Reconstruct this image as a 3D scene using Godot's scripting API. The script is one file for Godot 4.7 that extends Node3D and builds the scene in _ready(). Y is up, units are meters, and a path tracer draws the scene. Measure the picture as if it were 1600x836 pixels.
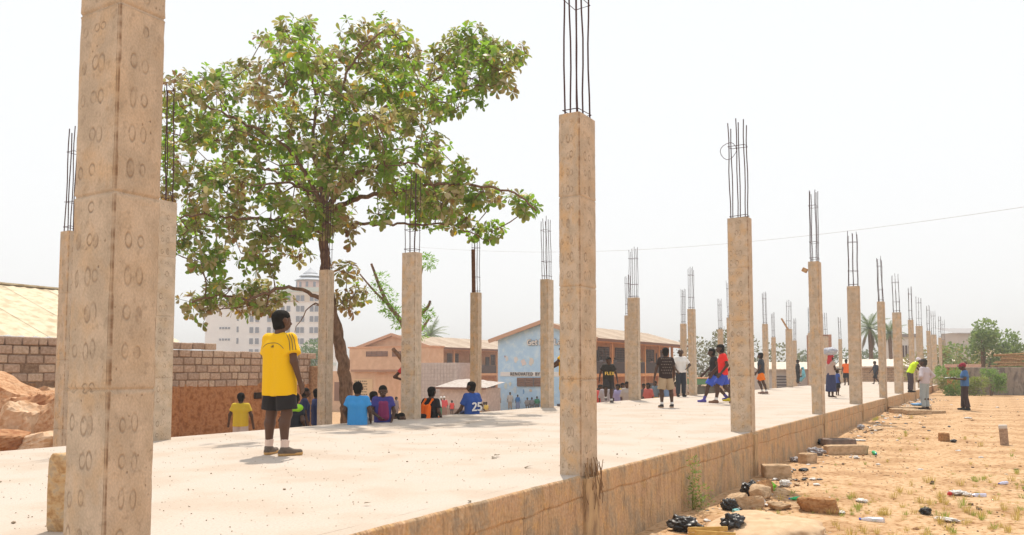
extends Node3D
# An unfinished school block: a raised concrete floor with rows of bare columns,
# a tree, people playing, school buildings behind and a littered strip of sand.
# World axes: the column rows run along -Z, +X is the open sand strip, floor top is y = 0.

var names := {}
var mats := {}
var rng := RandomNumberGenerator.new()
var n1 := FastNoiseLite.new()
var unit_box: ArrayMesh

# ------------------------------------------------------------------ helpers
func lin(r: float, g: float, b: float) -> Color:
	return Color(r, g, b).linear_to_srgb()

func rr(a: float, b: float) -> float:
	return rng.randf_range(a, b)

func numbered(called: String) -> String:
	var n: int = names.get(called, 0)
	names[called] = n + 1
	return called if n == 0 else "%s_%03d" % [called, n]

func thing(called: String, label: String, category: String, at := Vector3.ZERO, turn := 0.0, group := "") -> Node3D:
	var o := Node3D.new()
	o.name = numbered(called)
	add_child(o)
	o.position = at
	o.rotation.y = turn
	o.set_meta("label", label)
	o.set_meta("category", category)
	o.set_meta("kind", "thing")
	if group != "":
		o.set_meta("group", group)
	return o

func part(parent: Node, called: String, mesh: Mesh, m: Material, at := Vector3.ZERO, basis := Basis.IDENTITY) -> MeshInstance3D:
	var o := MeshInstance3D.new()
	o.name = called
	o.mesh = mesh
	o.material_override = m
	parent.add_child(o, true)
	o.transform = Transform3D(basis, at)
	return o

func solo(called: String, label: String, category: String, mesh: Mesh, m: Material, at := Vector3.ZERO, basis := Basis.IDENTITY, group := "") -> MeshInstance3D:
	var o := part(self, numbered(called), mesh, m, at, basis)
	o.set_meta("label", label)
	o.set_meta("category", category)
	o.set_meta("kind", "thing")
	if group != "":
		o.set_meta("group", group)
	return o

func struct(called: String, mesh: Mesh, m: Material, at := Vector3.ZERO) -> MeshInstance3D:
	var o := part(self, called, mesh, m, at)
	o.set_meta("kind", "structure")
	return o

func flat(key: String, r: float, g: float, b: float, rough := 0.9, metal := 0.0) -> StandardMaterial3D:
	if mats.has(key):
		return mats[key]
	var m := StandardMaterial3D.new()
	m.albedo_color = lin(r, g, b)
	m.roughness = rough
	m.metallic = metal
	m.metallic_specular = 0.3
	mats[key] = m
	return m

# noise-mottled material: colour ramp between a list of linear colours, in world space
func mottled(key: String, cols: Array, scale: float, rough := 0.95, bump := 0.0, stretch := Vector3.ONE, sd := 1, oct := 5, size := 256, freq := 0.018) -> StandardMaterial3D:
	if mats.has(key):
		return mats[key]
	var m := StandardMaterial3D.new()
	var nt := NoiseTexture2D.new()
	var nz := FastNoiseLite.new()
	nz.seed = sd
	nz.noise_type = FastNoiseLite.TYPE_SIMPLEX_SMOOTH
	nz.frequency = freq
	nz.fractal_octaves = oct
	nz.fractal_gain = 0.58
	nt.noise = nz
	nt.seamless = true
	nt.width = size
	nt.height = size
	var g := Gradient.new()
	var offs := PackedFloat32Array()
	var cs := PackedColorArray()
	for i in cols.size():
		offs.append(0.22 + 0.56 * float(i) / maxf(1.0, cols.size() - 1))
		cs.append(lin(cols[i][0], cols[i][1], cols[i][2]))
	g.offsets = offs
	g.colors = cs
	nt.color_ramp = g
	m.albedo_texture = nt
	m.uv1_triplanar = true
	m.uv1_world_triplanar = true
	m.uv1_scale = stretch / scale
	m.roughness = rough
	m.metallic_specular = 0.25
	if bump > 0.0:
		var nb := NoiseTexture2D.new()
		nb.noise = nz
		nb.seamless = true
		nb.width = size
		nb.height = size
		nb.as_normal_map = true
		nb.bump_strength = 6.0
		m.normal_enabled = true
		m.normal_texture = nb
		m.normal_scale = bump
	mats[key] = m
	return m

class MB:
	var v := PackedVector3Array()
	var n := PackedVector3Array()
	var u := PackedVector2Array()
	var c := PackedColorArray()
	var use_c := false
	var ix := PackedInt32Array()
	func vert(p: Vector3, nn: Vector3, uv := Vector2.ZERO, col := Color.WHITE) -> int:
		v.append(p)
		n.append(nn)
		u.append(uv)
		c.append(col)
		return v.size() - 1
	# corners given so that a->b->c->d runs clockwise seen from outside
	func quad(a: Vector3, b: Vector3, cc: Vector3, d: Vector3, uv0 := Vector2.ZERO, uv1 := Vector2.ONE) -> void:
		var nn := (d - a).cross(b - a).normalized()
		var i := vert(a, nn, Vector2(uv0.x, uv1.y))
		vert(b, nn, Vector2(uv0.x, uv0.y))
		vert(cc, nn, Vector2(uv1.x, uv0.y))
		vert(d, nn, Vector2(uv1.x, uv1.y))
		ix.append_array([i, i + 1, i + 2, i, i + 2, i + 3])
	func tri(a: Vector3, b: Vector3, cc: Vector3) -> void:
		var nn := (cc - a).cross(b - a).normalized()
		var i := vert(a, nn)
		vert(b, nn)
		vert(cc, nn)
		ix.append_array([i, i + 1, i + 2])
	func box(ce: Vector3, s: Vector3, b := Basis.IDENTITY) -> void:
		var h := s * 0.5
		var p := []
		for k in 8:
			p.append(ce + b * Vector3(h.x if k & 1 else -h.x, h.y if k & 2 else -h.y, h.z if k & 4 else -h.z))
		quad(p[4], p[6], p[7], p[5])
		quad(p[1], p[3], p[2], p[0])
		quad(p[5], p[7], p[3], p[1])
		quad(p[0], p[2], p[6], p[4])
		quad(p[2], p[3], p[7], p[6])
		quad(p[0], p[4], p[5], p[1])
	# bevelled box
	func bbox(ce: Vector3, s: Vector3, e: float, b := Basis.IDENTITY) -> void:
		var h := s * 0.5
		e = minf(e, minf(h.x, minf(h.y, h.z)) * 0.9)
		var q := func(x: float, y: float, z: float) -> Vector3: return ce + b * Vector3(x, y, z)
		var i := h - Vector3(e, e, e)
		for sg: float in [-1.0, 1.0]:
			for ax in 3:
				var a1 := (ax + 1) % 3
				var a2 := (ax + 2) % 3
				var pts := []
				for st in [[-1, -1], [1, -1], [1, 1], [-1, 1]]:
					var w := Vector3.ZERO
					w[ax] = h[ax] * sg
					w[a1] = i[a1] * st[0]
					w[a2] = i[a2] * st[1]
					pts.append(ce + b * w)
				if sg > 0:
					quad(pts[0], pts[3], pts[2], pts[1])
				else:
					quad(pts[0], pts[1], pts[2], pts[3])
		for ax in 3:
			var a1 := (ax + 1) % 3
			var a2 := (ax + 2) % 3
			for s1: float in [-1.0, 1.0]:
				for s2: float in [-1.0, 1.0]:
					var w := []
					for t: float in [-1.0, 1.0]:
						var p1 := Vector3.ZERO
						p1[ax] = i[ax] * t
						p1[a1] = h[a1] * s1
						p1[a2] = i[a2] * s2
						var p2 := Vector3.ZERO
						p2[ax] = i[ax] * t
						p2[a1] = i[a1] * s1
						p2[a2] = h[a2] * s2
						w.append(ce + b * p1)
						w.append(ce + b * p2)
					if s1 * s2 > 0:
						quad(w[0], w[2], w[3], w[1])
					else:
						quad(w[0], w[1], w[3], w[2])
		for s1: float in [-1.0, 1.0]:
			for s2: float in [-1.0, 1.0]:
				for s3: float in [-1.0, 1.0]:
					var a := ce + b * Vector3(h.x * s1, i.y * s2, i.z * s3)
					var bb := ce + b * Vector3(i.x * s1, h.y * s2, i.z * s3)
					var c3 := ce + b * Vector3(i.x * s1, i.y * s2, h.z * s3)
					if s1 * s2 * s3 > 0:
						tri(a, c3, bb)
					else:
						tri(a, bb, c3)
	func tube(pts: PackedVector3Array, rad: PackedFloat32Array, seg := 6, caps := true, vscale := 1.0) -> void:
		var m := pts.size()
		var up := Vector3.UP
		var prev_x := Vector3.ZERO
		var base := v.size()
		var run := 0.0
		for i in m:
			var t := (pts[mini(i + 1, m - 1)] - pts[maxi(i - 1, 0)]).normalized()
			var x := prev_x
			if i == 0:
				x = t.cross(up if absf(t.y) < 0.9 else Vector3.RIGHT)
			x = (x - t * x.dot(t)).normalized()
			prev_x = x
			var y := t.cross(x)
			if i > 0:
				run += pts[i].distance_to(pts[i - 1])
			for k in seg + 1:
				var a := TAU * k / seg
				var nn := x * cos(a) + y * sin(a)
				vert(pts[i] + nn * rad[i], nn, Vector2(float(k) / seg, run * vscale))
		for i in m - 1:
			for k in seg:
				var a := base + i * (seg + 1) + k
				var b := a + seg + 1
				ix.append_array([a, b, a + 1, a + 1, b, b + 1])
		if caps:
			for e in 2:
				var i: int = 0 if e == 0 else m - 1
				var t := (pts[0] - pts[1]).normalized() if e == 0 else (pts[m - 1] - pts[m - 2]).normalized()
				var ce := vert(pts[i], t)
				var s0 := v.size()
				for k in seg:
					vert(v[base + i * (seg + 1) + k], t)
				for k in seg:
					if e == 0:
						ix.append_array([ce, s0 + k, s0 + (k + 1) % seg])
					else:
						ix.append_array([ce, s0 + (k + 1) % seg, s0 + k])
	func bar(a: Vector3, b: Vector3, r: float, seg := 6) -> void:
		tube(PackedVector3Array([a, b]), PackedFloat32Array([r, r]), seg)
	# grid of points (rows x cols) with smooth normals
	func grid(p: PackedVector3Array, cols: int, uv: PackedVector2Array, flip := false, col := PackedColorArray()) -> void:
		var rows := p.size() / cols
		var base := v.size()
		for r in rows:
			for k in cols:
				var du := p[r * cols + mini(k + 1, cols - 1)] - p[r * cols + maxi(k - 1, 0)]
				var dv := p[mini(r + 1, rows - 1) * cols + k] - p[maxi(r - 1, 0) * cols + k]
				var nn := dv.cross(du).normalized()
				vert(p[r * cols + k], -nn if flip else nn, uv[r * cols + k], col[r * cols + k] if col.size() else Color.WHITE)
		for r in rows - 1:
			for k in cols - 1:
				var a := base + r * cols + k
				if flip:
					ix.append_array([a, a + cols, a + 1, a + 1, a + cols, a + cols + 1])
				else:
					ix.append_array([a, a + 1, a + cols, a + 1, a + cols + 1, a + cols])
	func lathe(prof: PackedVector2Array, at: Vector3, seg := 16) -> void:
		var p := PackedVector3Array()
		var uv := PackedVector2Array()
		for i in prof.size():
			for k in seg + 1:
				var a := TAU * k / seg
				p.append(at + Vector3(cos(a) * prof[i].x, prof[i].y, sin(a) * prof[i].x))
				uv.append(Vector2(float(k) / seg, float(i) / prof.size()))
		grid(p, seg + 1, uv, prof[0].y > prof[prof.size() - 1].y)
	func done() -> ArrayMesh:
		var a := []
		a.resize(Mesh.ARRAY_MAX)
		a[Mesh.ARRAY_VERTEX] = v
		a[Mesh.ARRAY_NORMAL] = n
		a[Mesh.ARRAY_TEX_UV] = u
		if use_c:
			a[Mesh.ARRAY_COLOR] = c
		a[Mesh.ARRAY_INDEX] = ix
		var m := ArrayMesh.new()
		m.add_surface_from_arrays(Mesh.PRIMITIVE_TRIANGLES, a)
		return m

func boxm(s: Vector3, e := 0.0) -> ArrayMesh:
	var b := MB.new()
	if e > 0.0:
		b.bbox(Vector3.ZERO, s, e)
	else:
		b.box(Vector3.ZERO, s)
	return b.done()

func text_mesh(t: String, size: float, depth := 0.01, bold := true) -> TextMesh:
	var f := SystemFont.new()
	f.font_names = PackedStringArray(["Droid Sans"])
	f.font_weight = 700 if bold else 400
	var m := TextMesh.new()
	m.text = t
	m.font = f
	m.font_size = 48
	m.pixel_size = size / 36.0
	m.depth = depth
	m.curve_step = 2.0
	return m

# height of the ground: the sand strip rises slowly away, the school yard lies lower
func gh(x: float, z: float) -> float:
	var r := clampf(-0.71 + (-z - 13.0) * 0.0164, -0.74, -0.36)
	var l := maxf(-1.0 - 0.065 * maxf(0.0, -x - 13.0), -3.1)
	var t := clampf((-x - 3.4) / 7.0, 0.0, 1.0)
	return r + (l - r) * t * t * (3.0 - 2.0 * t) + 0.025 * sin(x * 0.9) * cos(z * 0.7)

func on_ground(p: Vector3, up := 0.0) -> Vector3:
	return Vector3(p.x, gh(p.x, p.z) + up, p.z)

# turn for a thing whose front is +Z: deg 0 looks away from the camera, 90 to the right, 180 towards it
func facing(deg: float) -> float:
	return PI - deg_to_rad(deg - 30.614)

# angular broken stone: a ball cut by random planes, with a little grain
func rock_mesh(size: Vector3, sd: int, cuts := 10, grain := 0.05) -> ArrayMesh:
	var r := RandomNumberGenerator.new()
	r.seed = sd
	var pn := []
	var ph := []
	for i in cuts:
		var d := Vector3(r.randf_range(-1, 1), r.randf_range(-1, 1), r.randf_range(-1, 1)).normalized()
		if i < 6:
			d = (d * 0.45 + [Vector3.UP, Vector3.DOWN, Vector3.LEFT, Vector3.RIGHT, Vector3.FORWARD, Vector3.BACK][i]).normalized()
		pn.append(d)
		ph.append(r.randf_range(0.55, 1.0))
	var b := MB.new()
	var p := PackedVector3Array()
	var uv := PackedVector2Array()
	var rings := 22
	var segs := 30
	for i in rings + 1:
		for k in segs + 1:
			var th := PI * i / rings
			var a := TAU * (k % segs) / segs
			var d := Vector3(sin(th) * cos(a), cos(th), sin(th) * sin(a))
			var q := 1.25
			for c in cuts:
				var f: float = d.dot(pn[c])
				if f > 0.05:
					q = minf(q, ph[c] / f)
			q += grain * (n1.get_noise_3dv(d * q * 55.0 + Vector3(sd, 0, 0)) + 0.6 * n1.get_noise_3dv(d * q * 190.0 + Vector3(0, sd, 0)))
			p.append(d * q * size * 0.5)
			uv.append(Vector2(float(k) / segs, float(i) / rings))
	for i in rings:
		for k in segs:
			var a := i * (segs + 1) + k
			b.tri(p[a], p[a + 1], p[a + segs + 2])
			b.tri(p[a], p[a + segs + 2], p[a + segs + 1])
	return b.done()

# lumpy stone or crumpled bag: a sphere grid pushed about by noise
func lump(size: Vector3, rough: float, sd: int, freq := 1.6, rings := 9, segs := 14, facet := 0.0) -> ArrayMesh:
	var nz := FastNoiseLite.new()
	nz.seed = sd
	nz.frequency = freq
	nz.noise_type = FastNoiseLite.TYPE_SIMPLEX
	nz.fractal_octaves = 3 if facet > 0.5 else 4
	nz.fractal_gain = 0.42 if facet > 0.5 else 0.55
	var b := MB.new()
	var p := PackedVector3Array()
	var uv := PackedVector2Array()
	for i in rings + 1:
		for k in segs + 1:
			var th := PI * i / rings
			var ph := TAU * (k % segs) / segs
			var d := Vector3(sin(th) * cos(ph), cos(th), sin(th) * sin(ph))
			if facet > 0.0:
				d = Vector3(signf(d.x) * pow(absf(d.x), facet), signf(d.y) * pow(absf(d.y), facet), signf(d.z) * pow(absf(d.z), facet))
			var q := d * (1.0 + rough * nz.get_noise_3dv(d * 1.0 + Vector3(sd % 17, 0, 0)))
			p.append(q * size * 0.5)
			uv.append(Vector2(float(k) / segs, float(i) / rings))
	b.grid(p, segs + 1, uv, true)
	return b.done()

# ------------------------------------------------------------------ people
# field of tapered capsules joined smoothly, meshed as surface nets
# prim: [a, b, ra, rb, flat_start, flat_end]
func field_mesh(prims: Array, k: float, cell: float, wob := 0.0, wf := 9.0, squash := 1.0) -> ArrayMesh:
	var lo := Vector3(1e9, 1e9, 1e9)
	var hi := -lo
	for q in prims:
		var r: float = maxf(q[2], q[3]) + cell * 2.5
		lo = lo.min((q[0] as Vector3).min(q[1]) - Vector3(r, r, r))
		hi = hi.max((q[0] as Vector3).max(q[1]) + Vector3(r, r, r))
	var nx := int((hi.x - lo.x) / cell) + 2
	var ny := int((hi.y - lo.y) / cell) + 2
	var nz := int((hi.z - lo.z) / cell) + 2
	var g := PackedFloat32Array()
	g.resize(nx * ny * nz)
	g.fill(1.0)
	for q in prims:
		var a: Vector3 = q[0]
		var b: Vector3 = q[1]
		var ra: float = q[2]
		var rb: float = q[3]
		var fs: bool = q.size() > 4 and q[4]
		var fe: bool = q.size() > 5 and q[5]
		var ab := b - a
		var l2 := maxf(ab.length_squared(), 1e-8)
		var dir := ab / sqrt(l2)
		var m := maxf(ra, rb) + k + cell * 1.6
		var mn := a.min(b) - Vector3(m, m, m) - lo
		var mx := a.max(b) + Vector3(m, m, m) - lo
		var i0 := maxi(0, int(mn.x / cell))
		var i1 := mini(nx - 1, int(mx.x / cell) + 1)
		var j0 := maxi(0, int(mn.y / cell))
		var j1 := mini(ny - 1, int(mx.y / cell) + 1)
		var k0 := maxi(0, int(mn.z / cell))
		var k1 := mini(nz - 1, int(mx.z / cell) + 1)
		for i in range(i0, i1 + 1):
			for j in range(j0, j1 + 1):
				var row := (i * ny + j) * nz
				for kk in range(k0, k1 + 1):
					var p := lo + Vector3(i, j, kk) * cell
					var ap := p - a
					var t := clampf(ap.dot(ab) / l2, 0.0, 1.0)
					var d := (ap - ab * t).length() - (ra + (rb - ra) * t)
					if fs:
						d = maxf(d, -ap.dot(dir))
					if fe:
						d = maxf(d, (p - b).dot(dir))
					var o := g[row + kk]
					var h := k - absf(o - d)
					if h > 0.0:
						g[row + kk] = minf(o, d) - h * h / (4.0 * k)
					elif d < o:
						g[row + kk] = d
	var idx := PackedInt32Array()
	idx.resize(nx * ny * nz)
	idx.fill(-1)
	var vs := PackedVector3Array()
	var ins := PackedInt32Array()
	var sy := nz
	var sx := ny * nz
	var far := cell * 1.9
	var co := [0, sx, sy, sx + sy, 1, sx + 1, sy + 1, sx + sy + 1]
	var cp := [Vector3(0, 0, 0), Vector3(1, 0, 0), Vector3(0, 1, 0), Vector3(1, 1, 0), Vector3(0, 0, 1), Vector3(1, 0, 1), Vector3(0, 1, 1), Vector3(1, 1, 1)]
	var ed := [0, 1, 2, 3, 4, 5, 6, 7, 0, 2, 1, 3, 4, 6, 5, 7, 0, 4, 1, 5, 2, 6, 3, 7]
	for i in nx - 1:
		for j in ny - 1:
			var row := (i * ny + j) * nz
			for kk in nz - 1:
				var at := row + kk
				if absf(g[at]) > far:
					continue
				var mask := 0
				for q in 8:
					if g[at + co[q]] < 0.0:
						mask |= 1 << q
				if mask == 0 or mask == 255:
					continue
				var s := Vector3.ZERO
				var n := 0
				for e in 12:
					var p: int = ed[e * 2]
					var r: int = ed[e * 2 + 1]
					if ((mask >> p) & 1) != ((mask >> r) & 1):
						var va := g[at + co[p]]
						var vb := g[at + co[r]]
						s += (cp[p] as Vector3).lerp(cp[r], va / (va - vb))
						n += 1
				idx[at] = vs.size()
				ins.append(at)
				vs.append(lo + (Vector3(i, j, kk) + s / n) * cell)
	var tri := PackedInt32Array()
	for w in ins.size():
		var at := ins[w]
		var neg := g[at] < 0.0
		for ax in 3:
			var d1 := sx if ax == 0 else (sy if ax == 1 else 1)
			var d2 := sy if ax == 0 else (1 if ax == 1 else sx)
			var d3 := 1 if ax == 0 else (sx if ax == 1 else sy)
			if neg == (g[at + d1] < 0.0) or at - d2 - d3 < 0:
				continue
			var a := w
			var b := idx[at - d2]
			var c := idx[at - d2 - d3]
			var d := idx[at - d3]
			if b < 0 or c < 0 or d < 0:
				continue
			if neg:
				tri.append_array([a, c, b, a, d, c])
			else:
				tri.append_array([a, b, c, a, c, d])
	if wob > 0.0:
		for w in vs.size():
			var p := vs[w]
			var q := p * wf
			vs[w] = p + Vector3(n1.get_noise_3d(q.x * 14.0, q.y * 6.0, q.z * 14.0), 0.0, n1.get_noise_3d(q.x * 14.0 + 50.0, q.y * 6.0, q.z * 14.0)) * wob
	var nn := PackedVector3Array()
	nn.resize(vs.size())
	for w in range(0, tri.size(), 3):
		var fa := (vs[tri[w + 2]] - vs[tri[w]]).cross(vs[tri[w + 1]] - vs[tri[w]])
		nn[tri[w]] += fa
		nn[tri[w + 1]] += fa
		nn[tri[w + 2]] += fa
	for w in nn.size():
		nn[w] = nn[w].normalized()
	var arr := []
	arr.resize(Mesh.ARRAY_MAX)
	arr[Mesh.ARRAY_VERTEX] = vs
	arr[Mesh.ARRAY_NORMAL] = nn
	arr[Mesh.ARRAY_INDEX] = tri
	var m := ArrayMesh.new()
	m.add_surface_from_arrays(Mesh.PRIMITIVE_TRIANGLES, arr)
	return m

func joined(list: Array) -> ArrayMesh:
	if list.size() == 1:
		return list[0]
	var vs := PackedVector3Array()
	var ns := PackedVector3Array()
	var ix := PackedInt32Array()
	for m: ArrayMesh in list:
		var a := m.surface_get_arrays(0)
		var base := vs.size()
		vs.append_array(a[Mesh.ARRAY_VERTEX])
		ns.append_array(a[Mesh.ARRAY_NORMAL])
		for i: int in a[Mesh.ARRAY_INDEX]:
			ix.append(base + i)
	var arr := []
	arr.resize(Mesh.ARRAY_MAX)
	arr[Mesh.ARRAY_VERTEX] = vs
	arr[Mesh.ARRAY_NORMAL] = ns
	arr[Mesh.ARRAY_INDEX] = ix
	var out := ArrayMesh.new()
	out.add_surface_from_arrays(Mesh.PRIMITIVE_TRIANGLES, arr)
	return out

func cloth(c: Array) -> StandardMaterial3D:
	var key := "cloth%s" % [c]
	if mats.has(key):
		return mats[key]
	var m := flat(key, c[0], c[1], c[2], 0.85)
	m.rim_enabled = true
	m.rim = 0.25
	return m

const JOINTS := {
	"pelvis": Vector3(0, 0.535, 0), "chest": Vector3(0, 0.735, 0.0), "neck": Vector3(0, 0.84, -0.005), "head": Vector3(0, 0.925, 0.012), "look": Vector3(0, 0, 1),
	"hip_l": Vector3(0.05, 0.515, 0), "knee_l": Vector3(0.06, 0.285, 0.012), "ank_l": Vector3(0.063, 0.045, -0.012),
	"hip_r": Vector3(-0.05, 0.515, 0), "knee_r": Vector3(-0.06, 0.285, 0.012), "ank_r": Vector3(-0.063, 0.045, -0.012),
	"foot_l": Vector3(0.01, -0.022, 0.095), "foot_r": Vector3(-0.01, -0.022, 0.095),
	"sh_l": Vector3(0.096, 0.80, -0.005), "el_l": Vector3(0.145, 0.65, -0.012), "wr_l": Vector3(0.155, 0.5, 0.03),
	"sh_r": Vector3(-0.096, 0.80, -0.005), "el_r": Vector3(-0.145, 0.65, -0.012), "wr_r": Vector3(-0.155, 0.5, 0.03),
}

# joints of a sitting figure: hips at the origin height, legs hanging over an edge in front
func seated(lean := 0.0) -> Dictionary:
	var d := {}
	for key in ["pelvis", "chest", "neck", "head", "sh_l", "sh_r", "el_l", "el_r", "wr_l", "wr_r"]:
		var p: Vector3 = JOINTS[key]
		p.y -= 0.475
		p.z += lean * (p.y)
		d[key] = p
	d.hip_l = Vector3(0.05, 0.055, 0.01)
	d.hip_r = Vector3(-0.05, 0.055, 0.01)
	d.knee_l = Vector3(0.07, 0.05, 0.24)
	d.knee_r = Vector3(-0.07, 0.05, 0.24)
	d.ank_l = Vector3(0.07, -0.19, 0.23)
	d.ank_r = Vector3(-0.07, -0.19, 0.25)
	d.wr_l = Vector3(0.13, 0.07, 0.12)
	d.wr_r = Vector3(-0.13, 0.07, 0.12)
	d.el_l = Vector3(0.15, 0.19, 0.0)
	d.el_r = Vector3(-0.15, 0.19, 0.0)
	return d

# o: at, turn, h, pose, shirt, sleeve (0..1 of the arm), hem, bottom ("shorts", "trousers", "skirt"), leg (0..1 of the leg),
# low (colour), shoe, sock, skin, hair (colour) or cap, cell
func person(label: String, o: Dictionary) -> Node3D:
	var t := thing("person", label, "person", o.at, o.turn, o.get("group", ""))
	var h: float = o.h
	var cell: float = o.get("cell", 0.02)
	var fine: bool = o.get("fine", false)
	var j := JOINTS.duplicate()
	j.merge(o.get("pose", {}), true)
	for key in j:
		if key != "look":
			j[key] = j[key] * h
	var look: Vector3 = (j.look as Vector3).normalized()
	var wid: float = o.get("wide", 1.0)
	var skin_c: Array = o.get("skin", [0.085, 0.046, 0.032])
	var skin := flat("skin%s" % [skin_c], skin_c[0], skin_c[1], skin_c[2], 0.45)
	var spine: Vector3 = (j.neck - j.pelvis).normalized()
	var side: Vector3 = (j.sh_l - j.sh_r).normalized()
	var hside: Vector3 = (j.hip_l - j.hip_r).normalized()
	var ls := look.cross(Vector3.UP).normalized() * -1.0
	# torso as two flattened columns
	var trunk := []
	for s: float in [-1.0, 1.0]:
		trunk.append([j.pelvis + hside * s * 0.04 * h * wid, j.chest + side * s * 0.042 * h * wid, 0.060 * h * wid, 0.058 * h * wid])
		trunk.append([j.chest + side * s * 0.042 * h * wid, j.neck + side * s * 0.03 * h - spine * 0.045 * h, 0.058 * h * wid, 0.036 * h])
	trunk.append([j.sh_l, j.sh_r, 0.034 * h, 0.034 * h])
	var body := trunk.duplicate()
	body.append([j.neck - spine * 0.03 * h, j.head - Vector3(0, 0.03, 0) * h, 0.034 * h, 0.031 * h])
	var head := []
	var hd: Vector3 = j.head
	head.append([hd + Vector3(0, 0.018, 0) * h - look * 0.013 * h, hd + Vector3(0, 0.012, 0) * h + look * 0.012 * h, 0.055 * h, 0.05 * h])
	head.append([hd + Vector3(0, -0.012, 0) * h + look * 0.015 * h, hd + Vector3(0, -0.04, 0) * h + look * 0.028 * h, 0.044 * h, 0.027 * h])
	head.append([hd + Vector3(0, -0.03, 0) * h - look * 0.008 * h, j.neck, 0.036 * h, 0.034 * h])
	head.append([hd + Vector3(0, 0.002, 0) * h + look * 0.06 * h, hd + Vector3(0, -0.016, 0) * h + look * 0.068 * h, 0.006 * h, 0.011 * h])
	head.append([hd + Vector3(0, -0.033, 0) * h + look * 0.052 * h - ls * 0.012 * h, hd + Vector3(0, -0.033, 0) * h + look * 0.052 * h + ls * 0.012 * h, 0.009 * h, 0.009 * h])
	for s: float in [-1.0, 1.0]:
		head.append([hd + ls * s * 0.054 * h + Vector3(0, 0.008, 0) * h, hd + ls * s * 0.056 * h - Vector3(0, 0.014, 0) * h, 0.011 * h, 0.007 * h])
	for s: String in ["l", "r"]:
		body.append([j["sh_" + s], j["el_" + s], 0.031 * h, 0.024 * h])
		body.append([j["el_" + s], j["wr_" + s], 0.025 * h, 0.0165 * h])
		body.append([j["hip_" + s], j["knee_" + s], 0.055 * h * wid, 0.036 * h])
		var ak: Vector3 = j["ank_" + s]
		var kn: Vector3 = j["knee_" + s]
		var fd: Vector3 = j["foot_" + s]
		var calf: Vector3 = kn.lerp(ak, 0.3) - fd.normalized() * 0.012 * h
		body.append([kn, calf, 0.034 * h, 0.036 * h])
		body.append([calf, ak, 0.035 * h, 0.021 * h])
		if not o.has("shoe"):
			body.append([ak, ak + fd, 0.022 * h, 0.014 * h])
		if not fine:
			var wr: Vector3 = j["wr_" + s]
			var hdir: Vector3 = (wr - j["el_" + s]).normalized()
			body.append([wr, wr + hdir * 0.05 * h, 0.0165 * h, 0.02 * h])
	var pieces := []
	# hands: palm, four fingers, thumb
	if fine:
		for s: String in ["l", "r"]:
			var wr: Vector3 = j["wr_" + s]
			var hdir: Vector3 = (wr - j["el_" + s]).normalized()
			var sg := 1.0 if s == "l" else -1.0
			var fwd: Vector3 = o.get("palm", Vector3(0, 0, 1))
			fwd = (fwd - hdir * fwd.dot(hdir)).normalized()
			var inward := hdir.cross(fwd).normalized() * (1.0 if s == "l" else -1.0)
			if inward.dot(Vector3(-sg, 0, 0)) < 0.0:
				inward = -inward
			var hp := []
			hp.append([j["el_" + s].lerp(wr, 0.75), wr, 0.018 * h, 0.0165 * h])
			for q in 4:
				var off := (1.5 - q) * 0.0115 * h
				var kn := wr + hdir * 0.052 * h + fwd * off
				hp.append([wr + fwd * off * 0.5, kn, 0.011 * h, 0.0075 * h])
				var ln: float = [0.040, 0.045, 0.042, 0.033][q] * h
				var mid := kn + (hdir + inward * 0.25).normalized() * ln * 0.5
				hp.append([kn, mid, 0.0062 * h, 0.0056 * h])
				hp.append([mid, mid + (hdir + inward * 0.8).normalized() * ln * 0.5, 0.0056 * h, 0.0045 * h])
			var tb := wr + hdir * 0.016 * h + fwd * 0.02 * h
			var tm := tb + (hdir * 0.7 + fwd * 0.55 + inward * 0.3).normalized() * 0.03 * h
			hp.append([wr + fwd * 0.008 * h, tb, 0.011 * h, 0.009 * h])
			hp.append([tb, tm, 0.0085 * h, 0.007 * h])
			hp.append([tm, tm + (hdir + inward * 0.3).normalized() * 0.022 * h, 0.007 * h, 0.0055 * h])
			pieces.append(field_mesh(hp, 0.006, minf(cell, 0.006 if cell < 0.015 else 0.009)))
	var figure: Array
	if cell < 0.03:
		pieces.append(field_mesh(head, 0.014 * h, cell * 0.5))
		figure = body
	else:
		figure = body + [head[0], head[1]]
	pieces.append(field_mesh(figure, 0.018 * h, cell))
	part(t, "body", joined(pieces), skin)
	# eyes
	if cell < 0.03:
		for s: float in [-1.0, 1.0]:
			var e := SphereMesh.new()
			e.radius = 0.0075 * h
			e.height = 0.015 * h
			e.radial_segments = 8
			e.rings = 5
			part(t, "eye", e, flat("eye", 0.25, 0.22, 0.2, 0.3), hd + look * 0.052 * h + ls * s * 0.021 * h + Vector3(0, 0.004, 0) * h)
	# hair or hat
	if o.has("cap"):
		var cc: Array = o.cap
		var cp := [[hd + Vector3(0, 0.026, 0) * h - look * 0.012 * h, hd + Vector3(0, 0.026, 0) * h + look * 0.012 * h, 0.06 * h, 0.056 * h]]
		if o.get("brim", true):
			cp.append([hd + Vector3(0, 0.032, 0) * h + look * 0.05 * h - ls * 0.02 * h, hd + Vector3(0, 0.026, 0) * h + look * 0.095 * h - ls * 0.015 * h, 0.012 * h, 0.006 * h])
			cp.append([hd + Vector3(0, 0.032, 0) * h + look * 0.05 * h + ls * 0.02 * h, hd + Vector3(0, 0.026, 0) * h + look * 0.095 * h + ls * 0.015 * h, 0.012 * h, 0.006 * h])
		else:
			cp.append([hd - look * 0.03 * h, j.neck - spine * 0.02 * h - look * 0.02 * h, 0.045 * h, 0.06 * h])
		part(t, "cap", field_mesh(cp, 0.01 * h, maxf(cell * 0.6, 0.008)), cloth(cc))
	elif o.get("hair", true):
		var hc: Array = o.get("hair_color", [0.012, 0.01, 0.009])
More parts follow.
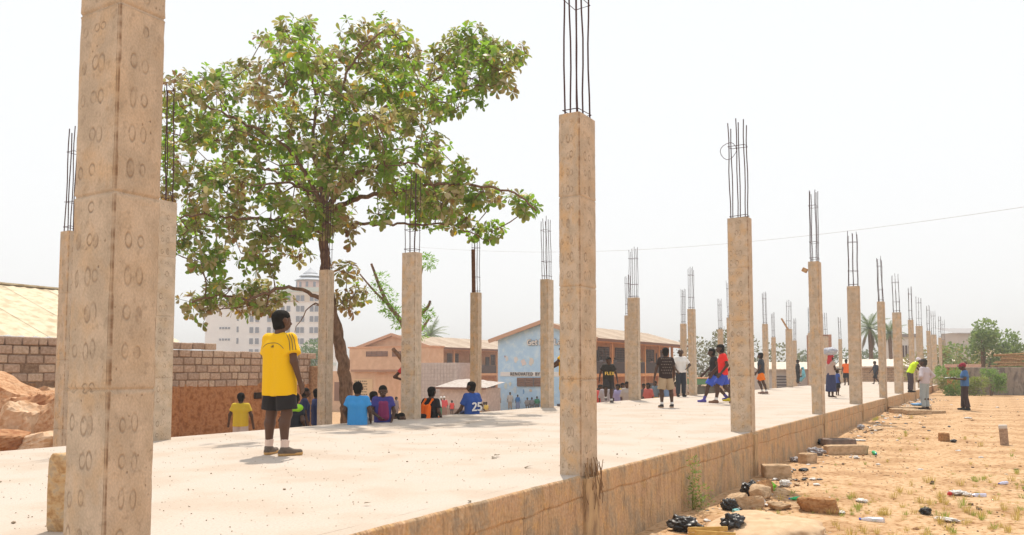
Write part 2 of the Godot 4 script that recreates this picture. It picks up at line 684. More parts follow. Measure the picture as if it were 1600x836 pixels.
		var hp := [[hd + Vector3(0, 0.026, 0) * h - look * 0.016 * h, hd + Vector3(0, 0.03, 0) * h + look * 0.008 * h, 0.0535 * h, 0.05 * h],
			[hd + Vector3(0, 0.022, 0) * h - look * 0.018 * h, hd + Vector3(0, -0.028, 0) * h - look * 0.019 * h, 0.0545 * h, 0.045 * h]]
		part(t, "hair", field_mesh(hp, 0.012 * h, maxf(cell * 0.5, 0.007), 0.004 if cell < 0.015 else 0.0, 40.0), flat("hair%s" % [hc], hc[0], hc[1], hc[2], 0.95))
	# shirt
	var sl: float = o.get("sleeve", 0.28)
	var loose: float = o.get("loose", 0.008) * h
	var hem: Vector3 = j.pelvis - spine * (o.get("hem", 0.05) as float) * h
	var sp := []
	for s: float in [-1.0, 1.0]:
		sp.append([hem + hside * s * 0.043 * h * wid, j.chest + side * s * 0.043 * h * wid, 0.067 * h * wid + loose, 0.064 * h * wid + loose, true])
		sp.append([j.chest + side * s * 0.043 * h * wid, j.neck + side * s * 0.032 * h - spine * 0.04 * h, 0.064 * h * wid + loose, 0.042 * h])
	sp.append([j.sh_l, j.sh_r, 0.042 * h, 0.042 * h])
	sp.append([j.neck - spine * 0.045 * h, j.neck - spine * 0.008 * h, 0.05 * h, 0.038 * h, false, true])
	for s: String in ["l", "r"]:
		var a: Vector3 = j["sh_" + s]
		var b: Vector3 = j["el_" + s]
		var w: Vector3 = j["wr_" + s]
		if sl <= 0.5:
			sp.append([a, a.lerp(b, sl * 2.0), 0.04 * h, 0.037 * h + loose, false, true])
		else:
			sp.append([a, b, 0.042 * h, 0.036 * h])
			sp.append([b, b.lerp(w, (sl - 0.5) * 2.0), 0.036 * h, 0.029 * h, false, true])
	var sh := field_mesh(sp, 0.02 * h, cell, 0.012 if cell < 0.03 else 0.0, 1.0)
	var shirt := part(t, "shirt", sh, o.shirt if o.shirt is Material else cloth(o.shirt))
	# shorts, trousers or skirt
	var lp := []
	var leg: float = o.get("leg", 0.3)
	var lw: float = o.get("legwide", 0.014) * h
	var kind: String = o.get("bottom", "shorts")
	for s: float in [-1.0, 1.0]:
		lp.append([j.pelvis + hside * s * 0.04 * h * wid, j.pelvis + hside * s * 0.04 * h * wid + spine * 0.045 * h, 0.071 * h * wid, 0.066 * h * wid, false, true])
	for s: String in ["l", "r"]:
		var a: Vector3 = j["hip_" + s]
		var b: Vector3 = j["knee_" + s]
		var w: Vector3 = j["ank_" + s]
		if kind == "skirt":
			var low: Vector3 = a.lerp(w, leg)
			lp.append([a, low, 0.07 * h * wid, 0.085 * h, false, true])
			lp.append([j.pelvis, (j.hip_l + j.hip_r) * 0.5 + (low - a), 0.075 * h, 0.095 * h, false, true])
		elif leg <= 0.5:
			lp.append([a, a.lerp(b, leg * 2.0), 0.064 * h * wid, 0.055 * h * wid + lw, false, true])
		else:
			lp.append([a, b, 0.063 * h * wid, 0.043 * h + lw * 0.6])
			lp.append([b, b.lerp(w, (leg - 0.5) * 2.0), 0.043 * h + lw * 0.6, 0.03 * h + lw, false, true])
	part(t, "skirt" if kind == "skirt" else kind, field_mesh(lp, 0.014 * h, cell, 0.01 if cell < 0.03 else 0.0, 1.0), cloth(o.low))
	for s: String in ["l", "r"]:
		var ak: Vector3 = j["ank_" + s]
		var kn: Vector3 = j["knee_" + s]
		var fd: Vector3 = j["foot_" + s]
		if o.has("sock"):
			part(t, "sock", field_mesh([[ak.lerp(kn, o.get("sock_top", 0.22)), ak, 0.0305 * h, 0.026 * h, true]], 0.01, maxf(cell * 0.6, 0.01)), cloth(o.sock))
		if o.has("shoe"):
			var dn := Vector3(0, -0.022, 0) * h
			var fl := Vector3(fd.x, 0, fd.z)
			if absf(fd.y) > 0.05 * h:
				fl = fd
				dn = Vector3.ZERO
			var heel := ak + dn - fl * 0.22
			var f := part(t, "shoe", field_mesh([[heel, ak + dn + fl * 1.05, 0.024 * h, 0.02 * h], [ak + Vector3(0, -0.002, 0) * h, ak + dn + fl * 0.6, 0.03 * h, 0.022 * h], [ak + Vector3(0, 0.012, 0) * h, ak, 0.027 * h, 0.027 * h, true]], 0.012, maxf(cell * 0.6, 0.009)), cloth(o.shoe))
			if o.has("sole"):
				part(f, "sole", field_mesh([[heel - Vector3(0, 0.008, 0) * h, ak + dn + fl * 1.06 - Vector3(0, 0.008, 0) * h, 0.0235 * h, 0.021 * h]], 0.01, maxf(cell * 0.6, 0.009)), cloth(o.sole))
	return t

# lay a line of points on the back of a garment mesh: nearest back-facing vertex, lifted a little
func draped(mesh: ArrayMesh, pts: Array, back: float, lift := 0.004) -> PackedVector3Array:
	var a := mesh.surface_get_arrays(0)
	var vs: PackedVector3Array = a[Mesh.ARRAY_VERTEX]
	var ns: PackedVector3Array = a[Mesh.ARRAY_NORMAL]
	var out := PackedVector3Array()
	for p: Vector2 in pts:
		var s := 0.0
		var zs := 0.0
		var nn := Vector3.ZERO
		for i in vs.size():
			var q := vs[i]
			if absf(q.x - p.x) < 0.025 and absf(q.y - p.y) < 0.025 and ns[i].z * back > 0.1:
				var w := 1.0 / (0.00002 + Vector2(q.x, q.y).distance_squared_to(p))
				s += w
				zs += q.z * w
				nn += ns[i] * w
		if s > 0.0:
			out.append(Vector3(p.x, p.y, zs / s) + nn.normalized() * lift)
	return out

# ------------------------------------------------------------------ ground, floor, columns
func make_camera_and_light() -> void:
	var cam := Camera3D.new()
	cam.name = "camera"
	add_child(cam)
	cam.position = Vector3(0, 0.98, 0)
	cam.rotation = Vector3(deg_to_rad(3.64), deg_to_rad(30.614), 0)
	cam.projection = Camera3D.PROJECTION_FRUSTUM
	cam.near = 0.1
	cam.far = 6000.0
	cam.size = 836.0 / 1270.0 * 0.1
	cam.frustum_offset = Vector2(0, 80.0 / 1270.0 * 0.1)
	cam.current = true
	var e := Environment.new()
	e.background_mode = Environment.BG_SKY
	var s := ProceduralSkyMaterial.new()
	s.sky_top_color = lin(0.755, 0.785, 0.82)
	s.sky_horizon_color = lin(0.845, 0.845, 0.84)
	s.sky_curve = 0.25
	s.ground_bottom_color = lin(0.45, 0.36, 0.26)
	s.ground_horizon_color = lin(0.85, 0.83, 0.80)
	s.ground_curve = 0.02
	s.sun_angle_max = 40.0
	s.sun_curve = 0.2
	e.sky = Sky.new()
	e.sky.sky_material = s
	e.tonemap_mode = Environment.TONE_MAPPER_LINEAR
	e.tonemap_exposure = 1.29
	e.fog_enabled = true
	e.fog_density = 0.0014
	e.fog_light_color = lin(0.95, 0.94, 0.92)
	e.sdfgi_enabled = true
	e.ssao_enabled = true
	e.ssil_enabled = true
	var w := WorldEnvironment.new()
	w.name = "world"
	w.environment = e
	add_child(w)
	var sun := DirectionalLight3D.new()
	sun.name = "sun"
	sun.light_energy = 1.1
	sun.light_color = Color(1.0, 0.965, 0.91)
	sun.light_angular_distance = 0.8
	sun.shadow_enabled = true
	add_child(sun)
	# the sun stands high, straight ahead of the camera
	var az := deg_to_rad(30.614)
	var el := deg_to_rad(62.0)
	var towards := Vector3(-sin(az) * cos(el), sin(el), -cos(az) * cos(el))
	sun.look_at_from_position(towards * 50.0, Vector3.ZERO, Vector3.UP)

func make_ground() -> void:
	var b := MB.new()
	var p := PackedVector3Array()
	var uv := PackedVector2Array()
	var segs := 240
	var r := 0.6
	var rad := [0.02]
	while r < 3000.0:
		rad.append(r)
		r *= 1.045 if r < 120.0 else 1.2
	for q: float in rad:
		for k in segs + 1:
			var a := TAU * (k % segs) / segs
			var x := cos(a) * q
			var z := sin(a) * q
			var y := gh(x, z) + 0.035 * n1.get_noise_2d(x * 40.0, z * 40.0) * clampf(q / 4.0, 0.0, 1.0)
			if x > -11.0 and x < -3.2 and z > -77.0:
				y = minf(y, -0.5)
			p.append(Vector3(x, y, z))
			uv.append(Vector2(x, z))
	b.grid(p, segs + 1, uv, true)
	var m := mottled("sand", [[0.30, 0.165, 0.075], [0.44, 0.265, 0.135], [0.53, 0.345, 0.20], [0.55, 0.365, 0.215], [0.50, 0.32, 0.18], [0.60, 0.425, 0.27]], 2.3, 0.98, 0.9, Vector3.ONE, 11, 7, 1024)
	var det := NoiseTexture2D.new()
	var nz := FastNoiseLite.new()
	nz.seed = 4
	nz.frequency = 0.004
	nz.fractal_octaves = 4
	det.noise = nz
	det.seamless = true
	det.width = 512
	det.height = 512
	var g := Gradient.new()
	g.offsets = PackedFloat32Array([0.3, 0.5, 0.7])
	g.colors = PackedColorArray([lin(0.78, 0.72, 0.66), lin(0.95, 0.93, 0.9), lin(1, 1, 1)])
	det.color_ramp = g
	m.detail_enabled = true
	m.detail_albedo = det
	m.detail_blend_mode = BaseMaterial3D.BLEND_MODE_MUL
	m.detail_uv_layer = BaseMaterial3D.DETAIL_UV_1
	struct("ground", b.done(), m)

func noise_bytes(w: int, h: int, freq: float, sd: int, type := FastNoiseLite.TYPE_SIMPLEX_SMOOTH, oct := 4) -> PackedByteArray:
	var nz := FastNoiseLite.new()
	nz.seed = sd
	nz.frequency = freq
	nz.noise_type = type
	nz.fractal_octaves = oct
	var im := nz.get_image(w, h)
	im.convert(Image.FORMAT_L8)
	return im.get_data()

func stretched(w: int, h: int, kx: int, ky: int, freq: float, sd: int) -> PackedByteArray:
	var nz := FastNoiseLite.new()
	nz.seed = sd
	nz.frequency = freq
	nz.fractal_octaves = 4
	var im := nz.get_image(maxi(4, w / kx), maxi(4, h / ky))
	im.convert(Image.FORMAT_L8)
	im.resize(w, h, Image.INTERPOLATE_CUBIC)
	return im.get_data()

# stained plaster of the plinth: streaks running down, rusty patches, old grey cement
func plinth_material() -> StandardMaterial3D:
	var w := 2048
	var h := 256
	var streak := stretched(w, h, 1, 6, 0.03, 3)
	var patch := noise_bytes(w, h, 0.010, 5)
	var fine := noise_bytes(w, h, 0.12, 8)
	var mid := noise_bytes(w, h, 0.028, 12)
	var thin := stretched(w, h, 1, 7, 0.14, 44)
	var data := PackedByteArray()
	data.resize(w * h * 3)
	var ht := PackedByteArray()
	ht.resize(w * h)
	for y in h:
		for x in w:
			var i := y * w + x
			var s := streak[i] / 255.0
			var pa := patch[i] / 255.0
			var f := fine[i] / 255.0
			var mi := mid[i] / 255.0
			var cr := 0.50
			var cg := 0.325
			var cb := 0.18
			var t := clampf((pa - 0.35) * 3.0, 0.0, 1.0)      # pinkish bare plaster
			cr = lerpf(cr, 0.47, t); cg = lerpf(cg, 0.30, t); cb = lerpf(cb, 0.18, t)
			t = clampf((s - 0.47) * 2.4, 0.0, 1.0) * clampf((mi - 0.3) * 2.2, 0.0, 1.0)   # grey-brown runs
			cr = lerpf(cr, 0.27, t); cg = lerpf(cg, 0.18, t); cb = lerpf(cb, 0.11, t)
			t = clampf((mi - 0.55) * 5.0, 0.0, 1.0)           # ochre blotches
			cr = lerpf(cr, 0.60, t * 0.4); cg = lerpf(cg, 0.36, t * 0.4); cb = lerpf(cb, 0.14, t * 0.4)
			t = clampf((0.5 - pa) * 4.0, 0.0, 1.0) * clampf(mi * 1.6, 0.0, 1.0)   # cement grey
			cr = lerpf(cr, 0.30, t * 0.75); cg = lerpf(cg, 0.24, t * 0.75); cb = lerpf(cb, 0.18, t * 0.75)
			var th := thin[i] / 255.0
			t = clampf((th - 0.50) * 2.6, 0.0, 1.0) * 0.85 * clampf((s - 0.35) * 3.0, 0.0, 1.0)       # thin pale and dark runs
			cr = lerpf(cr, 0.24, t); cg = lerpf(cg, 0.155, t); cb = lerpf(cb, 0.09, t)
			t = clampf((0.42 - th) * 3.0, 0.0, 1.0) * 0.55 * clampf((0.7 - s) * 2.5, 0.0, 1.0)
			cr = lerpf(cr, 0.66, t); cg = lerpf(cg, 0.47, t); cb = lerpf(cb, 0.30, t)
			var k := 0.9 + 0.42 * f
			var c := lin(clampf(cr * k, 0, 1), clampf(cg * k, 0, 1), clampf(cb * k, 0, 1))
			data[i * 3] = int(c.r * 255.0)
			data[i * 3 + 1] = int(c.g * 255.0)
			data[i * 3 + 2] = int(c.b * 255.0)
			ht[i] = int(clampf(0.4 * f + 0.3 * mi + 0.3 * (1.0 - th), 0, 1) * 255.0)
	var im := Image.create_from_data(w, h, false, Image.FORMAT_RGB8, data)
	var hm := Image.create_from_data(w, h, false, Image.FORMAT_L8, ht)
	hm.convert(Image.FORMAT_RGBA8)
	hm.bump_map_to_normal_map(3.0)
	var m := StandardMaterial3D.new()
	m.albedo_texture = ImageTexture.create_from_image(im)
	m.normal_enabled = true
	m.normal_texture = ImageTexture.create_from_image(hm)
	m.normal_scale = 1.3
	m.roughness = 0.97
	m.metallic_specular = 0.2
	return m

func edge_noise(z: float) -> float:
	return 0.016 * n1.get_noise_2d(z * 60.0, 7.0) + 0.011 * n1.get_noise_2d(z * 300.0, 31.0)

func make_floor() -> void:
	# the top sheet of the floor
	var b := MB.new()
	var p := PackedVector3Array()
	var uv := PackedVector2Array()
	var cols := 29
	for r in 161:
		var z := 4.0 - r * 0.5
		for k in cols:
			var x := -10.42 + (10.42 - 3.5) * k / (cols - 1)
			p.append(Vector3(x, 0.0025 * n1.get_noise_2d(x * 9.0, z * 9.0) if k < cols - 1 else 0.0, z))
			uv.append(Vector2(x, z))
	b.grid(p, cols, uv, true)
	var m := mottled("floor_top", [[0.43, 0.365, 0.31], [0.49, 0.426, 0.365], [0.505, 0.435, 0.375], [0.508, 0.438, 0.378], [0.515, 0.446, 0.386], [0.53, 0.46, 0.40]], 6.0, 0.96, 0.0, Vector3.ONE, 21, 3, 2048, 0.11)
	var det := NoiseTexture2D.new()
	var nz := FastNoiseLite.new()
	nz.seed = 9
	nz.frequency = 0.009
	nz.fractal_octaves = 5
	det.noise = nz
	det.seamless = true
	det.width = 512
	det.height = 512
	var g := Gradient.new()
	g.offsets = PackedFloat32Array([0.25, 0.5, 0.68])
	g.colors = PackedColorArray([lin(0.94, 0.895, 0.845), lin(1.0, 0.985, 0.965), lin(1, 1, 1)])
	det.color_ramp = g
	m.detail_enabled = true
	m.detail_albedo = det
	m.detail_blend_mode = BaseMaterial3D.BLEND_MODE_MUL
	struct("floor", b.done(), m)
	# grit lying on the floor
	var mm := MultiMesh.new()
	mm.transform_format = MultiMesh.TRANSFORM_3D
	mm.mesh = lump(Vector3(1, 0.6, 1), 0.5, 3, 1.2, 4, 6)
	mm.instance_count = 3600
	for i in mm.instance_count:
		var z := -1.5 - 40.0 * pow(rng.randf(), 2.2)
		var x := rr(-10.2, -3.55)
		var s := rr(0.004, 0.012) * (1.0 if rng.randf() < 0.97 else 2.4)
		mm.set_instance_transform(i, Transform3D(Basis(Vector3.UP, rr(0, TAU)).scaled(Vector3(s, s, s)), Vector3(x, 0.004 + s * 0.15, z)))
	var mi := MultiMeshInstance3D.new()
	mi.name = "grit"
	mi.multimesh = mm
	mi.material_override = mottled("grit", [[0.26, 0.20, 0.14], [0.44, 0.35, 0.26]], 0.3)
	mi.set_meta("kind", "stuff")
	mi.set_meta("label", "fine grit and crumbs of mortar scattered over the floor")
	mi.set_meta("category", "grit")
	add_child(mi)
	# the plinth that carries the floor on the sand side: slab lip, joint, plastered wall
	var t := thing("plinth_wall", "stained plastered plinth carrying the concrete floor along the sand strip", "wall", Vector3(-3.33, 0, 0))
	var zs := PackedFloat32Array()
	var z := 3.0
	while z > -77.0:
		zs.append(z)
		z -= 0.035 if z > -14.0 else (0.12 if z > -32.0 else 0.6)
	b = MB.new()
	p = PackedVector3Array()
	uv = PackedVector2Array()
	for q: float in zs:
		var e := edge_noise(q)
		var jy := -0.215 + 0.028 * n1.get_noise_2d(q * 22.0, 90.0) + 0.012 * n1.get_noise_2d(q * 140.0, 12.0)
		var jd := 0.012 + 0.010 * n1.get_noise_2d(q * 70.0, 55.0)
		var bul := 0.022 * n1.get_noise_2d(q * 18.0, 120.0)
		var prof := [Vector2(-0.17, 0.0), Vector2(-0.02 + e, 0.003), Vector2(-0.006 + e, -0.006), Vector2(0.0 + e * 0.9, -0.02), Vector2(0.004 + e * 0.5, -0.10),
			Vector2(0.006 + e * 0.4, jy + 0.022), Vector2(0.0, jy + 0.004), Vector2(-jd, jy), Vector2(-0.004, jy - 0.012), Vector2(bul, jy - 0.04), Vector2(bul * 1.3, -0.42), Vector2(bul, -0.62), Vector2(bul + 0.01, -0.8), Vector2(0.02, -1.3)]
		for w: Vector2 in prof:
			p.append(Vector3(w.x + 0.009 * n1.get_noise_2d(q * 130.0, w.y * 130.0), w.y, q))
			uv.append(Vector2(-q / 9.0, -w.y / 1.3 + (-w.x) * 0.2 * float(w.y > -0.01)))
	# the flat top of the lip belongs to the floor screed, the rest is plaster
	var lip := PackedVector3Array()
	var lipuv := PackedVector2Array()
	var face := PackedVector3Array()
	var faceuv := PackedVector2Array()
	for i in zs.size():
		for k in 14:
			if k < 2:
				lip.append(p[i * 14 + k])
				lipuv.append(uv[i * 14 + k])
			if k > 0:
				face.append(p[i * 14 + k])
				faceuv.append(uv[i * 14 + k])
	b.grid(face, 13, faceuv, true)
	part(t, "plaster_face", b.done(), plinth_material())
	b = MB.new()
	b.grid(lip, 2, lipuv, true)
	part(t, "screed_edge", b.done(), m)
	# yard side and ends of the floor
	b = MB.new()
	b.box(Vector3(-10.42 + 3.33 + 0.1, -0.806, -36.5), Vector3(0.2, 1.6, 81.0))
	b.box(Vector3(-3.6, -0.806, -76.0), Vector3(6.5, 1.6, 0.2))
	part(t, "yard_face", b.done(), mottled("old_cement", [[0.34, 0.24, 0.16], [0.48, 0.36, 0.25]], 1.2))

# board-marked concrete of the columns: paired oval stamps, seams of the shutter panels, stains
func column_material(sd: int, warm: float) -> StandardMaterial3D:
	var w := 256
	var h := 1280
	var col := noise_bytes(w, h, 0.011, sd)
	var fine := noise_bytes(w, h, 0.16, sd + 1)
	var mid := noise_bytes(w, h, 0.035, sd + 2)
	var dust := noise_bytes(w, h, 0.008, sd + 3)
	var stamp := PackedFloat32Array()
	stamp.resize(w * h)
	var r := RandomNumberGenerator.new()
	r.seed = sd
	# left half of the sheet: three stamps abreast; right half: two
	var xs := [0.08, 0.225, 0.30, 0.65, 0.775]
	for row in 21:
		var y := int((row + 0.5) * h / 21.0)
		for x: float in xs:
			if r.randf() < 0.12:
				continue
			var cx := x * w + r.randf_range(-1.5, 1.5)
			var cy := y + r.randf_range(-3, 3)
			var rx := r.randf_range(6.5, 9.0)
			var ry := r.randf_range(9.0, 16.0) * (0.6 if row % 5 == 0 else 1.0)
			var st := r.randf_range(0.6, 1.0)
			var fill := r.randf() < 0.14
			for yy in range(maxi(0, int(cy - ry - 3)), mini(h, int(cy + ry + 4))):
				for xx in range(maxi(0, int(cx - rx - 3)), mini(w, int(cx + rx + 4))):
					var d := Vector2((xx - cx) / rx, (yy - cy) / ry).length()
					var k := clampf(1.25 - absf(d - 1.0) * 4.2, 0.0, 1.0) * st
					if fill and d < 1.0:
						k = maxf(k, 0.5)
					var an := atan2(yy - cy, xx - cx) + cx
					k *= clampf(0.85 + 0.45 * sin(an * 1.5), 0.35, 1.0)
					stamp[yy * w + xx] = maxf(stamp[yy * w + xx], k)
	for q in 60:
		var cx := r.randf_range(4, w - 4)
		var cy := r.randf_range(4, h - 4)
		var rad := r.randf_range(0.8, 2.2)
		for yy in range(maxi(0, int(cy - 4)), mini(h, int(cy + 5))):
			for xx in range(maxi(0, int(cx - 4)), mini(w, int(cx + 5))):
				if Vector2(xx - cx, yy - cy).length() < rad:
					stamp[yy * w + xx] = 1.0
	var data := PackedByteArray()
	data.resize(w * h * 3)
	var ht := PackedByteArray()
	ht.resize(w * h)
	for y in h:
		for x in w:
			var i := y * w + x
			var a := clampf((col[i] / 255.0 - 0.3) * 2.2, 0.0, 1.0)
			var f := fine[i] / 255.0
			var mi := mid[i] / 255.0
			var cr := lerpf(0.48, 0.58, a)
			var cg := lerpf(0.382, 0.46, a)
			var cb := lerpf(0.285, 0.345, a)
			# red dust clinging in patches; tint set greyer on the right half
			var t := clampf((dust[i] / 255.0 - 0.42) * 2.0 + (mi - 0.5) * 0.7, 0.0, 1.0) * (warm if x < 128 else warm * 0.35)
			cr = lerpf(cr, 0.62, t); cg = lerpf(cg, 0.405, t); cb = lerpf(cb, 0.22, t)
			t = clampf((mi - 0.66) * 5.0, 0.0, 1.0) * 0.35
			cr = lerpf(cr, 0.27, t); cg = lerpf(cg, 0.21, t); cb = lerpf(cb, 0.16, t)
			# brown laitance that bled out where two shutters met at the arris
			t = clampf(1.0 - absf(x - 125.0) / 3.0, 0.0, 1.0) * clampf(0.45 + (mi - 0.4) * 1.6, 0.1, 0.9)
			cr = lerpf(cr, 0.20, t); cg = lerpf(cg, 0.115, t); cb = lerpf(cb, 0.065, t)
			t = stamp[i] * 0.62
			cr = lerpf(cr, 0.19, t); cg = lerpf(cg, 0.125, t); cb = lerpf(cb, 0.08, t)
			var k := 0.86 + 0.28 * f
			var c := lin(clampf(cr * k, 0, 1), clampf(cg * k, 0, 1), clampf(cb * k, 0, 1))
			data[i * 3] = int(c.r * 255.0)
			data[i * 3 + 1] = int(c.g * 255.0)
			data[i * 3 + 2] = int(c.b * 255.0)
			ht[i] = int(clampf(0.55 + 0.2 * f + 0.12 * mi - 0.5 * stamp[i], 0, 1) * 255.0)
	var im := Image.create_from_data(w, h, false, Image.FORMAT_RGB8, data)
	var hm := Image.create_from_data(w, h, false, Image.FORMAT_L8, ht)
	hm.convert(Image.FORMAT_RGBA8)
	hm.bump_map_to_normal_map(4.0)
	var m := StandardMaterial3D.new()
	m.albedo_texture = ImageTexture.create_from_image(im)
	m.normal_enabled = true
	m.normal_texture = ImageTexture.create_from_image(hm)
	m.normal_scale = 0.7
	m.roughness = 0.93
	m.metallic_specular = 0.25
	return m

# shaft of w (x) by d (z) and height h; chipped arrises, sunk seams between shutter panels
func shaft_mesh(w: float, d: float, h: float, sd: int, detail: bool, ends: bool) -> ArrayMesh:
	var b := MB.new()
	var ys := PackedFloat32Array()
	var seams := [h * 0.26, h * 0.515, h * 0.765]
	var y := 0.0
	var step := 0.035 if detail else 0.14
	while y < h - 0.01:
		ys.append(y)
		var nx := y + step
		for s: float in seams:
			if y < s - 0.011 and nx >= s - 0.011:
				ys.append_array([s - 0.011, s - 0.003, s + 0.003])
				nx = s + 0.011
		y = nx
	ys.append(h)
	var ch := 0.009
	for f in 4:
		# face centre direction and in-plane direction
		var o: Vector3 = [Vector3(0, 0, 1), Vector3(1, 0, 0), Vector3(0, 0, -1), Vector3(-1, 0, 0)][f]
		var s: Vector3 = [Vector3(1, 0, 0), Vector3(0, 0, -1), Vector3(-1, 0, 0), Vector3(0, 0, 1)][f]
		var half := (w if f % 2 == 0 else d) * 0.5
		var out := (d if f % 2 == 0 else w) * 0.5
		var p := PackedVector3Array()
		var uv := PackedVector2Array()
		var us := [-1.0, -0.6, -0.2, 0.2, 0.6, 1.0]
		for q: float in ys:
			var sunk := 0.0
			for sm: float in seams:
				if absf(q - sm) < 0.006:
					sunk = 0.006
				elif absf(q - sm) < 0.012:
					sunk = -0.003
			var bulge: float = 0.006 * sin(PI * fmod(q / (h * 0.257), 1.0))
			for u: float in us:
				var cut := ch
				if detail:
					var nb := n1.get_noise_3d((f + (0.5 if u > 0 else -0.5)) * 40.0, q * 260.0, sd * 9.0)
					cut += 0.012 * maxf(0.0, nb)
				var un := u * (half - (cut if absf(u) > 0.9 else 0.0))
				p.append(s * un + o * (out - sunk + bulge * (1.0 - u * u)) + Vector3(0, q, 0))
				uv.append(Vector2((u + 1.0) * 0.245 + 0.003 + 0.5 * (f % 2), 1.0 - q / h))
		b.grid(p, us.size(), uv, true)
		# arris strip to the next face
		p = PackedVector3Array()
		uv = PackedVector2Array()
		var o2: Vector3 = [Vector3(1, 0, 0), Vector3(0, 0, -1), Vector3(-1, 0, 0), Vector3(0, 0, 1)][f]
		for q: float in ys:
			var sunk := 0.0
			for sm: float in seams:
				if absf(q - sm) < 0.006:
					sunk = 0.006
				elif absf(q - sm) < 0.012:
					sunk = -0.003
			var c1 := ch
			var c2 := ch
			if detail:
				c1 += 0.012 * maxf(0.0, n1.get_noise_3d((f + 0.5) * 40.0, q * 260.0, sd * 9.0))
				c2 += 0.012 * maxf(0.0, n1.get_noise_3d(((f + 1) % 4 - 0.5) * 40.0, q * 260.0, sd * 9.0))
			p.append(s * (half - c1) + o * (out - sunk) + Vector3(0, q, 0))
			p.append(s * (half - sunk) + o * (out - c2) + Vector3(0, q, 0))
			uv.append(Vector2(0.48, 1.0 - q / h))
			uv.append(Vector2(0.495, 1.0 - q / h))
		b.grid(p, 2, uv, true)
	# rough top
	var tp := PackedVector3Array()
	var tu := PackedVector2Array()
	for i in 5:
		for k in 5:
			var e := i == 0 or i == 4 or k == 0 or k == 4
			tp.append(Vector3((k / 2.0 - 1.0) * (w * 0.5 - ch), h + (0.0 if e else 0.018 * n1.get_noise_2d(k * 60.0, i * 60.0 + sd * 10.0)), (1.0 - i / 2.0) * (d * 0.5 - ch)))
			tu.append(Vector2(k / 4.0, i / 40.0))
	b.grid(tp, 5, tu, true)
	return b.done()

var col_mats := []
var rebar_meshes := {}
const ORD := ["first", "second", "third", "fourth", "fifth", "sixth", "seventh", "eighth", "ninth", "tenth", "eleventh", "twelfth", "thirteenth"]

func make_column(label: String, near: Vector3, w: float, d: float, h: float, idx: int, detail: bool, bars: float, group: String) -> Node3D:
	# near = the corner towards +X and +Z
	var t := thing("concrete_column", label, "column", near + Vector3(-w * 0.5, 0, -d * 0.5), 0.0, group)
	if idx > 3 or h < 3.39:
		t.rotation = Vector3(rr(-0.006, 0.006), rr(-0.03, 0.03), rr(-0.006, 0.006))
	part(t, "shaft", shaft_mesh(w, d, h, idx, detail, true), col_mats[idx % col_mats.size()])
	var steel := flat("rebar", 0.085, 0.045, 0.045, 0.75)
	var seg := 7 if detail else 4
	var key := "%d_%d" % [seg, int(bars * 50.0)]
	if not rebar_meshes.has(key):
		var mb := MB.new()
		var pts := PackedVector3Array()
		var rad := PackedFloat32Array()
		for i in 7:
			pts.append(Vector3(0.006 * sin(i * 1.7), -0.03 + (bars + 0.03) * i / 6.0, 0.006 * cos(i * 1.3)))
			rad.append(0.0085)
		mb.tube(pts, rad, seg)
		rebar_meshes[key] = mb.done()
	var spots := [Vector2(-1, 1), Vector2(1, 1), Vector2(1, -1), Vector2(-1, -1)]
	if w > d:
		spots.append_array([Vector2(0, 1), Vector2(0, -1)])
	else:
		spots.append_array([Vector2(1, 0), Vector2(-1, 0)])
	var lean := Vector2(rr(-0.02, 0.02), rr(-0.02, 0.02))
	for s: Vector2 in spots:
		var bs := Basis(Vector3(0, 0, 1), lean.x + rr(-0.006, 0.006)) * Basis(Vector3(1, 0, 0), lean.y + rr(-0.006, 0.006))
		bs = bs * Basis(Vector3.UP, rr(0, TAU)).scaled(Vector3(1, rr(0.94, 1.04), 1))
		part(t, "rebar", rebar_meshes[key], steel, Vector3(s.x * (w * 0.5 - 0.045), h, s.y * (d * 0.5 - 0.045)), bs)
	for q in ([0.07, bars * 0.28, bars * 0.8] if not detail else [0.05, bars * 0.72]):
		var ty: float = q + rr(-0.02, 0.03)
		var hw := w * 0.5 - 0.03
		var hd := d * 0.5 - 0.03
		var mb := MB.new()
		var pts := PackedVector3Array()
		var rad := PackedFloat32Array()
		for c in [[-1, 1], [1, 1], [1, -1], [-1, -1], [-1, 1]]:
			pts.append(Vector3(c[0] * hw - lean.x * ty, ty + rr(-0.012, 0.012), c[1] * hd + lean.y * ty))
			rad.append(0.005)
		mb.tube(pts, rad, 4)
		part(t, "tie", mb.done(), steel, Vector3(0, h, 0))
	return t

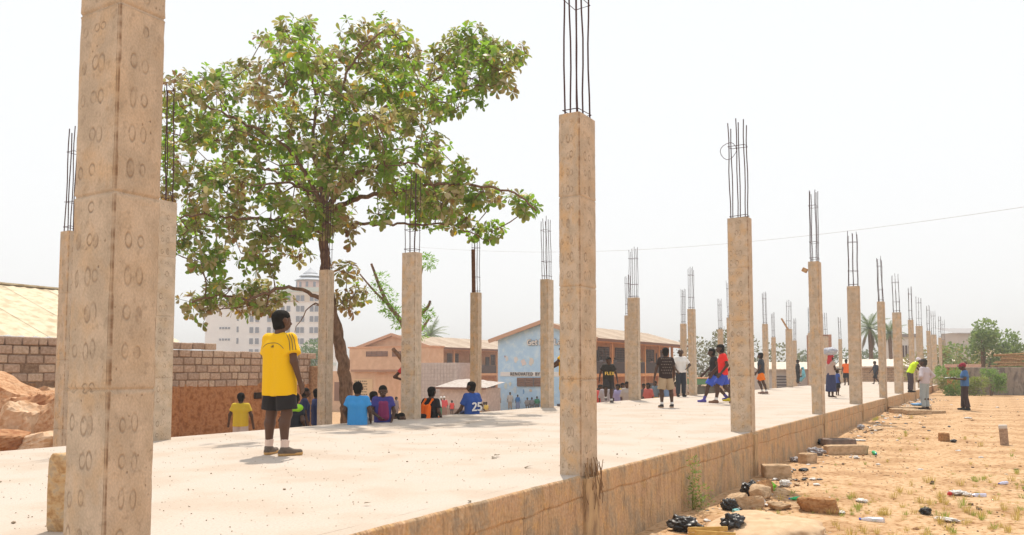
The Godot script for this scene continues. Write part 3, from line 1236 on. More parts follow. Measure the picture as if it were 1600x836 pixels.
func make_columns() -> void:
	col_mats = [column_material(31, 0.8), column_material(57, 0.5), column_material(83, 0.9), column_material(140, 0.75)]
	# front row, along the plinth
	var zs := [-2.17, -6.9, -13.1, -19.3, -25.6, -31.85, -38.2, -44.2, -50.5, -57.0, -63.2, -69.4, -75.4]
	var wall: Node3D = get_node("plinth_wall")
	for i in zs.size():
		var along := i % 2 == 1
		var w := 0.225 if along else 0.335
		var d := 0.365 if along else 0.245
		if i == 0:
			w = 0.31
			d = 0.235
		var text := "bare concrete column, %s along the plinth edge counted from the camera" % ORD[i]
		if i == 0:
			text = "tallest looking concrete column, cropped at the left, with rows of oval marks"
		elif i == 1:
			text = "concrete column with five long steel rods, rising at the plinth edge mid picture"
		elif i == 2:
			text = "concrete column at the plinth edge with a wire hoop on its steel rods"
		var c := make_column(text, Vector3(-3.335, -0.004, zs[i]), w, d, 3.46, i + 1, i < 3, 1.62, "columns of the front row")
		if i == 2:
			var mb := MB.new()
			var pts := PackedVector3Array()
			var rad := PackedFloat32Array()
			for k in 17:
				pts.append(Vector3(-0.13 + 0.13 * cos(TAU * k / 16.0), 1.12 + 0.14 * sin(TAU * k / 16.0), 0.1 + 0.03 * sin(k)))
				rad.append(0.005)
			mb.tube(pts, rad, 4)
			part(c, "wire_hoop", mb.done(), flat("rebar", 0, 0, 0), Vector3(0, 3.46, 0))
		if i == 3:
			part(c, "wood_block", boxm(Vector3(0.12, 0.1, 0.08), 0.01), mottled("plank", [[0.35, 0.2, 0.1], [0.55, 0.36, 0.2]], 0.5), Vector3(-0.2, 3.28, 0.1), Basis(Vector3(0, 0, 1), -0.5))
		# pilaster under the column, standing a little proud of the plaster
		if i > 0:
			var mb := MB.new()
			mb.bbox(Vector3(-0.062, -0.665, zs[i] - d * 0.5), Vector3(0.2, 1.28, d * 0.8), 0.01)
			part(wall, "pilaster", mb.done(), mottled("pilaster", [[0.30, 0.20, 0.12], [0.46, 0.31, 0.18], [0.52, 0.36, 0.2]], 0.5, 0.95, 0.4, Vector3(1, 0.3, 1), 6))
	# middle row, along the yard edge of the floor
	var z2 := [-7.2, -13.16, -18.9, -25.18, -31.04, -36.9, -43.0, -49.0, -55.0, -61.0, -67.0, -73.0]
	for i in z2.size():
		var along := i % 2 == 0
		var c := make_column("bare concrete column, %s along the yard edge of the floor" % ORD[i], Vector3(-10.08, -0.004, z2[i]), 0.235 if along else 0.345, 0.34 if along else 0.24, 3.4, i + 2, false, 1.66, "columns of the middle row")
		if i == 7:
			part(c, "wood_plank", boxm(Vector3(0.1, 0.75, 0.05), 0.008), mottled("plank", [], 1.0), Vector3(-0.2, 3.7, 0.15), Basis(Vector3(0, 0, 1), 0.5))
	# outer row of the veranda, standing in the lower yard
	var z3 := [-7.6, -13.55, -19.75, -25.8, -31.3, -38.2, -44.5, -50.6, -57.1, -64.0, -71.0]
	for i in z3.size():
		var base := gh(-12.9, z3[i]) - 0.1
		var c := make_column("slim concrete column, %s of the outer row standing in the yard" % ORD[i], Vector3(-12.85, base, z3[i]), 0.26, 0.23, 3.25 - base, i, false, 1.68, "columns of the outer row")
		if i == 2:
			part(c, "timber_post", boxm(Vector3(0.09, 1.35, 0.09), 0.01), mottled("plank_dark", [[0.10, 0.045, 0.025], [0.2, 0.1, 0.055]], 0.5), Vector3(-0.05, 3.25 - base + 0.6, 0.06), Basis(Vector3(0, 0, 1), 0.02))

# ------------------------------------------------------------------ trees and plants
func leaf_mesh(kind: int) -> ArrayMesh:
	# broad leaf, widest towards the tip, folded along the midrib and drooping; base at the origin, tip at +Z
	var st := [[0.0, 0.02], [0.22, 0.10], [0.48, 0.22], [0.74, 0.27], [0.92, 0.17], [1.0, 0.02]] if kind < 3 else [[0.0, 0.02], [0.3, 0.12], [0.6, 0.13], [1.0, 0.01]]
	var b := MB.new()
	var p := PackedVector3Array()
	var uv := PackedVector2Array()
	var droop: float = [0.18, 0.34, 0.05, 0.3][kind]
	var fold: float = [0.3, 0.15, 0.42, 0.2][kind]
	for s in st:
		var z: float = s[0]
		var w: float = s[1]
		for k in 3:
			p.append(Vector3((k - 1) * w, -droop * z * z + (fold * w if k != 1 else 0.0), z))
			uv.append(Vector2(k * 0.5, z))
	b.grid(p, 3, uv, false)
	return b.done()

func leaf_mat(key: String, r: float, g: float, bl: float, back: float, rough := 0.5) -> StandardMaterial3D:
	if mats.has(key):
		return mats[key]
	var m := flat(key, r, g, bl, rough)
	m.metallic_specular = 0.4
	m.backlight_enabled = true
	m.backlight = lin(minf(0.9, r * 1.9 * back), minf(0.9, g * 2.1 * back), minf(0.9, bl * 1.3 * back))
	return m

func limb_points(pts: Array) -> PackedVector3Array:
	var c := Curve3D.new()
	for i in pts.size():
		var p: Vector3 = pts[i]
		var t: Vector3 = (pts[mini(i + 1, pts.size() - 1)] - pts[maxi(i - 1, 0)]) / 6.0
		c.add_point(p, -t, t)
	c.bake_interval = 0.18
	return c.get_baked_points()

func make_almond_tree() -> void:
	var root: Vector3 = Vector3(-14.255, -0.478, -15.890)
	root.y = gh(root.x, root.z)
	var t := thing("almond_tree", "tall broad-leaved tree with tiered brownish green crown behind the columns", "tree", root)
	var bark := mottled("bark", [[0.10, 0.06, 0.038], [0.19, 0.115, 0.075], [0.26, 0.165, 0.11], [0.15, 0.09, 0.06]], 0.7, 0.95, 0.9, Vector3(1, 0.35, 1), 41)
	var limbs := [
		["trunk", 0.20, 0.115, [root - Vector3(0, 0.3, 0), Vector3(-14.275, 0.225, -15.827), Vector3(-14.328, 1.205, -15.723), Vector3(-14.513, 2.431, -15.522), Vector3(-14.631, 3.575, -15.368), Vector3(-14.647, 4.393, -15.298), Vector3(-14.637, 5.128, -15.250)]],
		["limb", 0.10, 0.03, [Vector3(-14.645, 4.458, -15.295), Vector3(-14.938, 4.698, -14.754), Vector3(-15.127, 4.686, -14.061), Vector3(-15.488, 4.624, -13.270), Vector3(-15.758, 4.620, -12.529), Vector3(-16.040, 4.508, -12.137)]],
		["limb", 0.085, 0.03, [Vector3(-14.686, 2.758, -15.396), Vector3(-14.879, 2.980, -14.800), Vector3(-14.978, 3.004, -14.273), Vector3(-15.158, 2.850, -13.829), Vector3(-15.353, 2.662, -13.495), Vector3(-15.686, 2.757, -12.942), Vector3(-16.081, 2.574, -12.488)]],
		["limb", 0.035, 0.012, [Vector3(-14.718, 2.627, -15.387), Vector3(-14.669, 2.628, -14.950), Vector3(-14.711, 2.225, -14.606), Vector3(-14.784, 1.904, -14.470)]],
		["limb", 0.11, 0.03, [Vector3(-14.631, 4.883, -15.271), Vector3(-14.146, 5.137, -15.307), Vector3(-13.233, 5.326, -15.367), Vector3(-12.242, 5.380, -15.484), Vector3(-11.206, 5.451, -15.742), Vector3(-10.153, 5.322, -16.259), Vector3(-9.607, 5.123, -16.596), Vector3(-9.277, 4.773, -16.818)]],
		["limb", 0.08, 0.02, [Vector3(-14.648, 4.360, -15.300), Vector3(-14.295, 4.723, -15.715), Vector3(-13.137, 4.775, -16.629), Vector3(-12.174, 4.809, -17.313), Vector3(-11.818, 4.642, -17.536), Vector3(-11.264, 4.374, -17.884)]],
		["limb", 0.11, 0.03, [Vector3(-14.640, 5.046, -15.254), Vector3(-14.755, 5.887, -15.241), Vector3(-15.092, 6.957, -15.311), Vector3(-15.124, 8.191, -15.434), Vector3(-15.506, 9.407, -15.234)]],
		["limb", 0.10, 0.03, [Vector3(-14.641, 5.014, -15.256), Vector3(-14.340, 6.464, -15.094), Vector3(-13.851, 7.820, -14.934), Vector3(-13.339, 8.818, -15.047), Vector3(-12.800, 9.405, -15.322)]],
		["limb", 0.10, 0.03, [Vector3(-14.621, 5.210, -15.253), Vector3(-14.235, 6.626, -15.493), Vector3(-13.930, 7.340, -15.970), Vector3(-13.481, 8.039, -16.534), Vector3(-12.978, 8.497, -17.147), Vector3(-12.551, 8.910, -17.486), Vector3(-12.061, 9.257, -17.866), Vector3(-11.177, 9.396, -18.379)]],
		["limb", 0.10, 0.03, [Vector3(-14.650, 5.177, -15.239), Vector3(-15.129, 6.393, -14.749), Vector3(-15.466, 6.840, -14.283), Vector3(-15.777, 7.088, -13.732), Vector3(-16.140, 7.310, -13.268), Vector3(-16.467, 7.496, -12.828), Vector3(-16.689, 7.738, -12.445)]],
		["limb", 0.09, 0.03, [Vector3(-14.640, 5.046, -15.254), Vector3(-15.984, 5.973, -15.787), Vector3(-17.627, 6.701, -16.159), Vector3(-19.367, 7.087, -16.032)]],
		["limb", 0.09, 0.03, [Vector3(-14.640, 5.046, -15.254), Vector3(-14.860, 6.145, -16.440), Vector3(-14.910, 7.210, -17.962), Vector3(-14.099, 7.708, -19.336)]],
		["limb", 0.08, 0.03, [Vector3(-14.648, 4.801, -15.267), Vector3(-13.969, 5.230, -14.008), Vector3(-13.714, 5.182, -12.765), Vector3(-13.627, 4.836, -12.144)]],
		["limb", 0.08, 0.03, [Vector3(-14.643, 4.965, -15.259), Vector3(-12.902, 5.687, -14.605), Vector3(-11.419, 5.636, -14.205), Vector3(-10.567, 5.439, -14.142)]]]
	var nodes := PackedVector3Array()
	var noder := PackedFloat32Array()
	for l in limbs:
		var pts := limb_points(l[3])
		var rad := PackedFloat32Array()
		for i in pts.size():
			var f := float(i) / (pts.size() - 1)
			rad.append(lerpf(l[1], l[2], pow(f, 0.8)) * (1.0 if l[0] == "trunk" else 0.68))
			if i > 0:
				pts[i] += Vector3(n1.get_noise_2d(i * 40.0, l[1] * 900.0), n1.get_noise_2d(i * 40.0, 77.0 + l[1] * 900.0), n1.get_noise_2d(i * 40.0, 200.0)) * 0.07
			if l[0] == "limb" and i > 3:
				nodes.append(pts[i])
				noder.append(rad[i])
			pts[i] -= root
		var mb := MB.new()
		mb.tube(pts, rad, 10 if l[0] == "trunk" else 7, true, 0.4)
		part(t, l[0], mb.done(), bark)
	# side branches out to every leafy spot, twigs, and rosettes of leaves at the twig ends
	var spots: PackedFloat32Array = PackedFloat32Array([-13.76, 10.20, -16.60, -19.43, 11.33, -17.45, -15.44, 9.72, -14.65, -14.79, 9.42, -14.53, -15.59, 10.09, -15.57, -13.59, 9.41, -15.19, -13.52, 9.38, -15.56, -11.02, 8.29, -13.62, -17.25, 10.12, -15.99, -14.64, 8.93, -14.10, -10.52, 6.59, -10.36, -15.71, 9.65, -16.47, -13.83, 8.84, -14.94, -14.30, 9.70, -17.06, -13.46, 9.50, -16.42, -10.61, 7.70, -13.54, -11.55, 8.99, -16.35, -12.44, 9.77, -18.45, -12.08, 9.87, -18.90, -10.86, 9.09, -17.37, -19.86, 10.10, -16.69, -15.73, 8.45, -13.62, -15.02, 8.19, -13.66, -13.53, 7.85, -12.76, -13.56, 7.87, -13.25, -13.22, 7.86, -13.49, -14.78, 8.90, -15.47, -15.61, 9.81, -17.29, -13.35, 8.68, -15.23, -13.90, 9.22, -16.53, -13.02, 8.76, -16.27, -14.79, 10.09, -19.06, -11.88, 8.70, -16.24, -11.81, 8.95, -17.02, -10.28, 8.34, -16.40, -9.98, 8.19, -16.30, -16.00, 7.40, -11.79, -20.19, 9.46, -15.02, -18.22, 8.87, -14.34, -15.99, 8.02, -13.02, -17.45, 8.96, -15.60, -15.12, 8.28, -14.45, -14.45, 7.98, -14.22, -16.42, 9.49, -17.20, -14.25, 8.16, -15.30, -14.77, 8.59, -16.47, -11.93, 7.52, -14.08, -12.05, 7.62, -14.61, -11.49, 7.69, -14.75, -12.08, 8.09, -16.13, -13.78, 9.47, -19.02, -10.49, 7.82, -15.43, -10.43, 7.81, -16.01, -9.87, 7.83, -16.19, -19.00, 8.23, -14.01, -15.54, 7.22, -11.95, -15.35, 7.38, -12.45, -16.20, 7.81, -13.42, -17.16, 8.48, -15.00, -13.75, 7.13, -12.45, -17.67, 8.74, -16.82, -15.37, 8.36, -15.73, -13.64, 7.72, -14.64, -14.28, 8.23, -15.83, -11.99, 7.20, -13.76, -12.30, 7.59, -14.97, -13.83, 8.37, -17.26, -12.21, 7.63, -15.78, -10.75, 7.16, -14.81, -11.31, 7.62, -16.10, -11.33, 7.95, -17.19, -19.11, 8.15, -14.28, -16.18, 6.96, -12.63, -19.20, 8.27, -15.48, -16.68, 7.39, -14.04, -16.59, 7.70, -14.88, -15.92, 7.50, -14.48, -16.41, 8.03, -15.76, -15.49, 7.58, -15.27, -13.27, 6.96, -13.93, -14.41, 7.53, -15.63, -14.05, 7.74, -15.70, -11.16, 6.33, -13.13, -13.42, 7.73, -16.55, -12.04, 7.24, -15.25, -12.86, 8.00, -17.47, -12.06, 7.67, -16.80, -19.59, 7.61, -14.39, -17.48, 7.06, -13.56, -17.42, 7.36, -13.86, -15.45, 6.75, -13.07, -16.44, 7.11, -14.36, -14.96, 7.12, -14.40, -14.95, 7.02, -15.25, -15.52, 7.72, -16.38, -13.09, 6.90, -14.67, -13.71, 7.12, -15.58, -14.40, 7.78, -17.22, -11.67, 6.70, -14.89, -13.33, 7.53, -17.25, -17.41, 6.45, -12.75, -19.00, 7.29, -14.53, -17.82, 7.02, -13.95, -15.88, 6.47, -12.86, -16.62, 6.74, -13.98, -16.51, 7.03, -14.70, -14.80, 6.39, -13.55, -15.79, 6.88, -15.26, -12.82, 5.83, -12.86, -15.32, 6.85, -16.01, -13.69, 6.60, -14.93, -14.35, 6.99, -15.98, -13.51, 6.83, -16.01, -11.82, 6.25, -14.31, -11.68, 6.52, -15.74, -12.74, 7.00, -17.59, -16.42, 5.92, -12.08, -17.43, 6.26, -14.03, -20.40, 7.32, -16.85, -17.65, 6.67, -15.12, -15.67, 6.30, -14.33, -16.37, 6.65, -15.42, -17.61, 7.20, -17.10, -14.44, 6.18, -14.87, -15.22, 6.45, -15.98, -14.31, 6.30, -15.64, -12.82, 5.86, -14.65, -11.27, 5.43, -13.62, -13.45, 6.48, -16.64, -13.49, 6.88, -17.60, -9.88, 5.32, -13.52, -13.26, 6.88, -19.27, -15.63, 5.44, -11.72, -16.06, 5.64, -12.75, -17.01, 5.85, -13.86, -14.39, 5.20, -12.44, -16.44, 5.96, -14.73, -16.82, 6.42, -16.17, -17.20, 6.75, -17.12, -13.03, 5.42, -13.61, -12.48, 5.31, -13.61, -15.62, 6.58, -17.50, -12.18, 5.33, -14.42, -11.80, 5.53, -14.39, -11.68, 5.43, -15.17, -12.85, 5.98, -17.28, -10.46, 5.55, -15.21, -17.22, 5.33, -12.68, -15.36, 5.05, -12.06, -14.64, 4.79, -11.69, -17.05, 5.74, -14.26, -16.93, 5.61, -14.58, -16.56, 5.63, -15.11, -13.57, 4.83, -12.95, -15.83, 5.89, -15.73, -15.18, 5.63, -15.42, -13.26, 5.30, -14.20, -13.86, 5.39, -15.17, -13.00, 5.60, -15.89, -12.15, 5.22, -15.09, -12.17, 5.27, -16.11, -13.22, 5.83, -18.29, -11.52, 5.45, -16.44, -17.36, 5.15, -13.56, -18.12, 5.28, -14.67, -16.66, 5.18, -14.21, -15.21, 4.97, -14.02, -18.41, 5.94, -17.80, -12.84, 4.43, -12.81, -13.17, 4.67, -13.78, -15.95, 5.46, -17.05, -11.97, 4.55, -14.24, -12.44, 5.16, -16.26, -13.55, 5.44, -18.08, -10.52, 4.60, -14.62, -19.87, 5.00, -15.03, -17.63, 4.75, -13.55, -15.70, 4.53, -12.76, -18.10, 4.98, -15.39, -17.63, 5.05, -15.31, -15.04, 4.36, -13.66, -15.18, 4.55, -14.33, -15.40, 4.69, -15.10, -13.59, 4.37, -13.88, -13.76, 4.51, -14.44, -14.92, 4.98, -16.29, -16.90, 4.20, -12.74, -16.95, 4.39, -13.39, -16.57, 4.39, -14.07, -15.07, 4.07, -13.53, -16.75, 4.62, -15.55, -14.36, 4.22, -13.99, -15.27, 4.64, -15.95, -12.96, 4.18, -14.25, -18.07, 4.01, -13.42, -15.70, 3.65, -12.35, -18.12, 4.30, -15.08, -16.76, 4.17, -15.06, -17.00, 2.86, -13.58, -17.10, 3.05, -13.93, -15.26, 2.85, -12.89, -16.23, 2.97, -14.31, -17.63, 3.29, -15.99, -16.69, 3.11, -15.57, -18.19, 2.78, -14.12, -16.92, 2.49, -13.64, -18.32, 2.77, -15.33, -17.13, 2.70, -14.68, -16.26, 2.64, -14.45, -15.51, 2.52, -14.21, -15.70, 2.72, -14.74, -12.58, 5.44, -15.96, -12.93, 5.83, -16.94, -12.59, 5.65, -17.23, -13.00, 6.04, -18.66, -11.54, 5.54, -17.07, -10.74, 5.37, -16.63, -11.44, 5.85, -18.52, -13.61, 5.43, -17.09, -12.86, 5.47, -16.63, -12.58, 5.31, -17.18, -11.36, 5.01, -15.86, -10.98, 5.16, -15.90, -10.92, 5.16, -16.60, -10.26, 5.21, -17.70, -13.66, 5.28, -17.82, -13.02, 5.24, -18.04, -11.91, 4.95, -17.17, -11.40, 4.85, -17.03, -10.12, 5.03, -17.79, -11.90, 4.77, -18.03, -11.02, 4.55, -17.62, -11.34, 9.62, -17.13, -11.86, 9.58, -17.24, -11.40, 9.49, -17.30, -10.83, 9.35, -17.21, -10.08, 8.80, -16.82, -12.25, 9.54, -17.98, -10.14, 8.30, -15.94, -10.85, 9.02, -17.75, -10.34, 8.90, -17.60, -11.76, 8.83, -17.35, -11.77, 8.77, -17.77, -11.18, 8.77, -17.76, -17.42, 3.76, -13.59, -17.33, 3.73, -14.20, -15.94, 3.83, -14.09, -15.16, 3.59, -13.99, -15.71, 3.94, -15.41, -14.26, 3.46, -15.75, -14.39, 3.05, -16.26, -14.51, 2.74, -15.90])
	var br := MB.new()
	var xf := []
	var seq := []
	for i in range(0, spots.size(), 3):
		var c := Vector3(spots[i], spots[i + 1], spots[i + 2])
		var near := 1e9
		for k in nodes.size():
			near = minf(near, nodes[k].distance_to(c))
		seq.append([near, c])
	seq.sort()
	for e0 in seq:
		var c: Vector3 = e0[1]
		var best := 0
		var bd := 1e9
		for k in nodes.size():
			var q := nodes[k].distance_to(c) + (0.25 if nodes[k].y > c.y else 0.0)
			if q < bd:
				bd = q
				best = k
		var a := nodes[best]
		var mid := (a + c) * 0.5 + Vector3(rr(-0.15, 0.15), rr(-0.2, 0.05), rr(-0.15, 0.15)) * minf(1.0, bd)
		br.tube(PackedVector3Array([a - root, mid - root, c - root]), PackedFloat32Array([minf(0.028, noder[best] * 0.7), 0.016, 0.009]), 4, false)
		nodes.append(mid)
		noder.append(0.02)
		nodes.append(c)
		noder.append(0.014)
		for k in 10:
			var dir := Vector3(rr(-1, 1), rr(-0.75, 0.9), rr(-1, 1)).normalized()
			var e := c + dir * rr(0.1, 0.44)
			br.tube(PackedVector3Array([c - root, e - root]), PackedFloat32Array([0.008, 0.005]), 3, false)
			var axis := (dir + Vector3(0, rr(0.0, 0.5), 0)).normalized()
			var sx := axis.cross(Vector3(rr(-1, 1), rr(-1, 1), rr(-1, 1))).normalized()
			var sy := axis.cross(sx)
			var n := rng.randi_range(6, 10)
			for q in n:
				var an := TAU * q / n + rr(-0.35, 0.35)
				var d := (sx * cos(an) + sy * sin(an) + axis * rr(-0.1, 0.9) - Vector3(0, rr(0.0, 0.4), 0)).normalized()
				var up := (axis + Vector3(0, 0.6, 0) + Vector3(rr(-0.4, 0.4), 0, rr(-0.4, 0.4))).normalized()
				var x := up.cross(d).normalized()
				var s := rr(0.11, 0.225)
				xf.append([Transform3D(Basis(x, d.cross(x), d).scaled_local(Vector3(s, s, s)), e - root + d * 0.015), s])
	var bm := part(t, "branches", br.done(), bark)
	bm.set_meta("kind", "stuff")
	# leaf colours: fresh green, dull olive, dusty brown, a few yellow
	var tones := [leaf_mat("leaf_green", 0.095, 0.15, 0.02, 1.6), leaf_mat("leaf_olive", 0.145, 0.145, 0.042, 1.15), leaf_mat("leaf_dusty", 0.30, 0.25, 0.15, 0.7), leaf_mat("leaf_brown", 0.21, 0.12, 0.05, 0.9), leaf_mat("leaf_yellow", 0.42, 0.27, 0.03, 1.0)]
	var lm := [leaf_mesh(0), leaf_mesh(1), leaf_mesh(2)]
	var groups := {}
	var eye := Vector3(0, 0.98, 0) - root
	var order := []
	for i in xf.size():
		order.append([xf[i][0].origin.distance_to(eye) - xf[i][1] * 12.0, i])
	order.sort()
	var single := {}
	for i in 300:
		single[order[i][1]] = true
	for i in xf.size():
		var p: Vector3 = xf[i][0].origin
		# autumn patches: low tiers and outer sprays are browner
		var v := n1.get_noise_3dv(p * 30.0) + rr(-0.42, 0.42)
		var lowness := clampf((4.6 - p.y) / 4.0, -0.4, 0.6)
		v += lowness * 0.30
		var tone := 0 if v < -0.16 else (1 if v < 0.16 else (2 if v < 0.52 else 3))
		if rng.randf() < 0.015:
			tone = 4
		var k := i % 3
		if single.has(i):
			var o := part(t, "leaf", lm[k], tones[tone])
			o.transform = xf[i][0]
			continue
		var key := tone * 3 + k
		if not groups.has(key):
			groups[key] = []
		groups[key].append(xf[i][0])
	for key: int in groups:
		var mm := MultiMesh.new()
		mm.transform_format = MultiMesh.TRANSFORM_3D
		mm.mesh = lm[key % 3]
		mm.instance_count = groups[key].size()
		for i in groups[key].size():
			mm.set_instance_transform(i, groups[key][i])
		var mi := MultiMeshInstance3D.new()
		mi.name = "crown"
		mi.multimesh = mm
		mi.material_override = tones[key / 3]
		mi.set_meta("kind", "stuff")
		t.add_child(mi, true)

# a crown of many small leaves round a branching trunk; clumps = [[offset, radius], ...]
func leafy(t: Node3D, clumps: Array, leaf: float, per: int, mat: Material, trunk_r: float, bark: Material, spread := 1.0) -> void:
	var br := MB.new()
	var xf := []
	for c in clumps:
		var ce: Vector3 = c[0]
		var r: float = c[1]
		if trunk_r > 0.0:
			var mid := Vector3(ce.x * 0.35, ce.y * 0.55, ce.z * 0.35)
			br.tube(PackedVector3Array([Vector3(0, -0.2, 0), mid, ce]), PackedFloat32Array([trunk_r, trunk_r * 0.5, trunk_r * 0.12]), 5, false)
		for k in per:
			var d := Vector3(rr(-1, 1), rr(-1, 1), rr(-1, 1))
			if d.length() > 1.0:
				d = d.normalized()
			d = d * (0.55 + 0.45 * d.length()) * r * (1.0 + 0.35 * n1.get_noise_3dv((ce + d * r) * 90.0 / maxf(r, 0.4)))
			var dir := (d.normalized() + Vector3(rr(-1, 1), rr(-1.0, 0.6), rr(-1, 1))).normalized()
			var x := dir.cross(Vector3(rr(-1, 1), rr(0.2, 1), rr(-1, 1))).normalized()
			var s := leaf * rr(0.6, 1.3)
			xf.append(Transform3D(Basis(x, dir.cross(x), dir).scaled_local(Vector3(s, s, s)), ce + d * spread))
	if trunk_r > 0.0:
		part(t, "trunk", br.done(), bark)
	var mm := MultiMesh.new()
	mm.transform_format = MultiMesh.TRANSFORM_3D
	if not mats.has("leaf_narrow_mesh"):
		mats["leaf_narrow_mesh"] = leaf_mesh(3)
		mats["leaf_wide_mesh"] = leaf_mesh(0)
	mm.mesh = mats["leaf_wide_mesh"] if leaf > 0.2 else mats["leaf_narrow_mesh"]
	mm.instance_count = xf.size()
	for i in xf.size():
		mm.set_instance_transform(i, xf[i])
	var mi := MultiMeshInstance3D.new()
	mi.name = "crown"
	mi.multimesh = mm
	mi.material_override = mat
	mi.set_meta("kind", "stuff")
	t.add_child(mi, true)

func frond(mb: MB, base: Vector3, dir: Vector3, length: float, droop: float, leaflet: float) -> void:
	var prev := base
	var d := dir
	var n := 12
	for i in n:
		d = (d - Vector3(0, droop / n, 0)).normalized()
		var p := prev + d * length / n
		mb.bar(prev, p, 0.012 * length * (1.0 - 0.7 * i / n) * 0.6, 3)
		var s := d.cross(Vector3.UP).normalized()
		for sg: float in [-1.0, 1.0]:
			for q in 2:
				var b0 := prev.lerp(p, q * 0.5)
				var ll := leaflet * sin(PI * clampf((i + 0.8 + q * 0.5) / (n + 1), 0.08, 1.0)) * rr(0.8, 1.1)
				var tip := b0 + (s * sg + d * 0.7 - Vector3(0, 0.45, 0)).normalized() * ll
				var w := d * 0.035 * length * 0.5
				mb.tri(b0 - w, tip, b0 + w)
		prev = p

func make_palm(label: String, at: Vector3, trunk: float, r: float, dead: int) -> void:
	var t := thing("palm_tree", label, "palm tree", at)
	var mb := MB.new()
	mb.tube(PackedVector3Array([Vector3(0, -0.3, 0), Vector3(0.1, trunk * 0.5, 0), Vector3(0, trunk, 0)]), PackedFloat32Array([0.28, 0.22, 0.2]), 8)
	part(t, "trunk", mb.done(), mottled("bark", [], 1.0))
	mb = MB.new()
	for i in 26:
		var a := i * 2.4
		var e := lerpf(1.35, -0.1, i / 26.0)
		frond(mb, Vector3(0, trunk, 0), Vector3(cos(a) * cos(e), sin(e), sin(a) * cos(e)), r * rr(0.85, 1.1), rr(0.9, 1.6), r * 0.22)
	part(t, "fronds", mb.done(), leaf_mat("palm_green", 0.10, 0.14, 0.05, 0.4))
	if dead > 0:
		mb = MB.new()
		for i in dead:
			var a := i * 2.1 + 0.3 * (i % 3)
			frond(mb, Vector3(0, trunk - 0.1, 0), Vector3(cos(a) * 0.7, -0.35, sin(a) * 0.7), r * rr(0.7, 1.0), 2.6, r * 0.2)
		part(t, "dead_fronds", mb.done(), leaf_mat("palm_dead", 0.24, 0.17, 0.10, 0.2))

func make_pruned_tree() -> void:
	var at: Vector3 = Vector3(-21.089, -0.655, -27.228)
	at.y = gh(at.x, at.z)
	var t := thing("pruned_tree", "lopped tree with bare stubs and small green tufts behind a column", "tree", at)
	var bark := mottled("bark", [], 1.0)
	var lim := [[0.2, 0.12, [at - Vector3(0, 0.3, 0), Vector3(-21.022, 0.681, -27.169), Vector3(-21.007, 1.883, -27.090), Vector3(-21.054, 2.551, -27.012)]],
		[0.12, 0.05, [Vector3(-21.058, 2.417, -27.019), Vector3(-21.313, 3.085, -26.819), Vector3(-21.729, 3.753, -26.524), Vector3(-22.026, 4.555, -26.289), Vector3(-22.149, 5.009, -26.182), Vector3(-22.274, 5.436, -26.077)]],
		[0.06, 0.03, [Vector3(-21.729, 3.753, -26.524), Vector3(-22.196, 4.287, -26.208), Vector3(-22.702, 5.009, -25.855)]],
		[0.12, 0.05, [Vector3(-21.058, 2.417, -27.019), Vector3(-20.432, 3.054, -26.761), Vector3(-19.708, 3.542, -26.571), Vector3(-19.610, 3.801, -26.610)]],
		[0.10, 0.05, [Vector3(-21.002, 2.016, -27.082), Vector3(-20.943, 2.574, -27.658), Vector3(-20.821, 3.285, -28.260)]],
		[0.12, 0.08, [Vector3(-21.018, 0.814, -27.162), Vector3(-20.985, 1.422, -26.554), Vector3(-21.097, 1.862, -26.106)]],
		[0.10, 0.06, [Vector3(-21.058, 2.417, -27.019), Vector3(-20.879, 3.904, -27.248), Vector3(-20.674, 5.408, -27.492)]]]
	for l in lim:
		var pts := limb_points(l[2])
		var rad := PackedFloat32Array()
		for i in pts.size():
			rad.append(lerpf(l[0], l[1], float(i) / (pts.size() - 1)))
			pts[i] -= at
		var mb := MB.new()
		mb.tube(pts, rad, 7)
		part(t, "limb", mb.done(), bark)
	var tufts := []
	for p in [Vector3(-21.927, 4.768, -26.332), Vector3(-22.104, 4.287, -26.263), Vector3(-21.695, 4.100, -26.518), Vector3(-21.870, 3.673, -26.446), Vector3(-21.601, 3.432, -26.623), Vector3(-20.334, 5.570, -27.215), Vector3(-20.152, 5.490, -27.328), Vector3(-19.714, 3.360, -26.581), Vector3(-19.853, 3.205, -26.510), Vector3(-21.375, 3.299, -26.767), Vector3(-21.341, 2.952, -26.813), Vector3(-20.570, 2.551, -27.298)]:
		tufts.append([p - at, rr(0.24, 0.34)])
	leafy(t, tufts, 0.15, 110, leaf_mat("leaf_fresh", 0.13, 0.24, 0.03, 0.9), 0.0, bark)

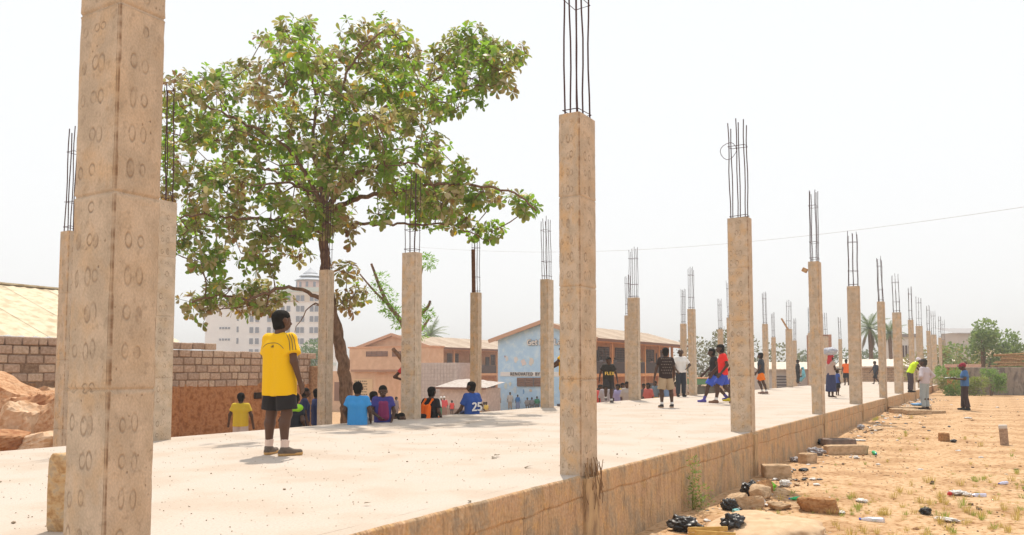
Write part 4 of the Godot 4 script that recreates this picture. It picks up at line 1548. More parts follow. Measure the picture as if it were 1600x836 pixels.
func make_trees_behind() -> void:
	var bark := mottled("bark", [], 1.0)
	var specs := [
		["thorn_tree", "rounded dusty thorn tree behind the school block's far end", Vector3(-28.765, -1.374, -94.926), [[4, 4.6, 2.4], [-2, 4.0, 2.2], [1, 2.6, 2.4], [5, 2.0, 2.4], [-3.4, 1.6, 2.0], [1.6, 5.6, 1.6], [8.2, 3.4, 2.2], [7, 1.2, 2], [3, 0.6, 2], [-1, 0.4, 2]], 0.34, 620, "leaf_dust_far", [0.10, 0.095, 0.05]],
		["round_tree", "small round clipped tree in front of the white office tower", Vector3(-86.379, 0.395, -88.647), [[0, 3.4, 1.7], [0.3, 1.8, 1.6], [-0.4, 2.6, 1.7]], 0.34, 620, "leaf_far_green", [0.07, 0.12, 0.05]],
		["leafy_tree", "pale green bushy tree beyond the grey wall at the right", Vector3(-0.750, 1.165, -71.729), [[0, 1.6, 1.1], [1.2, 2.2, 0.8], [-1.4, 0.9, 1.0], [-0.3, 2.9, 0.75], [2.6, 2.0, 0.8], [3.3, 1.2, 0.8], [0.6, 0.5, 1.2], [1.8, 0.8, 1.0], [-0.8, 2.1, 0.7]], 0.24, 420, "leaf_pale", [0.13, 0.17, 0.07]],
		["leafy_tree", "low yellowish thicket between the end columns and the grey wall", Vector3(-2.730, 0.917, -75.233), [[0, 0.8, 1.3], [-1.6, 0.8, 1.2], [1.6, 0.7, 1.2], [-0.6, 1.3, 0.7], [-2.6, 0.3, 1.0], [0.6, 0.2, 1.1]], 0.24, 420, "leaf_straw", [0.20, 0.17, 0.08]],
		["leafy_tree", "dark low tree line seen past the far columns", Vector3(-19.755, 0.297, -151.363), [[-6, 1.6, 1.8], [-3, 2.0, 2.2], [0, 1.7, 2.0], [3, 2.1, 2.2], [6, 1.6, 2.0], [-9, 1.5, 1.8]], 0.5, 420, "leaf_dark", [0.07, 0.085, 0.04]],
		["leafy_tree", "small distant tree between two far columns", Vector3(-29.592, 0.602, -157.163), [[0, 2.4, 1.6], [1.2, 1.8, 1.4], [-1.2, 1.6, 1.4]], 0.4, 420, "leaf_dark", [0.07, 0.085, 0.04]]]
	for s in specs:
		var at: Vector3 = s[2]
		at.y = gh(at.x, at.z)
		var lift: float = s[2].y - at.y
		var t := thing(s[0], s[1], "tree", at)
		var cl := []
		var rt := Vector3(cos(deg_to_rad(30.614)), 0, -sin(deg_to_rad(30.614)))
		for c in s[3]:
			cl.append([rt * c[0] + Vector3(rr(-1, 1), c[1] + lift, rr(-1, 1)), c[2]])
		var mc: Array = s[7]
		leafy(t, cl, s[4], s[5], leaf_mat(s[6], mc[0], mc[1], mc[2], 0.8), 0.22, bark)
	# bushes along the foot of the grey wall
	var bushes := [[1478, 600, 44.0, 0.55, "straggly yellow green bush at the end of the plinth"], [1490, 606, 43.0, 0.6, "leafy bush just behind the papers of the person in a red cap"], [1526, 604, 45.0, 0.7, "tall weedy bush to the right of the person in a red cap"], [1545, 608, 45.0, 0.6, "weedy bush against the middle of the grey wall"]]
	var at2 := [Vector3(-2.552, -0.344, -57.641), Vector3(-1.751, -0.337, -48.823), Vector3(-0.886, -0.342, -49.545), Vector3(-0.190, -0.357, -50.517)]
	for i in bushes.size():
		var p: Vector3 = at2[i]
		var t := thing("bush", bushes[i][4], "bush", on_ground(p), 0.0, "bushes by the grey wall")
		var cl := []
		for k in 7:
			cl.append([Vector3(rr(-0.7, 0.7), rr(0.1, 1.25) * (0.8 + 0.3 * (i % 2)), rr(-0.4, 0.4)), rr(0.2, 0.42)])
		leafy(t, cl, 0.13, 260, leaf_mat("bush%d" % (i % 2), 0.19 - 0.05 * (i % 2), 0.21, 0.06, 0.6), 0.02, bark)

# tufts of dry and green grass on the sand
func tuft_mesh(n: int, h: float, sd: int) -> ArrayMesh:
	var r := RandomNumberGenerator.new()
	r.seed = sd
	var mb := MB.new()
	for i in n:
		var a := r.randf() * TAU
		var o := Vector3(cos(a), 0, sin(a)) * r.randf() * h * 0.35
		var lean := Vector3(cos(a), 0, sin(a)) * r.randf_range(0.2, 0.9)
		var tip := o + (Vector3.UP + lean).normalized() * h * r.randf_range(0.5, 1.1)
		var mid := (o + tip) * 0.5 + Vector3(0, h * 0.12, 0)
		var w := Vector3(-sin(a), 0, cos(a)) * h * 0.018
		mb.quad(o - w, mid - w, mid + w, o + w)
		mb.tri(mid - w, tip, mid + w)
	return mb.done()

func make_ground_cover() -> void:
	var green := leaf_mat("grass_green", 0.22, 0.24, 0.06, 0.6, 0.8)
	var straw := leaf_mat("grass_straw", 0.42, 0.31, 0.12, 0.5, 0.9)
	var tm := [tuft_mesh(26, 0.16, 1), tuft_mesh(20, 0.12, 2), tuft_mesh(34, 0.2, 3)]
	# patches where grass grows
	var centres := [Vector3(-0.992, -0.759, -9.717), Vector3(-0.780, -0.741, -11.192), Vector3(-0.520, -0.733, -11.555), Vector3(-0.389, -0.700, -13.260), Vector3(-0.575, -0.721, -12.011), Vector3(0.005, -0.686, -14.540), Vector3(-1.472, -0.731, -11.550), Vector3(-1.491, -0.748, -10.819), Vector3(0.058, -0.734, -11.641), Vector3(-1.835, -0.743, -11.127), Vector3(-2.039, -0.764, -9.634), Vector3(0.292, -0.655, -16.314), Vector3(-0.371, -0.749, -10.108), Vector3(-3.421, -0.488, -26.633)]
	for v in 2:
		for k in 3:
			var mm := MultiMesh.new()
			mm.transform_format = MultiMesh.TRANSFORM_3D
			mm.mesh = tm[k]
			var n := 40 if v == 0 else 90
			mm.instance_count = n
			for i in n:
				var c: Vector3 = centres[rng.randi() % centres.size()]
				var p := c + Vector3(rng.randfn(0, 0.42), 0, rng.randfn(0, 0.55))
				if rng.randf() < 0.3:
					p = Vector3(rr(-2.6, 6.0), 0, rr(-22.0, -5.0))
				var s := rr(0.35, 1.0) * (0.7 if v == 0 else 0.8)
				if p.x < -3.15:
					p.x = -3.1
				mm.set_instance_transform(i, Transform3D(Basis(Vector3.UP, rr(0, TAU)).scaled(Vector3(s, s, s)), on_ground(p, -0.01)))
			var mi := MultiMeshInstance3D.new()
			mi.name = numbered("grass")
			mi.multimesh = mm
			mi.material_override = green if v == 0 else straw
			mi.set_meta("kind", "stuff")
			mi.set_meta("label", "thin tufts of green grass on the sand" if v == 0 else "thin tufts of dry straw grass on the sand")
			mi.set_meta("category", "grass")
			add_child(mi)
	# pebbles, clods and dead leaves
	for v in 4:
		var mm := MultiMesh.new()
		mm.transform_format = MultiMesh.TRANSFORM_3D
		mm.mesh = lump(Vector3(1, 0.55, 0.8), 0.6, 20 + v, 1.1, 5, 8)
		mm.instance_count = 2200 if v < 3 else 1500
		for i in mm.instance_count:
			var z := -3.0 - 34.0 * pow(rng.randf(), 1.8)
			var x := rr(-3.1, 9.0)
			if rng.randf() < 0.35:
				x = -3.1 + absf(rng.randfn(0, 0.7))
			elif v >= 2 and rng.randf() < 0.6:
				x = 1.6 + rng.randfn(0, 1.3)
				z = -12.5 + rng.randfn(0, 3.2)
			var s := rr(0.012, 0.03) * (1.0 if rng.randf() < 0.93 else 2.4)
			var sc := Vector3(s, s, s) if v < 3 else Vector3(s * 2.0, s * 0.25, s * 1.2)
			mm.set_instance_transform(i, Transform3D(Basis(Vector3.UP, rr(0, TAU)).scaled(sc), on_ground(Vector3(x, 0, z), s * 0.1)))
		var mi := MultiMeshInstance3D.new()
		mi.name = numbered("pebbles")
		mi.multimesh = mm
		mi.material_override = [mottled("peb0", [[0.30, 0.16, 0.08], [0.44, 0.26, 0.14]], 0.4), mottled("peb1", [[0.5, 0.38, 0.26], [0.62, 0.5, 0.36]], 0.4), mottled("peb2", [[0.12, 0.08, 0.055], [0.22, 0.15, 0.1]], 0.4), mottled("peb3", [[0.13, 0.08, 0.04], [0.3, 0.18, 0.08]], 0.4)][v]
		mi.set_meta("kind", "stuff")
		mi.set_meta("label", ["reddish pebbles and clods strewn over the sand", "pale pebbles strewn over the sand", "dark pebbles strewn over the sand", "dead leaves strewn over the sand"][v])
		mi.set_meta("category", "pebbles" if v < 3 else "leaves")
		add_child(mi)

# ------------------------------------------------------------------ walls and buildings behind
func pane(t: Node, called: String, a: Vector3, b: Vector3, depth: float, m: Material) -> MeshInstance3D:
	# box spanning two opposite corners in x and y (or z and y), grown by depth in the thin direction
	var lo := a.min(b)
	var hi := a.max(b)
	var s := hi - lo
	var c := (hi + lo) * 0.5
	for k in 3:
		s[k] = maxf(s[k], depth)
	return part(t, called, boxm(s), m, c - (t as Node3D).position)

func make_block_wall() -> void:
	var t := thing("block_wall", "old yard wall of pale cement blocks on red mud plaster behind the boy", "wall", Vector3(-22.2, 0, -16))
	var mortar := mottled("mortar", [[0.20, 0.13, 0.09], [0.30, 0.21, 0.15]], 0.6, 0.97, 0.6)
	var mud := mottled("mud", [[0.26, 0.105, 0.042], [0.36, 0.155, 0.065], [0.44, 0.21, 0.095], [0.33, 0.15, 0.07]], 2.6, 0.97, 0.7, Vector3.ONE, 3, 6, 512)
	var tones := [mottled("cb0", [[0.40, 0.28, 0.21], [0.54, 0.40, 0.32]], 0.5, 0.96, 0.5), mottled("cb1", [[0.34, 0.24, 0.185], [0.46, 0.345, 0.28]], 0.5, 0.96, 0.5, Vector3.ONE, 5), mottled("cb2", [[0.44, 0.32, 0.24], [0.58, 0.45, 0.36]], 0.5, 0.96, 0.5, Vector3.ONE, 7)]
	var brown := mottled("cb3", [[0.22, 0.12, 0.065], [0.36, 0.21, 0.12]], 0.6, 0.96, 0.6, Vector3.ONE, 8)
	var b := MB.new()
	b.box(Vector3(-0.12, 0.44, 0), Vector3(0.2, 2.2, 13.2))
	part(t, "mortar_core", b.done(), mortar)
	# mud-plastered lower half with a ragged top
	b = MB.new()
	var p := PackedVector3Array()
	var uv := PackedVector2Array()
	for i in 89:
		var z := 6.6 - 13.2 * i / 88.0
		var top := 0.56 + 0.16 * n1.get_noise_2d(z * 60.0, 3.0) + 0.06 * n1.get_noise_2d(z * 260.0, 9.0)
		if z > 3.1:
			top -= 0.85
		for k in 9:
			var f := k / 8.0
			var y := lerpf(top, -1.8, f)
			p.append(Vector3(0.035 + 0.03 * n1.get_noise_2d(z * 45.0, y * 45.0) - (0.06 if k == 0 else 0.0), y, z))
			uv.append(Vector2(z, y))
	b.grid(p, 9, uv, true)
	part(t, "mud_plaster", b.done(), mud)
	part(t, "pier", boxm(Vector3(0.22, 2.4, 0.34), 0.03), mud, Vector3(0.06, -0.72, -0.6))
	part(t, "pier", boxm(Vector3(0.3, 2.9, 0.4), 0.03), brown, Vector3(0.0, -0.3, -6.7))
	var bm := [boxm(Vector3(0.245, 0.205, 0.43), 0.016), boxm(Vector3(0.255, 0.212, 0.40), 0.02), boxm(Vector3(0.24, 0.2, 0.21), 0.018)]
	for row in 9:
		var y := 1.655 + 0.11 - row * 0.243
		var z := 6.6 - (0.23 if row % 2 else 0.0) - rr(0.0, 0.1)
		while z > -6.5:
			var k := 2 if rng.randf() < 0.12 else (1 if rng.randf() < 0.35 else 0)
			var l: float = [0.45, 0.42, 0.235][k]
			var zc := z - l * 0.5
			z -= l + rr(0.005, 0.03)
			if row == 0 and zc < -2.4:
				continue
			if row > 5 and zc < 2.9:
				continue
			if rng.randf() < 0.02:
				continue
			var m: Material = tones[rng.randi() % 3]
			if row > 5 or (row == 5 and zc > 3.0):
				m = brown
			part(t, "block", bm[k], m, Vector3(-0.12 + rr(-0.006, 0.012), y + rr(-0.008, 0.008), zc), Basis(Vector3(1, 0, 0), rr(-0.02, 0.02)))
	part(t, "vent_hole", boxm(Vector3(0.2, 0.22, 0.3), 0.01), flat("hole", 0.03, 0.02, 0.015), Vector3(0.0, 0.1, -4.0))
	# shed with a cream sheet-metal roof behind the wall
	var s := thing("metal_roof_shed", "low shed with a cream ribbed metal roof behind the yard wall", "shed", Vector3(-25, 0, -13), deg_to_rad(4.0))
	b = MB.new()
	b.box(Vector3(-3.4, 0.2, 2.0), Vector3(6.2, 3.6, 15.0))
	part(s, "wall", b.done(), mottled("shed_wall", [[0.36, 0.26, 0.19], [0.48, 0.36, 0.27]], 1.5))
	var rust := mottled("cream_sheet", [[0.44, 0.34, 0.21], [0.62, 0.52, 0.36], [0.66, 0.57, 0.41]], 2.5, 0.6, 0.0, Vector3.ONE, 15)
	for i in 19:
		var mb := MB.new()
		var q := PackedVector3Array()
		var qu := PackedVector2Array()
		var z0 := 9.6 - i * 0.82
		for k in 7:
			var z := z0 - 0.84 * k / 6.0
			var rise := 0.035 if k % 3 == 0 else 0.0
			for e in 3:
				var f := e / 2.0
				q.append(Vector3(lerpf(0.35, -5.0, f), lerpf(1.98, 4.02, f) + rise + 0.006 * (i % 2), z))
				qu.append(Vector2(z, f))
		mb.grid(q, 3, qu, false)
		part(s, "roof_sheet", mb.done(), rust)
	part(s, "eave_board", boxm(Vector3(0.05, 0.18, 15.4)), flat("dark_wood", 0.13, 0.08, 0.05), Vector3(0.3, 1.86, 2.0))
	part(s, "ridge_cap", boxm(Vector3(0.3, 0.06, 15.4)), rust, Vector3(-5.0, 4.06, 2.0))

func make_rubble() -> void:
	var rock := mottled("laterite", [[0.34, 0.15, 0.07], [0.48, 0.26, 0.14], [0.62, 0.40, 0.25], [0.44, 0.22, 0.11]], 1.6, 0.98, 0.6, Vector3.ONE, 19, 6, 512)
	var rock_pale := mottled("laterite_pale", [[0.46, 0.26, 0.14], [0.60, 0.40, 0.26], [0.68, 0.50, 0.35]], 1.2, 0.98, 0.6, Vector3.ONE, 29, 6)
	var rock_dark := mottled("laterite_dark", [[0.26, 0.105, 0.05], [0.38, 0.18, 0.09], [0.50, 0.29, 0.16]], 1.2, 0.98, 0.6, Vector3.ONE, 39, 6)
	var spec := [[Vector3(-17.106, 0.342, -9.136), Vector3(1.5, 0.85, 1.1), 0.5, -0.45, "long tilted laterite slab on top of the rubble heap"],
		[Vector3(-17.516, 0.248, -10.065), Vector3(0.9, 0.9, 0.9), 0.6, 0.2, "pale rounded laterite lump at the back of the rubble heap"],
		[Vector3(-15.281, 0.259, -8.476), Vector3(0.62, 0.5, 0.6), 0.3, 0.4, "small block of laterite resting in the middle of the heap"],
		[Vector3(-14.605, -0.036, -8.316), Vector3(0.7, 0.75, 0.7), 1.1, 0.0, "pitted hollow laterite lump beside the veranda column"],
		[Vector3(-14.612, -0.060, -7.964), Vector3(0.65, 0.8, 0.6), 2.0, 0.2, "upright split laterite lump in the rubble heap"],
		[Vector3(-15.111, -0.075, -7.903), Vector3(0.7, 0.6, 0.6), 0.7, -0.2, "angular laterite chunk at the left edge of the picture"],
		[Vector3(-16.214, 0.113, -8.517), Vector3(1.1, 0.7, 0.9), 0.2, 0.1, "broad smooth laterite boulder under the tilted slab"],
		[Vector3(-13.800, -0.251, -7.760), Vector3(1.0, 0.4, 0.7), 0.1, 0.0, "flat laterite slab at the foot of the heap"],
		[Vector3(-14.095, -0.212, -7.349), Vector3(0.7, 0.4, 0.6), 0.9, 0.1, "low laterite lump at the foot of the heap"],
		[Vector3(-16.411, 0.057, -9.569), Vector3(0.8, 1.2, 0.8), 1.9, 0.0, "tall laterite block leaning near the veranda column"]]
	for i in spec.size():
		var p: Vector3 = spec[i][0]
		solo("laterite_rock", spec[i][4], "rock", rock_mesh(spec[i][1] * 1.15, 100 + i * 7, 9, 0.14), [rock, rock_pale, rock_dark][i % 3], p, Basis(Vector3(0, 1, 0), spec[i][2]) * Basis(Vector3(0, 0, 1), spec[i][3]), "rubble heap")
	# the heap of earth that the lumps lie on
	var heap := lump(Vector3(4.4, 0.8, 3.6), 0.25, 77, 1.4, 14, 24)
	solo("earth_heap", "heap of red earth under the laterite rubble", "heap", heap, mottled("mud", [], 1.0), on_ground(Vector3(-16.092, -0.383, -8.742), 0.0))
	for i in 16:
		var p := Vector3(-21.2 + rr(-0.5, 0.9), 0, -14.0 - i * 0.45 + rr(-0.1, 0.1))
		solo("rubble_stone", "small stone, %s from the left along the foot of the mud wall" % ["first", "second", "third", "fourth", "fifth", "sixth", "seventh", "eighth", "ninth", "tenth", "eleventh", "twelfth", "thirteenth", "fourteenth", "fifteenth", "sixteenth"][i], "stone", rock_mesh(Vector3(rr(0.2, 0.5), rr(0.15, 0.3), rr(0.2, 0.4)), 300 + i), rock, on_ground(p, 0.08), Basis(Vector3.UP, rr(0, 6)), "stones along the mud wall")

func make_office_tower() -> void:
	var t := thing("office_tower", "pale multi-storey office tower with a domed pink turret, far off in haze", "building", Vector3(-185.896, 0.941, -169.437), facing(180.0))
	t.position.y = 0.0
	var u := func(px: float, py: float) -> Vector2: return Vector2((px - 410.0) / 5.29, (579.0 - py) / 5.29 + 0.98)
	var white := mottled("tower_white", [[0.74, 0.72, 0.72], [0.80, 0.78, 0.77]], 12.0)
	var cream := flat("tower_cream", 0.62, 0.52, 0.42)
	var glass := flat("tower_glass", 0.16, 0.17, 0.22, 0.3)
	var boxes := [["wall", 316, 367, 478, 630, -1.5, white], ["wall", 366.6, 503, 456, 630, 0.0, white], ["cornice", 364, 506, 449, 456, 0.8, flat("tower_green", 0.50, 0.56, 0.52)], ["band", 405, 503, 460, 472, 0.12, cream], ["canopy", 455, 506, 566, 571, 3.0, flat("tower_green", 0, 0, 0)], ["cornice", 315, 367, 474, 478, -1.0, white]]
	for q in boxes:
		var a: Vector2 = u.call(q[1], q[3])
		var b: Vector2 = u.call(q[2], q[4])
		var dz: float = q[5]
		part(t, q[0], boxm(Vector3(b.x - a.x, a.y - b.y, 20.0)), q[6], Vector3((a.x + b.x) * 0.5, (a.y + b.y) * 0.5, -10.0 + dz))
	var wm := boxm(Vector3(1.05, 1.7, 0.2))
	var fm := boxm(Vector3(1.3, 0.15, 0.3))
	for py in [466.0, 482.5, 498.5, 516.0, 533.5, 550.5]:
		for px in [391.5, 400.5, 419.0, 428.0, 440.0, 449.0, 464.0, 471.0, 485.5, 493.0]:
			if py < 470 and px < 405:
				continue
			var a: Vector2 = u.call(px, py)
			var w := part(t, "window", wm, glass, Vector3(a.x, a.y, 0.08 if py > 472 else 0.2))
			part(w, "sill", fm, white, Vector3(0, -0.95, 0.1))
	for py in [497.0, 515.0, 533.0]:
		var a: Vector2 = u.call(370.0, py)
		part(t, "window", boxm(Vector3(0.5, 1.7, 0.2)), glass, Vector3(a.x, a.y, 0.08))
		for k in 4:
			if py > 500:
				a = u.call(340.0 + k * 4.6, py - 2.5)
				part(t, "window", boxm(Vector3(0.6, 0.6, 0.2)), glass, Vector3(a.x, a.y, -1.42))
	var c: Vector2 = u.call(475.0, 449.0)
	var pink := flat("turret_pink", 0.66, 0.43, 0.36)
	var roof := flat("turret_roof", 0.44, 0.47, 0.52, 0.6)
	var mb := MB.new()
	mb.lathe(PackedVector2Array([Vector2(0, 2.6), Vector2(4.2, 2.6), Vector2(4.2, 0.0)]), Vector3(c.x, c.y, -6.0), 24)
	part(t, "turret", mb.done(), pink)
	for k in 12:
		var a := TAU * k / 12.0
		part(t, "window", boxm(Vector3(0.7, 1.5, 0.7)), glass, Vector3(c.x + cos(a) * 4.0, c.y + 1.25, -6.0 + sin(a) * 4.0), Basis(Vector3.UP, -a))
	for k in 3:
		mb = MB.new()
		var r: float = [4.8, 3.4, 2.2][k]
		var y: float = [2.6, 3.9, 4.8][k]
		mb.lathe(PackedVector2Array([Vector2(0.02, y + [1.6, 1.3, 2.0][k]), Vector2(r * 0.45, y + [1.3, 1.0, 1.0][k]), Vector2(r * 0.72, y + 0.7), Vector2(r, y + 0.1), Vector2(r, y), Vector2(0, y)]), Vector3(c.x, c.y, -6.0), 24)
		part(t, "turret_roof", mb.done(), roof)

func louvre(t: Node3D, ce: Vector3, w: float, h: float, side: int, m: Material, frame: Material) -> void:
	# window in a wall facing +X (side 0) or +Z (side 1)
	var b := Basis.IDENTITY if side == 1 else Basis(Vector3.UP, PI / 2)
	var o := part(t, "window", boxm(Vector3(w, h, 0.06)), m, ce - t.position, b)
	var n := int(w / 0.95) + 1
	for k in n + 1:
		part(o, "frame", boxm(Vector3(0.09, h, 0.1)), frame, Vector3(-w * 0.5 + w * k / n, 0, 0.02))
	for k in int(h / 0.22):
		part(o, "slat", boxm(Vector3(w, 0.05, 0.05)), frame, Vector3(0, -h * 0.5 + 0.12 + k * 0.22, 0.05), Basis(Vector3(1, 0, 0), 0.5))

func roof_sheets(t: Node3D, x0: float, y0: float, x1: float, y1: float, z0: float, z1: float, m: Array) -> void:
	# one slope of a sheet roof from eave (x0,y0) to ridge (x1,y1), laid in strips along z
	var n := int(absf(z1 - z0) / 1.6)
	for i in n:
		var za := lerpf(z0, z1, float(i) / n)
		var zb := lerpf(z0, z1, float(i + 1) / n) + signf(z1 - z0) * 0.08
		var mb := MB.new()
		var q := PackedVector3Array()
		var u := PackedVector2Array()
		for k in 9:
			var f := k / 8.0
			for e in 2:
				q.append(Vector3(lerpf(x0, x1, e), lerpf(y0, y1, e) + 0.03 * (k % 2) + 0.012 * (i % 2), lerpf(za, zb, f)) - t.position)
				u.append(Vector2(f, e))
		mb.grid(q, 2, u, (x1 < x0) != (z1 < z0))
		part(t, "roof_sheet", mb.done(), m[i % m.size()])

func make_school() -> void:
	var orange := mottled("school_orange", [[0.62, 0.27, 0.105], [0.70, 0.33, 0.14], [0.68, 0.35, 0.17]], 5.0)
	var peach := mottled("school_peach", [[0.60, 0.38, 0.24], [0.68, 0.45, 0.30]], 5.0)
	var dark := flat("louvre_dark", 0.085, 0.05, 0.045, 0.6)
	var frame := flat("louvre_frame", 0.20, 0.12, 0.095, 0.7)
	var brown := flat("fascia", 0.19, 0.095, 0.065)
	var sheets := [mottled("sheet0", [[0.34, 0.25, 0.18], [0.48, 0.38, 0.29]], 3.0, 0.7), mottled("sheet1", [[0.30, 0.21, 0.15], [0.44, 0.34, 0.25]], 3.0, 0.7, 0.0, Vector3.ONE, 4), mottled("sheet2", [[0.38, 0.29, 0.21], [0.52, 0.42, 0.33]], 3.0, 0.7, 0.0, Vector3.ONE, 9)]
	var rail := flat("railing", 0.10, 0.075, 0.075, 0.6)
	for blk in 2:
		var xf: float = [-28.8, -55.0][blk]     # front of the corridor
		var xb: float = [-38.0, -64.8][blk]
		var za: float = [-61.8, -74.3][blk]
		var zb: float = [-85.9, -104.0][blk]
		var gy: float = [-2.7, -3.3][blk]
		var eave: float = [3.72, 3.72][blk]
		var fl: float = [0.70, 0.62][blk]
		var ridge := eave + 1.4
		var xm := (xf + xb) * 0.5
		var t := thing("school_block", ["two-storey school block with a blue painted gable and orange corridor front", "two-storey peach school block with a brown sheet roof, left of the blue gable"][blk], "building", Vector3(xm, gy, (za + zb) * 0.5))
		var wall := orange if blk == 0 else mottled("school_orange2", [[0.58, 0.30, 0.15], [0.66, 0.37, 0.20]], 5.0)
		var xr := xf - 1.9
		pane(t, "wall", Vector3(xr, gy - 0.5, za - 0.3), Vector3(xb + 0.02, eave, zb), 0.1, wall)
		# gable end
		var mb := MB.new()
		var g := [Vector3(xb - 0.03, gy - 0.5, za), Vector3(xb - 0.03, eave, za), Vector3(xm, ridge - 0.1, za), Vector3(xf + 0.03, eave, za), Vector3(xf + 0.03, gy - 0.5, za)]
		var back := Vector3(0, 0, -0.3)
		var off := t.position
		for k in 5:
			g[k] -= off
		mb.quad(g[0], g[1], g[3], g[4])
		mb.tri(g[1], g[2], g[3])
		mb.quad(g[4], g[3], g[3] + back, g[4] + back)
		mb.quad(g[0] + back, g[1] + back, g[1], g[0])
		mb.quad(g[4] + back, g[3] + back, g[1] + back, g[0] + back)
		mb.tri(g[3] + back, g[2] + back, g[1] + back)
		part(t, "gable_wall", mb.done(), mottled("gable_blue", [[0.41, 0.60, 0.80], [0.44, 0.63, 0.82], [0.55, 0.70, 0.83]], 4.0, 0.9, 0.0, Vector3.ONE, 12) if blk == 0 else peach)
		# upper floor of the corridor, posts, rails
		pane(t, "corridor_floor", Vector3(xf, fl - 0.28, za - 0.3), Vector3(xr - 0.01, fl, zb), 0.1, wall)
		pane(t, "top_beam", Vector3(xf - 0.03, eave - 0.35, za - 0.3), Vector3(xf - 0.25, eave, zb), 0.1, wall)
		var n := 6
		for k in n + 1:
			var z := lerpf(za - 0.45, zb + 0.2, float(k) / n)
			pane(t, "corridor_post", Vector3(xf - 0.04, gy - 0.5, z), Vector3(xf - 0.26, fl - 0.28, z), 0.22, wall)
			pane(t, "corridor_post", Vector3(xf - 0.04, fl, z), Vector3(xf - 0.26, eave - 0.35, z), 0.22, wall)
		pane(t, "handrail", Vector3(xf - 0.07, fl + 1.0, za - 0.3), Vector3(xf - 0.13, fl + 1.06, zb), 0.05, rail)
		for k in 110:
			var z := lerpf(za - 0.4, zb, k / 110.0)
			part(t, "baluster", mats_box("bal", Vector3(0.05, 1.0, 0.05)), rail, Vector3(xf - 0.1, fl + 0.5, z) - t.position)
		pane(t, "rail_panel", Vector3(xf - 0.16, fl + 0.04, za - 0.4), Vector3(xf - 0.19, fl + 0.95, zb), 0.03, flat("rail_panel", 0.20, 0.13, 0.12))
		for fo in 2:
			var wy: float = (fl + 1.75) if fo == 0 else (gy + 1.7)
			for k in 6:
				var z := lerpf(za - 2.6, zb + 2.2, k / 5.0)
				louvre(t, Vector3(xr + 0.03, wy, z), 2.3, 1.35, 0, dark, frame)
			for k in 3:
				pane(t, "door", Vector3(xr + 0.01, (fl if fo == 0 else gy), lerpf(za - 4.6, zb + 4.2, k / 2.0)), Vector3(xr + 0.06, (fl if fo == 0 else gy) + 2.1, lerpf(za - 4.6, zb + 4.2, k / 2.0) - 0.95), 0.05, dark)
		roof_sheets(t, xf + 0.7, eave - 0.1, xm, ridge, za + 0.5, zb - 0.4, sheets)
		roof_sheets(t, xb - 0.7, eave - 0.1, xm, ridge, za + 0.5, zb - 0.4, sheets)
		pane(t, "fascia", Vector3(xf + 0.72, eave - 0.3, za + 0.5), Vector3(xf + 0.75, eave - 0.06, zb - 0.4), 0.04, brown)
		# barge boards along the gable
		for s in [[xf + 0.72, 1], [xb - 0.72, -1]]:
			var a := Vector3(s[0], eave - 0.16, za + 0.5)
			var c := Vector3(xm, ridge + 0.02, za + 0.5)
			var l := a.distance_to(c)
			var ang := atan2(c.y - a.y, c.x - a.x)
			part(t, "barge_board", boxm(Vector3(l, 0.34, 0.05)), flat("barge", 0.50, 0.30, 0.20), (a + c) * 0.5 - t.position, Basis(Vector3(0, 0, 1), ang))
		if blk == 0:
			decorate_gable(t, za + 0.012)
			for k in 3:
				louvre(t, [Vector3(-35.567, -0.036, -61.700), Vector3(-34.765, -0.030, -61.700), Vector3(-33.878, -0.024, -61.700)][k] + Vector3(0, 0, 0.0), 0.72, 0.75, 1, flat("louvre_brown", 0.24, 0.13, 0.09), frame)

func mats_box(key: String, s: Vector3) -> ArrayMesh:
	if not mats.has(key):
		mats[key] = boxm(s)
	return mats[key]

